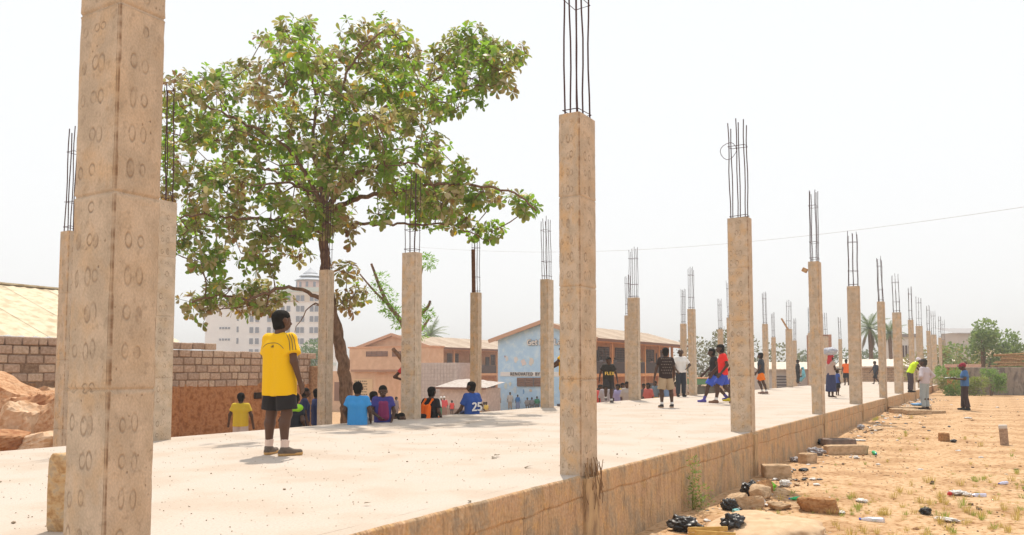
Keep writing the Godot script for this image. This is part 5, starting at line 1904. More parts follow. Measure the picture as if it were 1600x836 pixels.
func decorate_gable(t: Node3D, z: float) -> void:
	var white := flat("sign_white", 0.72, 0.70, 0.68)
	pane(t, "name_band", Vector3(-37.746, 0.855, -61.780), Vector3(-29.997, 0.459, -61.780), 0.03, white)
	var ink := flat("sign_ink", 0.10, 0.08, 0.08)
	var a := part(t, "lettering", text_mesh("RENOVATED  BY", 0.30, 0.02), ink, Vector3(Vector3(-35.224, 0.662, -61.720)) - t.position)
	a.rotation.y = 0.0
	var outline := flat("sign_outline", 0.12, 0.12, 0.16)
	var signs := []
	for e in [["G", -0.62], ["e", -0.21], ["t", 0.1], ["M", 0.66], ["L", 2.0], ["a", 2.36]]:
		signs.append([e[0], Vector3(Vector3(-34.166, 3.407, -61.720)) + Vector3(e[1], 0, 0)])
	for e in signs:
		for k in 8:
			part(t, "lettering_outline", text_mesh(e[0], 0.52, 0.01), outline, e[1] - t.position + Vector3(cos(k * PI / 4) * 0.028, sin(k * PI / 4) * 0.028, 0.0))
		part(t, "lettering", text_mesh(e[0], 0.52, 0.03), white, e[1] - t.position + Vector3(0, 0, 0.02))
	# faded painted figures of the mural: flat blots of old paint
	var blots := [[792, 560, 6, 9, [0.62, 0.62, 0.62]], [806, 562, 8, 10, [0.66, 0.64, 0.62]], [818, 566, 9, 9, [0.66, 0.58, 0.56]], [830, 565, 9, 12, [0.64, 0.60, 0.55]], [789, 557, 2.2, 3.5, [0.40, 0.22, 0.2]], [790, 603, 6, 12, [0.58, 0.64, 0.60]], [829, 610, 5, 5, [0.62, 0.52, 0.42]], [818, 612, 3, 8, [0.18, 0.36, 0.62]], [805, 608, 7, 12, [0.55, 0.63, 0.68]], [797, 600, 5, 6, [0.64, 0.66, 0.58]]]
	var ps := [Vector3(-37.083, 2.043, -61.780), Vector3(-36.164, 1.923, -61.780), Vector3(-35.386, 1.695, -61.780), Vector3(-34.616, 1.746, -61.780), Vector3(-37.273, 2.214, -61.765), Vector3(-37.214, -0.388, -61.780), Vector3(-34.675, -0.750, -61.765), Vector3(-35.380, -0.870, -61.765), Vector3(-36.224, -0.658, -61.770), Vector3(-36.741, -0.214, -61.760)]
	for i in blots.size():
		var mb := MB.new()
		var w: float = blots[i][2] / 17.5
		var h: float = blots[i][3] / 17.5
		var n := 18
		for k in n:
			var a0 := TAU * k / n
			var a1 := TAU * (k + 1) / n
			var r0 := 0.8 + 0.5 * n1.get_noise_2d(cos(a0) * 60.0 + i * 100.0, sin(a0) * 60.0)
			var r1 := 0.8 + 0.5 * n1.get_noise_2d(cos(a1) * 60.0 + i * 100.0, sin(a1) * 60.0)
			mb.tri(Vector3.ZERO, Vector3(cos(a1) * w * r1, sin(a1) * h * r1, 0) * 0.6, Vector3(cos(a0) * w * r0, sin(a0) * h * r0, 0) * 0.6)
		var c: Array = blots[i][4]
		part(t, "mural_patch", mb.done(), flat("mural%d" % i, c[0], c[1], c[2]), ps[i] - t.position)

func make_yard_buildings() -> void:
	var peach := mottled("school_peach", [], 1.0)
	var dark := flat("louvre_brown", 0.24, 0.13, 0.09)
	var frame := flat("louvre_frame", 0, 0, 0)
	var t := thing("school_annex", "flat-roofed peach annex with thin brown window strips at the left of the school", "building", Vector3(Vector3(-58.979, -3.402, -71.500)))
	t.position.y = gh(t.position.x, t.position.z)
	var a: Vector3 = Vector3(-64.199, 3.555, -71.500)
	var b: Vector3 = Vector3(-52.770, -3.251, -71.500)
	b.y = t.position.y - 0.4
	pane(t, "wall", a, Vector3(b.x, b.y, -74.2), 0.1, peach)
	pane(t, "coping", a + Vector3(-0.15, 0.14, 0.12), Vector3(b.x + 0.15, a.y - 0.02, -74.2), 0.1, flat("coping", 0.62, 0.34, 0.2))
	for w in [[Vector3(-60.080, 2.846, -71.500), 3.0, 0.6], [Vector3(-57.230, 2.816, -71.500), 1.1, 0.6], [Vector3(-59.390, -0.114, -71.500), 1.9, 0.6], [Vector3(-57.287, -0.101, -71.500), 1.1, 0.6], [Vector3(-52.902, 2.494, -71.500), 1.2, 1.2]]:
		if w[2] < 1.0:
			louvre(t, w[0] + Vector3(0, 0, 0.03), w[1], w[2], 1, dark, frame)
	t = thing("gate_house", "low peach gatehouse with a screen of pierced blocks behind the tree trunk", "building", Vector3(Vector3(-54.396, -2.899, -62.000)))
	t.position.y = gh(t.position.x, t.position.z)
	a = Vector3(-62.326, 0.899, -62.000)
	b = Vector3(-52.266, -2.847, -62.000)
	b.y = t.position.y - 0.4
	pane(t, "wall", a, Vector3(b.x, b.y, -66), 0.1, peach)
	pane(t, "roof_slab", Vector3(-55.017, 1.062, -61.500), Vector3(Vector3(-51.734, 0.843, -61.500)) + Vector3(0, 0, -4), 0.1, flat("coping_brown", 0.36, 0.2, 0.13))
	pane(t, "door", Vector3(-57.579, -0.200, -62.000), Vector3(-55.160, -2.092, -62.000), 0.1, dark)
	pane(t, "screen", Vector3(-54.984, 0.138, -61.950), Vector3(-52.564, -1.665, -61.950), 0.05, flat("screen_cream", 0.66, 0.46, 0.27))
	pane(t, "screen", Vector3(-62.631, 0.365, -61.950), Vector3(-60.342, -0.548, -61.950), 0.05, flat("screen_cream", 0, 0, 0))
	var hole := flat("hole", 0, 0, 0)
	var hm := boxm(Vector3(0.11, 0.11, 0.06))
	var h0: Vector3 = Vector3(-54.797, 0.012, -61.930)
	for r in 6:
		for k in 7:
			part(t, "screen_hole", hm, hole, h0 - t.position + Vector3(k * 0.235 + 0.1 * (r % 2), -r * 0.26 - 0.1, 0))
	h0 = Vector3(-62.424, 0.233, -61.930)
	for r in 3:
		for k in 6:
			part(t, "screen_hole", hm, hole, h0 - t.position + Vector3(k * 0.235 + 0.1 * (r % 2), -r * 0.26 - 0.1, 0))
	# white tiled block and the shed in front of it
	t = thing("tiled_block", "plain white tiled block standing in the yard before the school", "building", Vector3(Vector3(-43.074, -2.082, -60.000)))
	t.position.y = gh(t.position.x, t.position.z)
	a = Vector3(-45.407, 1.672, -60.000)
	b = Vector3(-41.256, -2.497, -60.000)
	b.y = t.position.y - 0.3
	pane(t, "wall", a, Vector3(b.x, b.y, -63), 0.1, mottled("tile_white", [[0.52, 0.44, 0.41], [0.60, 0.52, 0.48]], 2.0))
	var joint := flat("tile_joint", 0.40, 0.32, 0.29)
	var wdt := b.x - a.x
	for k in 12:
		part(t, "tile_joint", boxm(Vector3(0.02, a.y - b.y, 0.02)), joint, Vector3(a.x + wdt * k / 12.0, (a.y + b.y) * 0.5, -59.945) - t.position)
	for k in 11:
		part(t, "tile_joint", boxm(Vector3(wdt, 0.02, 0.02)), joint, Vector3((a.x + b.x) * 0.5, a.y - 0.3 - k * 0.33, -59.945) - t.position)
	t = thing("yard_shed", "low pink shed with a sagging pale sheet roof in front of the tiled block", "shed", Vector3(Vector3(-38.059, -1.938, -56.000)))
	t.position.y = gh(t.position.x, t.position.z)
	a = Vector3(-40.212, -0.483, -56.000)
	b = Vector3(-35.735, -2.197, -56.000)
	b.y = t.position.y - 0.3
	pane(t, "wall", a, Vector3(b.x, b.y, -58.5), 0.1, mottled("shed_pink", [[0.50, 0.38, 0.33], [0.60, 0.47, 0.41]], 2.0))
	pane(t, "plinth", Vector3(a.x - 0.1, b.y, -55.9), Vector3(b.x + 0.1, b.y + 0.75, -56.0), 0.1, flat("shed_plinth", 0.36, 0.24, 0.18))
	var mb := MB.new()
	var q := PackedVector3Array()
	var qu := PackedVector2Array()
	for i in 13:
		for e in 2:
			var f := i / 12.0
			q.append(Vector3(lerpf(a.x - 0.3, b.x + 0.4, f), a.y + 0.05 + (0.55 if e == 1 else 0.0) + 0.12 * sin(f * 5.0) * e + 0.03 * (i % 2), -55.6 if e == 0 else -58.6) - t.position)
			qu.append(Vector2(f, e))
	mb.grid(q, 2, qu, false)
	part(t, "roof_sheet", mb.done(), mottled("sheet_pale", [[0.38, 0.31, 0.26], [0.54, 0.49, 0.46]], 2.0, 0.6))
	pane(t, "fascia", Vector3(a.x - 0.3, a.y + 0.08, -55.58), Vector3(b.x + 0.4, a.y - 0.1, -55.55), 0.04, flat("fascia", 0, 0, 0))

# low buildings and walls past the far end of the floor
func make_far_end() -> void:
	var t := thing("far_block_wall", "unplastered block wall under a pale roof edge past the far end of the floor", "wall", Vector3(-8.4, -1.2, -86))
	var tan := mottled("far_blocks", [[0.38, 0.25, 0.16], [0.52, 0.37, 0.25]], 0.9, 0.96, 0.4, Vector3(1, 3, 1), 17)
	part(t, "mortar_core", boxm(Vector3(9.6, 3.0, 0.2)), mottled("mortar", [], 1.0), Vector3(0, 1.0, -0.04))
	var bk := boxm(Vector3(0.45, 0.215, 0.2), 0.02)
	for r in 12:
		for k in 20:
			part(t, "block", bk, tan, Vector3(-4.6 + k * 0.475 + 0.23 * (r % 2), -0.3 + r * 0.24, 0.02))
	mb_roof(t, Vector3(-5.2, 2.55, 0.4), Vector3(5.2, 3.3, -4.0), mottled("pale_roof", [[0.62, 0.52, 0.42], [0.72, 0.64, 0.55]], 3.0, 0.7))
	t = thing("white_house", "small white upper storey with a barred window glimpsed between far columns", "building", Vector3(Vector3(-10.063, 0.055, -116.366)), facing(180.0))
	t.position.y = -1.5
	part(t, "wall", boxm(Vector3(3.6, 6.8, 3.0)), flat("plain_white", 0.60, 0.57, 0.54), Vector3(0, 3.4, -1.5))
	part(t, "roof", boxm(Vector3(4.0, 0.4, 3.6)), flat("grey_roof", 0.24, 0.22, 0.22), Vector3(0, 7.0, -1.5))
	part(t, "window", boxm(Vector3(1.7, 1.6, 0.1)), flat("louvre_dark", 0, 0, 0), Vector3(0, 4.9, 0.02))
	for k in 4:
		part(t, "bar", boxm(Vector3(0.08, 1.6, 0.06)), flat("plain_white", 0, 0, 0), Vector3(-0.6 + k * 0.4, 4.9, 0.1))
	t = thing("low_house", "long low house with a cream roof beyond the orange-shorts player", "building", Vector3(Vector3(-18.415, -0.487, -91.670)), facing(180.0))
	t.position.y = -1.6
	part(t, "wall", boxm(Vector3(8.0, 3.3, 3.0)), flat("wall_grey_white", 0.52, 0.49, 0.47), Vector3(0, 1.2, -1.5))
	mb_roof(t, Vector3(-4.4, 2.7, 0.6), Vector3(4.4, 3.5, -3.2), mottled("pale_roof", [], 1.0))
	for k in 6:
		part(t, "shutter_slat", boxm(Vector3(1.6, 0.16, 0.08)), flat("shutter_dark", 0.12, 0.10, 0.11), Vector3(-1.4, 0.4 + k * 0.3, 0.05))
	t = thing("brick_tower", "square unplastered brick stair tower standing behind the far columns", "building", Vector3(Vector3(-15.187, -0.420, -88.918)), facing(180.0))
	t.position.y = -1.5
	part(t, "wall", boxm(Vector3(1.9, 6.4, 1.9)), mottled("tower_brick", [[0.34, 0.17, 0.11], [0.46, 0.26, 0.17]], 1.0), Vector3(0, 3.0, -1))
	part(t, "window", boxm(Vector3(0.5, 0.7, 0.1)), flat("hole", 0, 0, 0), Vector3(0, 4.8, -0.02))
	t = thing("green_kiosk", "low green roofed kiosk in the yard below the thorn tree", "kiosk", Vector3(Vector3(-15.052, -0.325, -49.405)), facing(180.0))
	t.position.y = gh(t.position.x, t.position.z)
	var up: float = Vector3(Vector3(-15.042, -0.010, -49.387)).y - t.position.y
	part(t, "wall", boxm(Vector3(1.9, up, 1.2)), flat("kiosk_wall", 0.16, 0.15, 0.12), Vector3(0, up * 0.5, -0.7))
	part(t, "roof", boxm(Vector3(2.4, 0.35, 1.6)), flat("kiosk_green", 0.12, 0.26, 0.14, 0.6), Vector3(0, up + 0.3, -0.7))
	part(t, "roof_edge", boxm(Vector3(2.5, 0.07, 1.7)), flat("coping", 0, 0, 0), Vector3(0, up + 0.52, -0.7))
	for k in 4:
		part(t, "post", boxm(Vector3(0.07, up, 0.07)), flat("dark_wood", 0, 0, 0), Vector3(-0.9 + k * 0.6, up * 0.5, -0.04))
	# grey wall on the right with timber stacked behind it
	var z := -52.0
	t = thing("grey_yard_wall", "grey weathered plaster wall closing the sand strip at the right", "wall", Vector3(Vector3(0.320, -0.284, -52.000)))
	t.position.y = gh(t.position.x, t.position.z)
	var tl: Vector3 = Vector3(-0.789, 1.150, -52.000)
	var h := tl.y - t.position.y
	var mb := MB.new()
	mb.bbox(Vector3(4.2, h * 0.5 - 0.2, -0.1), Vector3(12.0, h + 0.4, 0.2), 0.02)
	part(t, "wall", mb.done(), mottled("grey_plaster", [[0.17, 0.14, 0.125], [0.27, 0.22, 0.19], [0.33, 0.27, 0.22], [0.22, 0.18, 0.155]], 2.2, 0.96, 0.5, Vector3(1, 0.35, 1), 23, 6))
	part(t, "pier", boxm(Vector3(0.36, h + 0.3, 0.34), 0.02), mottled("grey_plaster", [], 1.0), Vector3(-1.9, h * 0.5, -0.05))
	t = thing("rusty_shed", "small orange shed with a ragged rusty roof left of the grey wall", "shed", Vector3(Vector3(-1.650, 0.165, -56.000)))
	t.position.y = gh(t.position.x, t.position.z)
	var a: Vector3 = Vector3(-2.471, 1.127, -56.000)
	var b: Vector3 = Vector3(-0.847, 0.172, -56.000)
	pane(t, "wall", a, Vector3(b.x, t.position.y - 0.2, -58), 0.1, mottled("rust_wall", [[0.44, 0.20, 0.075], [0.56, 0.29, 0.12]], 1.5))
	mb_roof(t, a - t.position + Vector3(-0.2, 0.0, 0.4), Vector3(b.x + 0.2, a.y + 0.22, -58.2) - t.position, mottled("rust_roof", [[0.16, 0.085, 0.06], [0.34, 0.18, 0.11]], 1.2))
	t = thing("timber_stack", "stack of weathered boards lying on top of the grey wall", "timber", Vector3(Vector3(0.773, 1.221, -53.000)))
	var wood := mottled("plank", [], 1.0)
	for k in 9:
		part(t, "board", boxm(Vector3(rr(1.1, 1.7), 0.07, 0.5), 0.01), wood, Vector3(rr(-0.2, 0.25), 0.05 + k * 0.078 - 0.02, rr(-0.1, 0.1)), Basis(Vector3.UP, rr(-0.12, 0.12)) * Basis(Vector3(0, 0, 1), rr(-0.03, 0.05)))
	part(t, "trestle", boxm(Vector3(0.25, 1.7, 0.25)), wood, Vector3(0.0, -0.9, 0.0))
	t = thing("brown_roof_house", "house with a flat brown sheet roof at the right edge beyond the boards", "building", Vector3(Vector3(2.192, -0.187, -82.884)), facing(180.0))
	t.position.y = -0.5
	part(t, "wall", boxm(Vector3(5.0, 2.4, 4.0)), flat("brown_wall", 0.32, 0.22, 0.15), Vector3(0.8, 1.2, -2))
	mb_roof(t, Vector3(-2.0, 2.2, 0.5), Vector3(3.8, 3.2, -4.4), mottled("brown_sheet", [[0.40, 0.26, 0.17], [0.52, 0.36, 0.25]], 2.0, 0.7))
	t = thing("distant_house", "hazy grey roof showing above the thicket at the far right", "building", Vector3(Vector3(-2.499, 0.828, -184.821)), facing(180.0))
	t.position.y = -1.0
	part(t, "wall", boxm(Vector3(8.0, 9.5, 6.0)), flat("far_wall", 0.46, 0.40, 0.36), Vector3(0, 4.7, -3))
	mb_roof(t, Vector3(-5.0, 9.3, 0.6), Vector3(5.0, 10.6, -6.6), flat("far_roof", 0.36, 0.34, 0.34))

func mb_roof(t: Node3D, a: Vector3, b: Vector3, m: Material) -> void:
	# single ribbed slope from the front edge a (low) to the back edge b (high)
	var mb := MB.new()
	var q := PackedVector3Array()
	var u := PackedVector2Array()
	var n := 40
	for i in n + 1:
		for e in 2:
			q.append(Vector3(lerpf(a.x, b.x, float(i) / n), (a.y if e == 0 else b.y) + 0.05 * (i % 2), a.z if e == 0 else b.z))
			u.append(Vector2(i, e))
	mb.grid(q, 2, u, false)
	part(t, "roof_sheet", mb.done(), m)
	part(t, "roof_edge", boxm(Vector3(absf(b.x - a.x), 0.12, 0.06)), m, Vector3((a.x + b.x) * 0.5, a.y - 0.03, a.z))

# ------------------------------------------------------------------ people in their places
const BLACK := [0.018, 0.017, 0.02]
const NAVY := [0.022, 0.03, 0.085]
const WHITE := [0.70, 0.68, 0.66]

func pose(changes: Dictionary) -> Dictionary:
	return changes

func make_yellow_boy() -> void:
	var t := person("boy in a yellow polo shirt and black shorts standing alone on the floor", {"at": Vector3(-7.185, 0.000, -6.804), "turn": facing(24.0), "h": 1.68, "cell": 0.011, "fine": true, "skin": [0.105, 0.054, 0.035],
		"pose": {"look": Vector3(-0.36, 0.02, 0.93), "head": Vector3(-0.004, 0.925, 0.012), "knee_l": Vector3(0.072, 0.285, 0.012), "ank_l": Vector3(0.08, 0.045, 0.0), "knee_r": Vector3(-0.072, 0.285, 0.0), "ank_r": Vector3(-0.082, 0.045, -0.03),
			"foot_l": Vector3(0.02, -0.022, 0.095), "foot_r": Vector3(-0.06, -0.022, 0.08), "el_l": Vector3(0.135, 0.65, 0.03), "wr_l": Vector3(0.125, 0.52, 0.10), "el_r": Vector3(-0.155, 0.645, -0.035), "wr_r": Vector3(-0.165, 0.505, 0.02)},
		"shirt": [0.80, 0.46, 0.008], "sleeve": 0.34, "hem": 0.125, "loose": 0.018, "low": [0.022, 0.019, 0.02], "leg": 0.44, "legwide": 0.018, "sock": [0.66, 0.50, 0.42], "sock_top": 0.27, "shoe": [0.13, 0.10, 0.08], "sole": [0.50, 0.30, 0.12]})
	var shirt: MeshInstance3D = t.get_node("shirt")
	var sm: ArrayMesh = shirt.mesh
	var ink := cloth([0.03, 0.03, 0.07])
	# piping over the shoulder blades
	var pts := []
	for i in 15:
		var f := i / 14.0 * 2.0 - 1.0
		pts.append(Vector2(f * 0.155, 1.285 - 0.055 * pow(absf(f), 3.0) + 0.012 * (1.0 - f * f)))
	var line := draped(sm, pts, -1.0, 0.002)
	if line.size() > 3:
		var mb := MB.new()
		var rad := PackedFloat32Array()
		for i in line.size():
			rad.append(0.003)
		mb.tube(line, rad, 4)
		part(shirt, "piping", mb.done(), ink)
	# three slanted bars under the collar
	for k in 3:
		var q := draped(sm, [Vector2(0.012 - k * 0.013, 1.245), Vector2(0.02 - k * 0.013, 1.258 + k * 0.008)], -1.0, 0.003)
		if q.size() == 2:
			var mb := MB.new()
			mb.bar(q[0], q[1], 0.004, 4)
			part(shirt, "emblem_bar", mb.done(), ink)
	# three stripes down the right sleeve, seen from behind
	var sh := Vector3(-0.102, 0.812, -0.005) * 1.68
	var el := Vector3(-0.155, 0.645, -0.035) * 1.68
	var d := (el - sh).normalized()
	for k in 3:
		var a := deg_to_rad(118.0 + k * 22.0)
		var out := (Vector3(-1, 0.12, 0) * sin(a) + Vector3(0, 0, 1) * cos(a)).normalized()
		out = (out - d * out.dot(d)).normalized()
		var mb := MB.new()
		mb.tube(PackedVector3Array([sh - Vector3(-0.03, -0.015, 0) + out * 0.076, sh + d * 0.06 + out * 0.0775, sh + d * 0.12 + out * 0.081, sh + d * 0.19 + out * 0.086]), PackedFloat32Array([0.004, 0.004, 0.004, 0.004]), 4)
		part(shirt, "sleeve_stripe", mb.done(), ink)

func seat_at(p: Vector3) -> Vector3:
	return Vector3(p.x, p.y, p.z)

func make_people() -> void:
	make_yellow_boy()
	var stand := {}
	# beyond the floor on the left, standing in the lower yard
	person("person in a yellow shirt seen from behind, walking off by the mud wall", {"at": on_ground(Vector3(-17.224, -0.899, -14.980)) + Vector3(0, -0.06, 0), "turn": facing(-8.0), "h": 1.72, "cell": 0.02, "shirt": [0.66, 0.47, 0.04], "sleeve": 0.3, "low": [0.52, 0.45, 0.45], "leg": 0.45,
		"pose": {"el_l": Vector3(0.16, 0.66, 0.0), "wr_l": Vector3(0.19, 0.52, 0.08), "el_r": Vector3(-0.165, 0.65, -0.02), "wr_r": Vector3(-0.19, 0.5, 0.0), "knee_l": Vector3(0.06, 0.29, 0.08), "ank_r": Vector3(-0.06, 0.06, -0.1)}})
	var pj := person("person in a black jersey with number seven, low behind the boy's legs", {"at": Vector3(-11.349, -0.241, -11.072), "turn": facing(10.0), "h": 1.5, "cell": 0.02, "shirt": [0.02, 0.022, 0.028], "sleeve": 0.3, "low": BLACK, "pose": seated(0.2)})
	part(pj, "number", text_mesh("7", 0.15, 0.012), cloth(WHITE), Vector3(0, 0.27, -0.135), Basis(Vector3.UP, PI))
	var gs := part(pj, "shoulder_piece", field_mesh([[Vector3(0.12, 0.50, 0.06), Vector3(-0.12, 0.50, 0.06), 0.083, 0.083]], 0.02, 0.02), cloth([0.30, 0.62, 0.03]))
	gs.position = Vector3(0, 0.005, 0)
	person("boy in dark navy clothes standing with a hand on his hip near the mud wall", {"at": on_ground(Vector3(-15.034, -0.811, -15.105)), "turn": facing(70.0), "h": 1.66, "shirt": NAVY, "sleeve": 0.45, "bottom": "trousers", "leg": 0.93, "low": [0.02, 0.022, 0.04], "pose": {"el_l": Vector3(0.2, 0.68, -0.06), "wr_l": Vector3(0.1, 0.57, 0.02)}})
	person("boy in a blue top half hidden by the slim column near the mud wall", {"at": on_ground(Vector3(-15.058, -0.846, -15.559)), "turn": facing(60.0), "h": 1.64, "shirt": [0.03, 0.05, 0.17], "sleeve": 0.9, "hem": 0.1, "bottom": "trousers", "leg": 0.93, "low": [0.02, 0.022, 0.04]})
	# sitting on the yard edge of the floor
	person("boy in a sky blue t-shirt seen from behind, sitting on the floor's yard edge", {"at": Vector3(-9.945, -0.050, -11.307), "turn": facing(3.0), "h": 1.56, "cell": 0.016, "shirt": [0.05, 0.27, 0.60], "sleeve": 0.3, "low": [0.2, 0.2, 0.22], "pose": seated(0.02), "fine": true})
	person("bent cyan bundle of a child crouching left of the sky blue shirt", {"at": on_ground(Vector3(-11.156, -0.436, -12.365)) + Vector3(0, 0.52, 0), "turn": facing(20.0), "h": 1.1, "shirt": [0.25, 0.55, 0.66], "low": NAVY, "pose": seated(0.5)})
	person("boy in a grey-beige shirt standing behind the two seated boys", {"at": on_ground(Vector3(-12.213, -0.637, -14.432)) + Vector3(0, 0.0, 0), "turn": facing(15.0), "h": 1.52, "shirt": [0.42, 0.36, 0.31], "sleeve": 0.35, "low": NAVY, "pose": {"look": Vector3(-0.5, 0, 0.8)}})
	var bj := person("boy in a blue and maroon football jersey facing the camera beside a column", {"at": Vector3(-10.000, -0.051, -12.089), "turn": facing(172.0), "h": 1.42, "cell": 0.016, "fine": true, "shirt": [0.055, 0.05, 0.22], "sleeve": 0.3, "low": NAVY, "pose": {"pelvis": Vector3(0, 0.06, 0), "chest": Vector3(0, 0.26, 0), "neck": Vector3(0, 0.365, 0), "head": Vector3(0, 0.445, 0.012), "look": Vector3(0.1, -0.3, 0.9), "hip_l": Vector3(0.05, 0.04, 0), "hip_r": Vector3(-0.05, 0.04, 0), "knee_l": Vector3(0.06, -0.18, 0.02), "knee_r": Vector3(-0.06, -0.18, 0.02), "ank_l": Vector3(0.06, -0.4, 0), "ank_r": Vector3(-0.06, -0.4, 0), "sh_l": Vector3(0.1, 0.337, 0), "sh_r": Vector3(-0.1, 0.337, 0), "el_l": Vector3(0.15, 0.18, 0.02), "wr_l": Vector3(0.12, 0.06, 0.08), "el_r": Vector3(-0.15, 0.18, 0.04), "wr_r": Vector3(-0.04, 0.11, 0.14)}})
	part(bj, "chest_panel", field_mesh([[Vector3(-0.03, 0.12, 0.055), Vector3(-0.03, 0.37, 0.05), 0.075, 0.06], [Vector3(0.05, 0.12, 0.055), Vector3(0.05, 0.37, 0.05), 0.075, 0.06]], 0.02, 0.018), cloth([0.22, 0.03, 0.10]), Vector3(0.0, 0.03, 0.02))
	for h in [[Vector3(-10.621, -0.131, -13.125), "dark-haired child whose head just shows beside the football jersey boy", [0.25, 0.2, 0.2]], [Vector3(-10.256, -0.105, -12.873), "child in a red top whose head shows at the foot of the column", [0.55, 0.05, 0.06]]]:
		person(h[1], {"at": h[0] + Vector3(0, -0.42, 0), "turn": facing(100.0), "h": 1.25, "shirt": h[2], "low": NAVY, "pose": seated(0.1)})
	person("person in a red top standing behind a column with one elbow out", {"at": Vector3(-10.935, -0.060, -14.098), "turn": facing(10.0), "h": 1.36, "shirt": [0.55, 0.05, 0.05], "sleeve": 0.25, "low": NAVY, "leg": 0.4, "pose": {"el_l": Vector3(0.235, 0.66, -0.03), "wr_l": Vector3(0.09, 0.60, 0.02)}})
	var bp := person("boy in a black t-shirt with an orange backpack sitting on the yard edge", {"at": Vector3(-10.138, -0.152, -13.762), "turn": facing(28.0), "h": 1.5, "cell": 0.016, "fine": true, "shirt": BLACK, "sleeve": 0.34, "low": [0.70, 0.14, 0.02], "pose": {}.merged(seated(0.1)).merged({"el_l": Vector3(0.18, 0.17, -0.02), "wr_l": Vector3(0.20, 0.03, 0.06)}, true)})
	make_backpack(bp, 1.5)
	person("child in a red shirt and dark shorts standing in the open yard", {"at": Vector3(-32.281, -2.245, -46.408), "turn": facing(-30.0), "h": 1.16, "cell": 0.03, "shirt": [0.62, 0.06, 0.05], "low": [0.08, 0.06, 0.06], "sock": WHITE})
	var nb := person("boy in a blue jersey numbered 25 sitting against a slim column", {"at": Vector3(-10.142, -0.116, -15.386), "turn": facing(-38.0), "h": 1.6, "cell": 0.016, "fine": true, "shirt": [0.03, 0.08, 0.30], "sleeve": 0.33, "low": NAVY, "pose": {}.merged(seated(0.05)).merged({"look": Vector3(0.4, 0, 0.8), "el_l": Vector3(0.16, 0.14, 0.06), "wr_l": Vector3(0.2, 0.03, 0.2)}, true)})
	part(nb, "number", text_mesh("25", 0.2, 0.012), cloth(WHITE), Vector3(-0.03, 0.28, -0.142), Basis(Vector3.UP, PI))
	person("person lying low whose dark hair shows between backpack and red child", {"at": Vector3(-10.944, -0.326, -16.325) + Vector3(0, -0.35, 0), "turn": facing(90.0), "h": 1.3, "shirt": BLACK, "low": BLACK, "pose": seated(0.1)})
	# on the floor, at play
	person("goalkeeper in yellow half hidden behind the column, one arm held out", {"at": Vector3(-10.121, 0.000, -19.917), "turn": facing(-70.0), "h": 1.72, "fine": true, "shirt": [0.72, 0.42, 0.015], "sleeve": 0.3, "low": [0.72, 0.42, 0.015], "bottom": "trousers", "leg": 0.85, "shoe": [0.1, 0.1, 0.12], "pose": {"el_l": Vector3(0.16, 0.69, 0.08), "wr_l": Vector3(0.12, 0.62, 0.24), "el_r": Vector3(-0.16, 0.69, 0.10), "wr_r": Vector3(-0.13, 0.60, 0.26)}})
	var fx := person("boy in a black and gold printed tee stepping towards the camera", {"at": Vector3(-10.165, 0.000, -22.978) + Vector3(0, -0.02, 0), "turn": facing(172.0), "h": 1.42, "fine": true, "shirt": [0.03, 0.026, 0.022], "sleeve": 0.33, "hem": 0.07, "loose": 0.014, "low": [0.035, 0.03, 0.03], "leg": 0.45, "legwide": 0.024, "sock": WHITE, "shoe": [0.12, 0.1, 0.1],
		"pose": {"look": Vector3(0.15, -0.2, 0.95), "head": Vector3(0.0, 0.915, 0.05), "neck": Vector3(0, 0.835, 0.02), "knee_r": Vector3(-0.085, 0.31, 0.10), "ank_r": Vector3(-0.05, 0.10, -0.05), "el_l": Vector3(0.17, 0.66, -0.02), "wr_l": Vector3(0.19, 0.5, 0.03), "el_r": Vector3(-0.17, 0.66, -0.03), "wr_r": Vector3(-0.20, 0.52, 0.0)}})
	part(fx, "lettering", text_mesh("FLEX", 0.10, 0.012), cloth([0.80, 0.52, 0.10]), Vector3(0.0, 0.905, 0.128))
	var pt := person("boy in a dark patterned shirt and khaki shorts seen from behind", {"at": Vector3(-7.465, 0.000, -20.600), "turn": facing(-10.0), "h": 1.58, "cell": 0.017, "fine": true, "shirt": [0.035, 0.022, 0.02], "sleeve": 0.3, "hem": 0.05, "low": [0.40, 0.29, 0.185], "leg": 0.46, "legwide": 0.018, "sock": WHITE, "sock_top": 0.2, "shoe": [0.03, 0.025, 0.025], "sole": [0.6, 0.42, 0.3],
		"pose": {"ank_l": Vector3(0.095, 0.045, -0.05), "knee_l": Vector3(0.085, 0.285, -0.01), "ank_r": Vector3(-0.095, 0.045, -0.02), "knee_r": Vector3(-0.085, 0.285, 0.0), "el_l": Vector3(0.16, 0.65, 0.02), "wr_l": Vector3(0.185, 0.5, 0.04)}})
	var psm: ArrayMesh = (pt.get_node("shirt") as MeshInstance3D).mesh
	for r in 6:
		for k in 5:
			var q := draped(psm, [Vector2((k - 2.0) * 0.058 + 0.029 * (r % 2) - 0.01, 0.90 + r * 0.075), Vector2((k - 2.0) * 0.058 + 0.029 * (r % 2) + 0.002, 0.922 + r * 0.075)], -1.0, 0.003)
			if q.size() == 2:
				var mb := MB.new()
				mb.bar(q[0], q[1], 0.007, 4)
				part(pt.get_node("shirt"), "printed_motif", mb.done(), cloth([0.42, 0.34, 0.28]))
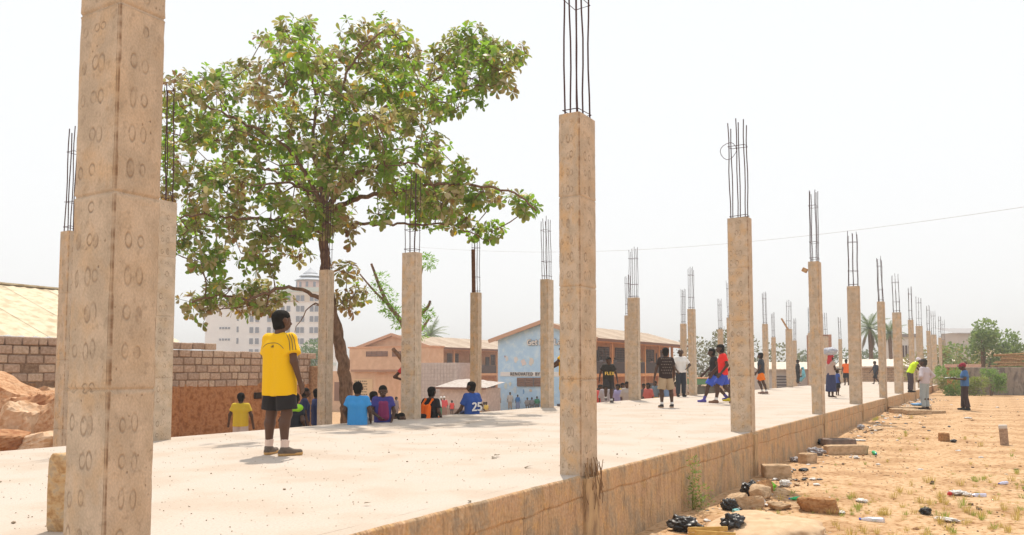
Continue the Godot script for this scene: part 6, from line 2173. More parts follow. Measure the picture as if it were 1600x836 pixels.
	person("man in a white shirt and dark trousers standing with a hand on his hip", {"at": Vector3(-10.060, 0.000, -29.356), "turn": facing(172.0), "h": 1.78, "fine": true, "hair": false, "shirt": WHITE, "sleeve": 0.38, "hem": 0.03, "bottom": "trousers", "leg": 0.96, "low": [0.028, 0.032, 0.042], "shoe": BLACK, "skin": [0.07, 0.038, 0.026],
		"pose": {"look": Vector3(-0.1, -0.05, 1), "el_l": Vector3(0.20, 0.66, 0.0), "wr_l": Vector3(0.11, 0.60, 0.10), "el_r": Vector3(-0.16, 0.66, 0.01), "wr_r": Vector3(-0.12, 0.54, 0.12)}})
	var walk := {"knee_l": Vector3(0.05, 0.30, 0.11), "ank_l": Vector3(0.05, 0.065, 0.13), "foot_l": Vector3(0.0, 0.015, 0.1), "knee_r": Vector3(-0.05, 0.29, -0.03), "ank_r": Vector3(-0.05, 0.085, -0.19), "foot_r": Vector3(0.0, -0.05, 0.08), "el_l": Vector3(0.14, 0.65, -0.05), "wr_l": Vector3(0.14, 0.51, 0.06), "el_r": Vector3(-0.15, 0.65, 0.05), "wr_r": Vector3(-0.15, 0.53, 0.17), "neck": Vector3(0, 0.838, 0.02), "head": Vector3(0, 0.92, 0.045), "chest": Vector3(0, 0.735, 0.01)}
	person("player in a red jersey and blue shorts striding to the left", {"at": Vector3(-6.734, 0.000, -23.377), "turn": facing(-82.0), "h": 1.74, "cell": 0.018, "fine": true, "shirt": [0.78, 0.035, 0.03], "sleeve": 0.3, "low": [0.05, 0.085, 0.42], "leg": 0.42, "legwide": 0.022, "sock": WHITE, "shoe": [0.2, 0.11, 0.07], "pose": walk})
	person("player in a black vest and blue shorts striding just behind the red jersey", {"at": Vector3(-7.371, 0.000, -24.631), "turn": facing(-84.0), "h": 1.66, "fine": true, "shirt": [0.025, 0.024, 0.026], "sleeve": 0.14, "low": [0.05, 0.10, 0.50], "leg": 0.42, "legwide": 0.022, "sock": [0.10, 0.08, 0.32], "sock_top": 0.3, "shoe": [0.10, 0.08, 0.34], "pose": {}.merged(walk).merged({"ank_r": Vector3(-0.05, 0.085, -0.24), "ank_l": Vector3(0.05, 0.05, 0.2), "knee_l": Vector3(0.05, 0.29, 0.13)}, true)})
	person("player in purple shorts and yellow boots mostly hidden by the column", {"at": Vector3(-6.815, 0.000, -24.960), "turn": facing(-85.0), "h": 1.66, "shirt": [0.25, 0.05, 0.05], "low": [0.08, 0.07, 0.26], "leg": 0.44, "legwide": 0.022, "shoe": [0.62, 0.48, 0.02], "pose": walk})
	person("player in a black tee and orange shorts beyond the column", {"at": Vector3(-8.389, 0.000, -34.664), "turn": facing(-60.0), "h": 1.72, "fine": true, "shirt": [0.035, 0.04, 0.05], "sleeve": 0.32, "low": [0.78, 0.17, 0.01], "leg": 0.4, "legwide": 0.02, "sock": WHITE, "shoe": [0.25, 0.15, 0.12], "pose": {"knee_l": Vector3(0.07, 0.28, -0.06), "ank_l": Vector3(0.08, 0.05, -0.14), "knee_r": Vector3(-0.06, 0.29, 0.07), "wr_l": Vector3(0.14, 0.52, 0.08)}})
	person("person in dark clothes standing behind the far columns", {"at": Vector3(-12.225, 0.000, -61.303), "turn": facing(90.0), "h": 1.75, "cell": 0.03, "shirt": BLACK, "sleeve": 0.8, "bottom": "trousers", "leg": 0.95, "low": BLACK})
	person("woman wrapped in turquoise cloth sitting by the far columns", {"at": Vector3(-13.055, 0.000, -67.941) + Vector3(0, 0.42, 0), "turn": facing(-60.0), "h": 1.6, "cell": 0.026, "shirt": [0.16, 0.46, 0.56], "sleeve": 0.9, "hem": 0.05, "cap": [0.16, 0.46, 0.56], "brim": false, "bottom": "skirt", "leg": 0.9, "low": [0.16, 0.40, 0.52], "pose": seated(0.15)})
	# woman with a bundle on her head
	person("woman in a long navy skirt carrying a bundle on her head", {"at": Vector3(-5.000, 0.000, -30.719), "turn": facing(75.0), "h": 1.55, "fine": true, "shirt": [0.45, 0.33, 0.27], "sleeve": 0.2, "hem": 0.02, "bottom": "skirt", "leg": 0.78, "low": [0.04, 0.045, 0.10], "cap": [0.50, 0.05, 0.06], "brim": false, "pose": {"el_r": Vector3(-0.13, 0.66, 0.03), "wr_r": Vector3(-0.08, 0.66, 0.19), "el_l": Vector3(0.13, 0.66, 0.03), "wr_l": Vector3(0.08, 0.66, 0.2)}})
	solo("head_bundle", "pale wrapped bundle carried on the head of the woman in navy", "bundle", lump(Vector3(0.52, 0.3, 0.45), 0.25, 12, 1.5, 10, 16), mottled("bundle", [[0.30, 0.33, 0.42], [0.62, 0.60, 0.60]], 0.3), Vector3(-5.000, 0.000, -30.719) + Vector3(0, 1.66, 0))
	person("small child in a blue top standing close beside the woman", {"at": Vector3(-5.160, 0.000, -33.131), "turn": facing(80.0), "h": 1.02, "cell": 0.024, "shirt": [0.05, 0.09, 0.30], "low": BLACK, "leg": 0.45})
	person("person in an orange t-shirt and black shorts walking away far off", {"at": Vector3(-8.061, 0.000, -55.283), "turn": facing(5.0), "h": 1.68, "cell": 0.03, "shirt": [0.80, 0.14, 0.02], "low": BLACK, "leg": 0.45})
	person("dark figure running in the dust at the far end", {"at": Vector3(-6.732, 0.000, -58.654), "turn": facing(-100.0), "h": 1.6, "cell": 0.03, "shirt": [0.03, 0.035, 0.05], "low": BLACK, "leg": 0.5, "pose": walk})
	person("person in a lime safety vest bending over the floor's edge", {"at": Vector3(-3.342, 0.000, -40.541) + Vector3(0.1, 0, 0), "turn": facing(95.0), "h": 1.66, "shirt": [0.52, 0.72, 0.02], "sleeve": 0.1, "hem": 0.03, "cap": [0.62, 0.56, 0.62], "bottom": "trousers", "leg": 0.95, "low": [0.07, 0.05, 0.055], "shoe": BLACK,
		"pose": {"chest": Vector3(0, 0.715, 0.09), "neck": Vector3(0, 0.79, 0.17), "head": Vector3(0, 0.855, 0.23), "look": Vector3(0, -0.4, 0.9), "sh_l": Vector3(0.1, 0.78, 0.14), "sh_r": Vector3(-0.1, 0.78, 0.14), "el_l": Vector3(0.13, 0.66, 0.24), "wr_l": Vector3(0.11, 0.56, 0.32), "el_r": Vector3(-0.13, 0.66, 0.22), "wr_r": Vector3(-0.12, 0.57, 0.30)}})
	# on the sand strip
	person("man in a pale grey shirt and light trousers, hands on hips, on the sand", {"at": on_ground(Vector3(-2.069, -0.385, -31.384)), "turn": facing(-35.0), "h": 1.76, "fine": true, "shirt": [0.50, 0.44, 0.47], "sleeve": 0.8, "hem": 0.02, "bottom": "trousers", "leg": 0.96, "low": [0.33, 0.37, 0.38], "shoe": [0.06, 0.04, 0.03], "hair_color": [0.04, 0.035, 0.03],
		"pose": {"look": Vector3(0.35, -0.05, 1), "el_l": Vector3(0.19, 0.66, -0.04), "wr_l": Vector3(0.095, 0.575, 0.05), "el_r": Vector3(-0.21, 0.67, -0.07), "wr_r": Vector3(-0.10, 0.575, 0.03)}})
	var cp := person("person in a red cap and blue shirt reading papers on the sand", {"at": on_ground(Vector3(-0.875, -0.383, -32.043)), "turn": facing(-72.0), "h": 1.62, "fine": true, "shirt": [0.06, 0.15, 0.34], "sleeve": 0.36, "hem": 0.03, "cap": [0.24, 0.02, 0.04], "bottom": "trousers", "leg": 0.97, "legwide": 0.022, "low": [0.05, 0.032, 0.032], "shoe": BLACK,
		"pose": {"look": Vector3(0.1, -0.25, 1), "head": Vector3(0, 0.92, 0.035), "el_l": Vector3(0.14, 0.66, 0.02), "wr_l": Vector3(0.07, 0.66, 0.19), "el_r": Vector3(-0.14, 0.66, 0.02), "wr_r": Vector3(-0.06, 0.66, 0.19), "ank_l": Vector3(0.06, 0.045, -0.04), "ank_r": Vector3(-0.06, 0.045, 0.03)}})
	var sheets := thing("papers", "sheaf of white papers held by the person in a red cap", "papers", cp.position + Vector3(0, 1.1, 0), cp.rotation.y)
	for k in 4:
		var mb := MB.new()
		var q := PackedVector3Array()
		var u := PackedVector2Array()
		for i in 5:
			for e in 2:
				q.append(Vector3(-0.15 + 0.3 * e + 0.01 * k, 0.03 * sin(i * 0.8 + k) + 0.004 * k, 0.28 + 0.09 * i))
				u.append(Vector2(e, i))
		mb.grid(q, 2, u, false)
		part(sheets, "sheet", mb.done(), flat("paper", 0.74, 0.72, 0.70))

func make_backpack(p: Node3D, h: float) -> void:
	var t := thing("backpack", "orange backpack with black trim on the back of the seated boy", "backpack", p.position, p.rotation.y)
	var o := cloth([0.80, 0.14, 0.012])
	var k := cloth(BLACK)
	part(t, "main_bag", field_mesh([[Vector3(-0.09, 0.14, -0.235), Vector3(-0.09, 0.38, -0.185), 0.075, 0.06], [Vector3(0.03, 0.14, -0.235), Vector3(0.03, 0.38, -0.185), 0.075, 0.06]], 0.04, 0.016), o)
	part(t, "front_pocket", field_mesh([[Vector3(-0.08, 0.12, -0.295), Vector3(0.03, 0.12, -0.295), 0.05, 0.05], [Vector3(-0.08, 0.2, -0.285), Vector3(0.03, 0.2, -0.285), 0.045, 0.045]], 0.03, 0.016), k)
	for s: float in [-1.0, 1.0]:
		part(t, "strap", field_mesh([[Vector3(s * 0.085, 0.42, -0.15), Vector3(s * 0.085, 0.53, -0.02), 0.02, 0.022], [Vector3(s * 0.085, 0.53, -0.02), Vector3(s * 0.1, 0.42, 0.13), 0.022, 0.02], [Vector3(s * 0.1, 0.42, 0.13), Vector3(s * 0.13, 0.25, 0.12), 0.02, 0.015]], 0.02, 0.013), o)

# tiny figures in the yard
func make_crowd() -> void:
	var spec := [
		[Vector3(-35.965, -2.222, -60.456), 1.6, 0, 180, [0.50, 0.47, 0.45], [0.42, 0.34, 0.27], "far person in a pale shirt standing by the blue gable"],
		[Vector3(-35.398, -2.277, -60.796), 1.35, 0, 170, [0.05, 0.18, 0.45], [0.20, 0.25, 0.42], "far child in blue standing by the blue gable"],
		[Vector3(-34.684, -2.222, -61.214), 1.4, 1, 180, [0.30, 0.27, 0.27], [0.14, 0.12, 0.12], "far person in grey sitting left on the bench by the blue gable"],
		[Vector3(-34.352, -2.222, -61.411), 1.4, 1, 180, [0.22, 0.22, 0.25], [0.14, 0.12, 0.12], "far person in dark grey sitting mid bench by the blue gable"],
		[Vector3(-33.973, -2.222, -61.635), 1.5, 1, 180, [0.04, 0.22, 0.12], [0.1, 0.1, 0.1], "far person in green sitting beside the column by the blue gable"],
		[Vector3(-30.527, -1.521, -42.665), 1.45, 0, 150, [0.60, 0.60, 0.58], [0.05, 0.18, 0.10], "far child in a white veil and green skirt by the tiled block"],
		[Vector3(-30.352, -1.562, -42.772), 1.45, 0, 170, [0.60, 0.08, 0.09], [0.25, 0.15, 0.12], "far child in red beside the veiled child"],
		[Vector3(-28.060, -1.521, -44.125), 1.2, 1, 140, [0.62, 0.45, 0.10], [0.3, 0.18, 0.1], "far child in yellow crouching right of the slim column"],
		[Vector3(-28.202, -1.562, -44.044), 1.2, 1, 100, [0.22, 0.2, 0.2], [0.2, 0.15, 0.12], "far child in grey crouching right of the slim column"],
		[Vector3(-36.858, -1.947, -59.908), 1.6, 0, 180, [0.45, 0.22, 0.22], [0.3, 0.2, 0.18], "far person in pink at the left corner of the blue gable"],
		[Vector3(-37.191, -2.002, -59.715), 1.3, 1, 180, [0.40, 0.42, 0.55], [0.3, 0.2, 0.18], "far person in lilac sitting left of the blue gable"],
		[Vector3(-39.329, -1.710, -49.114), 1.7, 0, 120, [0.22, 0.17, 0.18], [0.2, 0.15, 0.15], "far person in brown striding before the peach annex"],
		[Vector3(-39.872, -1.612, -48.785), 1.6, 0, 180, [0.60, 0.56, 0.52], [0.45, 0.4, 0.38], "far person in white before the peach annex"],
		[Vector3(-41.591, -1.515, -47.761), 1.6, 0, 180, [0.42, 0.40, 0.40], [0.45, 0.4, 0.38], "far person in grey by the pierced screen"],
		[Vector3(-39.474, -2.294, -49.071), 1.2, 0, 20, [0.06, 0.11, 0.42], [0.06, 0.11, 0.36], "child in a blue tunic standing in the yard left of the column"],
		[Vector3(-41.478, -1.905, -47.857), 1.3, 0, 60, [0.75, 0.22, 0.03], [0.3, 0.2, 0.15], "far child in orange behind the seated boys"]]
	var hues := [[0.62, 0.10, 0.09], [0.36, 0.33, 0.36], [0.10, 0.09, 0.10], [0.30, 0.28, 0.48], [0.62, 0.42, 0.10], [0.42, 0.37, 0.34], [0.14, 0.12, 0.12], [0.50, 0.12, 0.10], [0.16, 0.26, 0.45], [0.55, 0.30, 0.24], [0.48, 0.40, 0.33], [0.12, 0.16, 0.2]]
	var words := ["red", "pale grey", "black", "lilac", "mustard", "off-white", "charcoal", "brick red", "mid blue", "salmon", "cream", "dark slate"]
	var px := [Vector3(-13.387, -0.584, -29.452), Vector3(-12.388, -0.510, -27.709), Vector3(-13.380, -0.607, -30.622), Vector3(-12.779, -0.559, -29.810), Vector3(-13.808, -0.621, -32.698), Vector3(-12.085, -0.511, -29.052), Vector3(-12.653, -0.575, -32.214), Vector3(-12.125, -0.529, -31.359), Vector3(-13.210, -0.609, -36.544), Vector3(-13.526, -0.692, -38.692), Vector3(-12.869, -0.589, -37.909), Vector3(-14.395, -0.755, -38.182)]
	for i in px.size():
		var p: Vector3 = px[i]
		p.y = gh(p.x, p.z)
		spec.append([p, 1.45 + 0.05 * (i % 3), 2, 150.0 + 25.0 * (i % 4), hues[i], hues[(i + 5) % 12], "spectator in %s standing low beyond the floor's yard edge" % words[i]])
	for s in spec:
		var o := {"at": on_ground(s[0]), "turn": facing(s[3]), "h": s[1], "cell": 0.036, "shirt": s[4], "sleeve": 0.6, "low": s[5], "bottom": "skirt" if s[2] == 0 and s[1] < 1.5 else "trousers", "leg": 0.8, "group": "people in the school yard"}
		if s[2] == 1:
			o.at += Vector3(0, 0.32, 0)
			o.pose = seated(0.1)
			o.bottom = "trousers"
		if "veil" in s[6]:
			o.cap = [0.62, 0.62, 0.6]
			o.brim = false
		person(s[6], o)
	for i in 6:
		var z := -66.0 - i * 3.1
		person("tiny pupil in %s leaning on the upper corridor railing" % words[(i * 5 + 1) % 12], {"at": Vector3(-29.9, 0.70, z), "turn": facing(150.0), "h": 1.45, "cell": 0.045, "shirt": hues[(i * 5 + 1) % 12], "low": BLACK, "group": "pupils on the corridor"})

# ------------------------------------------------------------------ litter and small things
func bottle_mesh(r: float, l: float) -> ArrayMesh:
	var mb := MB.new()
	mb.lathe(PackedVector2Array([Vector2(0, 0), Vector2(r * 0.9, 0), Vector2(r, r * 0.3), Vector2(r * 0.95, l * 0.3), Vector2(r, l * 0.4), Vector2(r * 0.96, l * 0.62), Vector2(r * 0.7, l * 0.76), Vector2(r * 0.35, l * 0.88), Vector2(r * 0.35, l * 0.94)]), Vector3.ZERO, 14)
	return mb.done()

func make_bottle(label: String, at: Vector3, r: float, l: float, c: Color, turn: float, squash := 0.8) -> void:
	var t := thing("plastic_bottle", label, "bottle", on_ground(at, r * squash))
	var m := StandardMaterial3D.new()
	m.albedo_color = c
	m.roughness = 0.3
	if c.a < 1.0:
		m.transparency = BaseMaterial3D.TRANSPARENCY_ALPHA
		m.roughness = 0.2
	var b := Basis(Vector3.UP, turn) * Basis(Vector3(0, 0, 1), PI / 2 + 0.05).scaled(Vector3(1, squash, 1))
	part(t, "body", bottle_mesh(r, l), m, Vector3(l * 0.5, 0, 0).rotated(Vector3.UP, turn), b)
	var mb := MB.new()
	mb.lathe(PackedVector2Array([Vector2(0, l), Vector2(r * 0.4, l), Vector2(r * 0.4, l * 0.92)]), Vector3.ZERO, 10)
	part(t, "cap", mb.done(), flat("bottle_cap", 0.08, 0.12, 0.5, 0.5), Vector3(l * 0.5, 0, 0).rotated(Vector3.UP, turn), b)

func make_litter() -> void:
	var film := flat("black_film", 0.022, 0.02, 0.021, 0.42)
	film.metallic_specular = 0.5
	var white := flat("white_film", 0.66, 0.62, 0.58, 0.45)
	var green := flat("green_film", 0.22, 0.62, 0.03, 0.4)
	var grey := flat("grey_film", 0.34, 0.32, 0.33, 0.4)
	var conc := mottled("lump_concrete", [[0.36, 0.24, 0.14], [0.50, 0.35, 0.22], [0.56, 0.40, 0.26]], 0.5, 0.97, 0.8, Vector3.ONE, 33)
	var earth := mottled("earth_clod", [[0.24, 0.115, 0.05], [0.38, 0.20, 0.09], [0.44, 0.25, 0.12]], 0.35, 0.98, 1.0, Vector3.ONE, 34)
	var bags := [
		[Vector3(-2.942, -0.753, -8.610), Vector3(0.42, 0.2, 0.32), film, "flattened black plastic bag at the foot of the plinth, bottom of the picture"],
		[Vector3(-2.434, -0.762, -8.725), Vector3(0.32, 0.3, 0.3), film, "round shiny black plastic bag at the bottom edge"],
		[Vector3(-2.942, -0.735, -11.403), Vector3(0.3, 0.24, 0.3), film, "black plastic bag with its neck up below the second plinth bay"],
		[Vector3(-2.866, -0.749, -10.122), Vector3(0.24, 0.2, 0.22), film, "small crumpled black bag right of the climbing weed"],
		[Vector3(-2.797, -0.721, -11.930), Vector3(0.26, 0.16, 0.2), green, "bright green plastic bag by the plinth"],
		[Vector3(-2.687, -0.712, -12.367), Vector3(0.2, 0.12, 0.2), white, "crumpled white plastic bag right of the green bag"],
		[Vector3(-2.759, -0.680, -14.139), Vector3(0.26, 0.06, 0.18), film, "flat black sheet of plastic below the long block"],
		[Vector3(-3.003, -0.659, -16.577), Vector3(0.4, 0.2, 0.3), grey, "grey and black plastic bags against the end of the long block"],
		[Vector3(-3.203, -0.621, -18.808), Vector3(0.75, 0.16, 0.3), film, "stretched black plastic sheet on the block by the plinth"],
		[Vector3(-3.133, -0.670, -15.337), Vector3(0.3, 0.12, 0.2), grey, "grey plastic bag tucked against the plinth"],
		[Vector3(-2.629, -0.748, -10.751), Vector3(0.13, 0.1, 0.1), white, "small white paper ball among the stones by the plinth"],
		[Vector3(-2.262, -0.666, -16.434), Vector3(0.2, 0.07, 0.12), white, "white scrap of plastic below the long block"],
		[Vector3(-2.690, -0.603, -19.809), Vector3(0.4, 0.05, 0.2), white, "wide white plastic scrap beyond the long block"],
		[Vector3(-0.811, -0.590, -20.361), Vector3(0.17, 0.08, 0.14), film, "small black plastic scrap beside the square brick"],
		[Vector3(-1.530, -0.731, -11.516), Vector3(0.22, 0.06, 0.14), white, "white crumpled scrap in the dry grass, left of centre sand"],
		[Vector3(-0.491, -0.705, -12.758), Vector3(0.28, 0.07, 0.2), white, "white plastic scrap in the grass at the right"],
		[Vector3(-0.569, -0.707, -12.595), Vector3(0.08, 0.06, 0.08), flat("red_film", 0.5, 0.05, 0.04, 0.5), "tiny red wrapper on the sand at the right"],
		[Vector3(-0.359, -0.710, -12.673), Vector3(0.14, 0.06, 0.1), white, "small white wrapper by the clear bottle shard"],
		[Vector3(-0.765, -0.743, -11.062), Vector3(0.2, 0.1, 0.16), film, "dark scrap in the grass tuft"],
		[Vector3(-0.518, -0.746, -10.696), Vector3(0.34, 0.05, 0.14), white, "torn white packet lying in front of the grass tufts"],
		[Vector3(-1.099, -0.667, -15.096), Vector3(0.13, 0.04, 0.08), white, "white paper scrap alone on the open sand"],
		[Vector3(-1.788, -0.667, -15.527), Vector3(0.12, 0.04, 0.08), white, "white flake on the sand below the green bottle end"],
		[Vector3(-0.712, -0.470, -28.258), Vector3(0.28, 0.05, 0.2), white, "pale sheet on the sand before the person in a red cap"],
		[Vector3(-1.657, -0.754, -10.605), Vector3(0.2, 0.05, 0.12), white, "white scrap right of the brown boulder"],
		[Vector3(-0.257, -0.644, -17.502), Vector3(0.1, 0.04, 0.08), white, "white scrap below the leaning post"],
		[Vector3(-3.006, -0.540, -22.760), Vector3(0.22, 0.16, 0.2), grey, "round grey bag near the third plinth bay"],
		[Vector3(-2.754, -0.753, -10.002), Vector3(0.16, 0.07, 0.1), flat("cyan_film", 0.2, 0.45, 0.45, 0.4), "faded turquoise scrap beside the black bags"]]
	for i in bags.size():
		solo("plastic_bag" if bags[i][1].x > 0.2 else "litter_scrap", bags[i][3], "plastic bag" if bags[i][1].x > 0.2 else "litter", lump(bags[i][1] * 0.78, 0.6, 500 + i * 3, 1.25, 26, 36), bags[i][2], on_ground(bags[i][0], bags[i][1].y * 0.36), Basis(Vector3.UP, i * 1.3), "litter along the plinth")
	make_bottle("green plastic bottle lying on the sand behind the brown boulder", Vector3(-2.287, -0.738, -11.302), 0.035, 0.24, lin(0.02, 0.42, 0.14), 0.35)
	make_bottle("green bottle end on beyond the long block", Vector3(-2.045, -0.661, -17.307), 0.04, 0.24, lin(0.02, 0.42, 0.14), 1.9, 1.0)
	make_bottle("clear plastic bottle with a blue cap lying on the sand", Vector3(-1.263, -0.757, -10.233), 0.04, 0.27, Color(0.8, 0.85, 0.95, 0.45), -0.1)
	make_bottle("small clear bottle in the grass at the right", Vector3(-0.240, -0.712, -12.697), 0.03, 0.2, Color(0.8, 0.85, 0.98, 0.5), 0.2)
	make_bottle("tiny clear bottle near the right edge of the sand", Vector3(0.059, -0.695, -14.084), 0.03, 0.17, Color(0.8, 0.85, 0.98, 0.5), 0.9)
	# stones and broken blocks
	var rocks := [
		[Vector3(-1.899, -0.751, -10.601), Vector3(0.5, 0.24, 0.34), earth, "large brown boulder of laterite lying on the sand"],
		[Vector3(-2.748, -0.749, -10.517), Vector3(0.42, 0.2, 0.3), conc, "broken concrete lump beside the black bags"],
		[Vector3(-2.737, -0.743, -11.199), Vector3(0.3, 0.22, 0.28), conc, "rounded concrete lump behind the white paper ball"],
		[Vector3(-2.779, -0.730, -11.592), Vector3(0.26, 0.28, 0.24), earth, "reddish stone in front of the green bag"],
		[Vector3(-2.388, -0.750, -10.568), Vector3(0.3, 0.12, 0.2), conc, "flat grey stone left of the green bottle"],
		[Vector3(-2.951, -0.746, -10.723), Vector3(0.5, 0.16, 0.26), conc, "flat broken slab against the plinth"],
		[Vector3(-2.755, -0.758, -8.512), Vector3(0.3, 0.1, 0.22), conc, "pale stone at the bottom edge by the plinth"],
		[Vector3(-3.794, -0.551, -23.296), Vector3(0.3, 0.14, 0.24), earth, "brown lump on the litter line by the third bay"],
		[Vector3(-2.614, -0.535, -22.643), Vector3(0.4, 0.1, 0.24), conc, "flat stone on the litter line past the third bay"]]
	for i in rocks.size():
		solo("stone", rocks[i][3], "stone", rock_mesh(rocks[i][1] * 1.1, 700 + i * 5, 11, 0.10), rocks[i][2], on_ground(rocks[i][0], rocks[i][1].y * 0.3), Basis(Vector3.UP, i * 0.9), "stones on the sand")
	var blocks := [
		[Vector3(-2.994, -0.697, -13.209), Vector3(0.38, 0.2, 0.22), 0.5, conc, "broken cement block leaning on the plinth"],
		[Vector3(-2.905, -0.670, -15.239), Vector3(0.24, 0.18, 0.2), 1.0, conc, "stub of cement block left of the grey bags"],
		[Vector3(-2.558, -0.657, -17.236), Vector3(0.75, 0.17, 0.22), 0.62, conc, "long pinkish cement block lying on the sand by the plinth"],
		[Vector3(-2.908, -0.631, -18.588), Vector3(0.6, 0.16, 0.3), 0.6, mottled("dark_block", [[0.16, 0.12, 0.1], [0.28, 0.2, 0.16]], 0.5), "dark cement block behind the long pinkish block"],
		[Vector3(-1.004, -0.582, -20.525), Vector3(0.17, 0.18, 0.17), 0.4, earth, "square brown brick standing on the open sand"],
		[Vector3(-2.605, -0.424, -29.975), Vector3(0.75, 0.14, 0.45), 0.4, conc, "paving slab left in the low stack beside the man in grey"],
		[Vector3(-2.191, -0.434, -29.522), Vector3(0.7, 0.14, 0.4), 0.5, conc, "paving slab right in the low stack beside the man in grey"],
		[Vector3(-2.586, -0.387, -31.660), Vector3(1.2, 0.1, 0.5), 0.5, conc, "long paving slab behind the low stack beside the man in grey"],
		[Vector3(-1.768, -0.412, -30.214), Vector3(0.6, 0.08, 0.4), 0.5, conc, "flat slab under the feet of the man in grey"]]
	for b in blocks:
		solo("cement_block", b[4], "block", lump(b[1] * Vector3(1.12, 1.12, 1.12), 0.06, int(b[1].x * 900.0), 2.0, 16, 24, 0.22), b[3], on_ground(b[0], b[1].y * 0.45), Basis(Vector3.UP, b[2]), "broken blocks by the plinth")
	solo("blue_bag", "blue plastic bag on the paving slabs beside the man in grey", "plastic bag", lump(Vector3(0.4, 0.1, 0.25), 0.6, 44, 2.0, 8, 12), flat("blue_film", 0.12, 0.28, 0.5, 0.4), on_ground(Vector3(-2.301, -0.388, -31.317), 0.2))
	var post := thing("boundary_post", "grey concrete marker post leaning on the open sand at the right", "post", on_ground(Vector3(0.136, -0.592, -20.246)))
	part(post, "shaft", boxm(Vector3(0.16, 0.42, 0.14), 0.015), mottled("marker", [[0.30, 0.20, 0.14], [0.44, 0.31, 0.22]], 0.3), Vector3(0, 0.17, 0), Basis(Vector3(0, 0, 1), 0.05))
	part(post, "painted_top", boxm(Vector3(0.163, 0.09, 0.143), 0.015), flat("marker_white", 0.55, 0.50, 0.45), Vector3(-0.012, 0.375, 0), Basis(Vector3(0, 0, 1), 0.05))
	# mound of spilt mortar at the bottom edge
	solo("mortar_mound", "smooth mound of dried pinkish mortar by the black bags", "mound", lump(Vector3(1.25, 0.34, 1.5), 0.28, 91, 1.0, 16, 28), mottled("dried_mortar", [[0.50, 0.34, 0.21], [0.60, 0.43, 0.28]], 0.8, 0.98, 0.4), on_ground(Vector3(-2.157, -0.767, -9.075), 0.0), Basis(Vector3.UP, 0.5))
	var cr := thing("broken_crate", "broken yellowish wooden crate beside the round black bag", "crate", on_ground(Vector3(-2.543, -0.760, -8.311)), 0.6)
	for k in 4:
		part(cr, "slat", boxm(Vector3(0.42, 0.05, 0.015), 0.004), mottled("crate_wood", [[0.5, 0.3, 0.09], [0.66, 0.45, 0.16]], 0.4), Vector3(0, 0.03 + (k % 2) * 0.06, -0.12 + 0.24 * (k / 2)), Basis(Vector3(0, 0, 1), rr(-0.08, 0.08)))
	for k in 3:
		part(cr, "slat", boxm(Vector3(0.05, 0.015, 0.3), 0.004), mottled("crate_wood", [], 1.0), Vector3(-0.16 + k * 0.16, 0.01, 0.0), Basis(Vector3.UP, rr(-0.1, 0.1)))
	# scraps strewn in the litter line: one mass
	for v in 3:
		var mm := MultiMesh.new()
		mm.transform_format = MultiMesh.TRANSFORM_3D
		mm.mesh = lump(Vector3(1, 0.35, 0.7), 0.8, 60 + v, 2.0, 6, 9)
		mm.instance_count = 130
		for i in mm.instance_count:
			var x := -3.15 + absf(rng.randfn(0.0, 0.55))
			var z := rr(-46.0, -8.0)
			if rng.randf() < 0.2:
				x = rr(-2.5, 7.0)
			var s := rr(0.04, 0.13)
			mm.set_instance_transform(i, Transform3D(Basis(Vector3.UP, rr(0, TAU)).scaled(Vector3(s, s, s)), on_ground(Vector3(x, 0, z), s * 0.1)))
		var mi := MultiMeshInstance3D.new()
		mi.name = numbered("litter_bits")
		mi.multimesh = mm
		mi.material_override = [white, film, conc][v]
		mi.set_meta("kind", "stuff")
		mi.set_meta("label", ["tiny white scraps strewn along the plinth", "tiny black scraps strewn along the plinth", "crumbs of concrete strewn along the plinth"][v])
		mi.set_meta("category", "litter")
		add_child(mi)
	# on the floor
	var blk := thing("cement_brick", "rough yellowish cement block standing on end beside the big column", "block", Vector3(-4.925, 0.000, -3.009) + Vector3(0.0, -0.004, 0.0), 0.4)
	part(blk, "block", lump(Vector3(0.25, 0.48, 0.2), 0.05, 71, 2.0, 26, 30, 0.18), mottled("yellow_block", [[0.36, 0.20, 0.09], [0.50, 0.31, 0.15], [0.54, 0.38, 0.22], [0.42, 0.32, 0.22]], 0.35, 0.97, 0.9, Vector3.ONE, 36), Vector3(0, 0.232, 0))
	var leafm := [leaf_mesh(1), leaf_mesh(2)]
	var dl := leaf_mat("dead_leaf", 0.13, 0.09, 0.05, 0.2)
	var lp := [Vector3(-4.867, 0.000, -7.775), Vector3(-4.878, 0.000, -7.847), Vector3(-4.029, -0.000, -7.228), Vector3(-8.321, 0.000, -12.392), Vector3(-3.364, 0.000, -5.056), Vector3(-3.925, 0.000, -4.625), Vector3(-5.432, 0.000, -13.135)]
	for i in lp.size():
		solo("dead_leaf", ["dry curled leaf on the bare floor, the darkest one", "second dry leaf touching the dark curled one", "thin greenish dead leaf near the middle column", "pale dry leaf near the yard edge", "small dark fleck of leaf near the plinth edge", "small dry leaf low on the floor", "dry leaf on the floor beyond the middle column"][i], "leaf", leafm[i % 2], dl, lp[i] + Vector3(0, 0.022, 0), Basis(Vector3.UP, i * 2.2 + 1.0).scaled(Vector3(0.11, 0.11, 0.11) * (0.5 if i > 3 else 1.0)), "dead leaves on the floor")
	# weed climbing the plinth
	var w := thing("plinth_weed", "green weed climbing out of the foot of the plinth", "plant", Vector3(-3.27, gh(-3.2, -9.4), -9.9))
	var cl := []
	for k in 7:
		cl.append([Vector3(0.05 + rr(0, 0.05), 0.1 + k * 0.085, 0.02 * k + rr(-0.03, 0.03)), 0.06])
	for k in 5:
		cl.append([Vector3(rr(0.05, 0.25), rr(0.05, 0.25), rr(-0.2, 0.2)), 0.12])
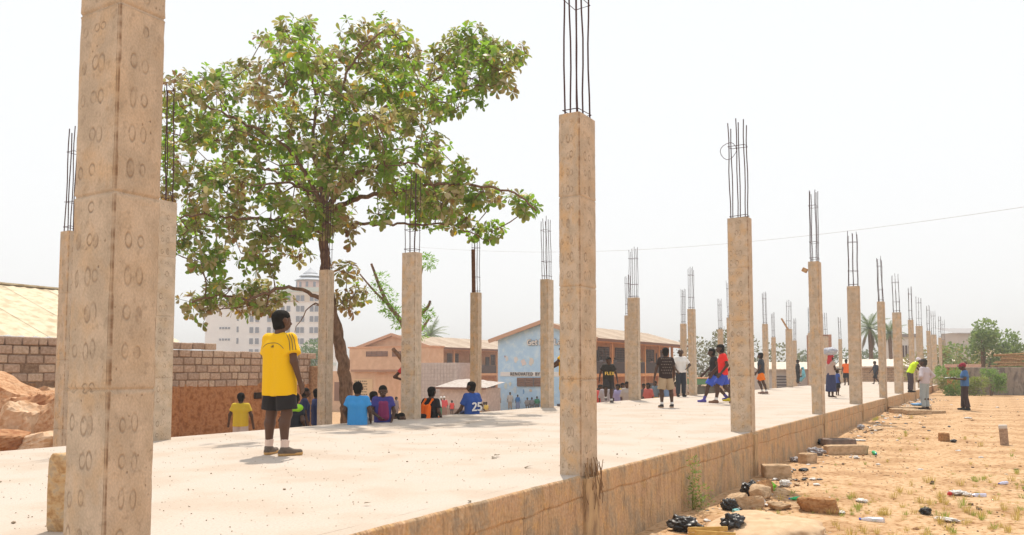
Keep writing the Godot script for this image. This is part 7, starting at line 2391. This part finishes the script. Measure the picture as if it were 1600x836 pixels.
	leafy(w, cl, 0.045, 34, leaf_mat("weed", 0.16, 0.22, 0.05, 0.5), 0.006, flat("stem", 0.2, 0.2, 0.06))
	# dry roots and broken concrete hanging at the foot of the second column
	var rt := thing("root_tangle", "tangle of dry roots hanging over the plinth at the foot of a column", "roots", Vector3(-3.32, 0, -6.95))
	for k in 46:
		var a := Vector3(rr(-0.03, 0.03), rr(-0.05, 0.16), rr(-0.36, 0.02))
		var mb := MB.new()
		var pts := PackedVector3Array([a])
		var rad := PackedFloat32Array([0.004])
		for i in 4:
			a += Vector3(rr(-0.012, 0.018), -rr(0.03, 0.11), rr(-0.03, 0.03))
			a.x = maxf(a.x, 0.006)
			pts.append(a)
			rad.append(0.0035)
		mb.tube(pts, rad, 4)
		part(rt, "root", mb.done(), flat("dry_root%d" % (k % 3), 0.22 + 0.08 * (k % 3), 0.13 + 0.06 * (k % 3), 0.07 + 0.035 * (k % 3)))
	# overhead cable
	var mb := MB.new()
	var pts := PackedVector3Array()
	var rad := PackedFloat32Array()
	var c0: Vector3 = Vector3(-46.032, 12.401, -59.240)
	var c1: Vector3 = Vector3(-20.010, 8.016, -51.676)
	var c2: Vector3 = Vector3(2.769, 6.513, -31.501)
	for i in 41:
		var f := i / 40.0
		pts.append(c0 * (1 - f) * (1 - f) + c1 * 2.0 * f * (1 - f) * 1.0 + c2 * f * f)
		rad.append(0.008)
	mb.tube(pts, rad, 4)
	solo("overhead_cable", "thin grey cable sagging across the pale sky", "cable", mb.done(), flat("cable", 0.5, 0.49, 0.48))

func _ready() -> void:
	rng.seed = 2024
	n1.seed = 7
	n1.frequency = 0.02
	n1.fractal_octaves = 3
	make_camera_and_light()
	make_ground()
	make_floor()
	make_columns()
	make_block_wall()
	make_rubble()
	make_school()
	make_yard_buildings()
	make_office_tower()
	make_almond_tree()
	make_pruned_tree()
	make_far_end()
	make_trees_behind()
	make_palm("shaggy palm with hanging dead fronds behind the far columns", on_ground(Vector3(-11.497, -0.487, -95.764)), 6.5, 2.6, 36)
	make_palm("palm whose fronds show above the peach school roof", on_ground(Vector3(-71.706, -1.020, -97.434)), 9.2, 3.2, 0)
	make_palm("palm behind the shaggy one, showing at its right", on_ground(Vector3(-10.745, -0.653, -107.864)), 6.4, 2.4, 6)
	make_people()
	make_crowd()
	make_litter()
	make_ground_cover()
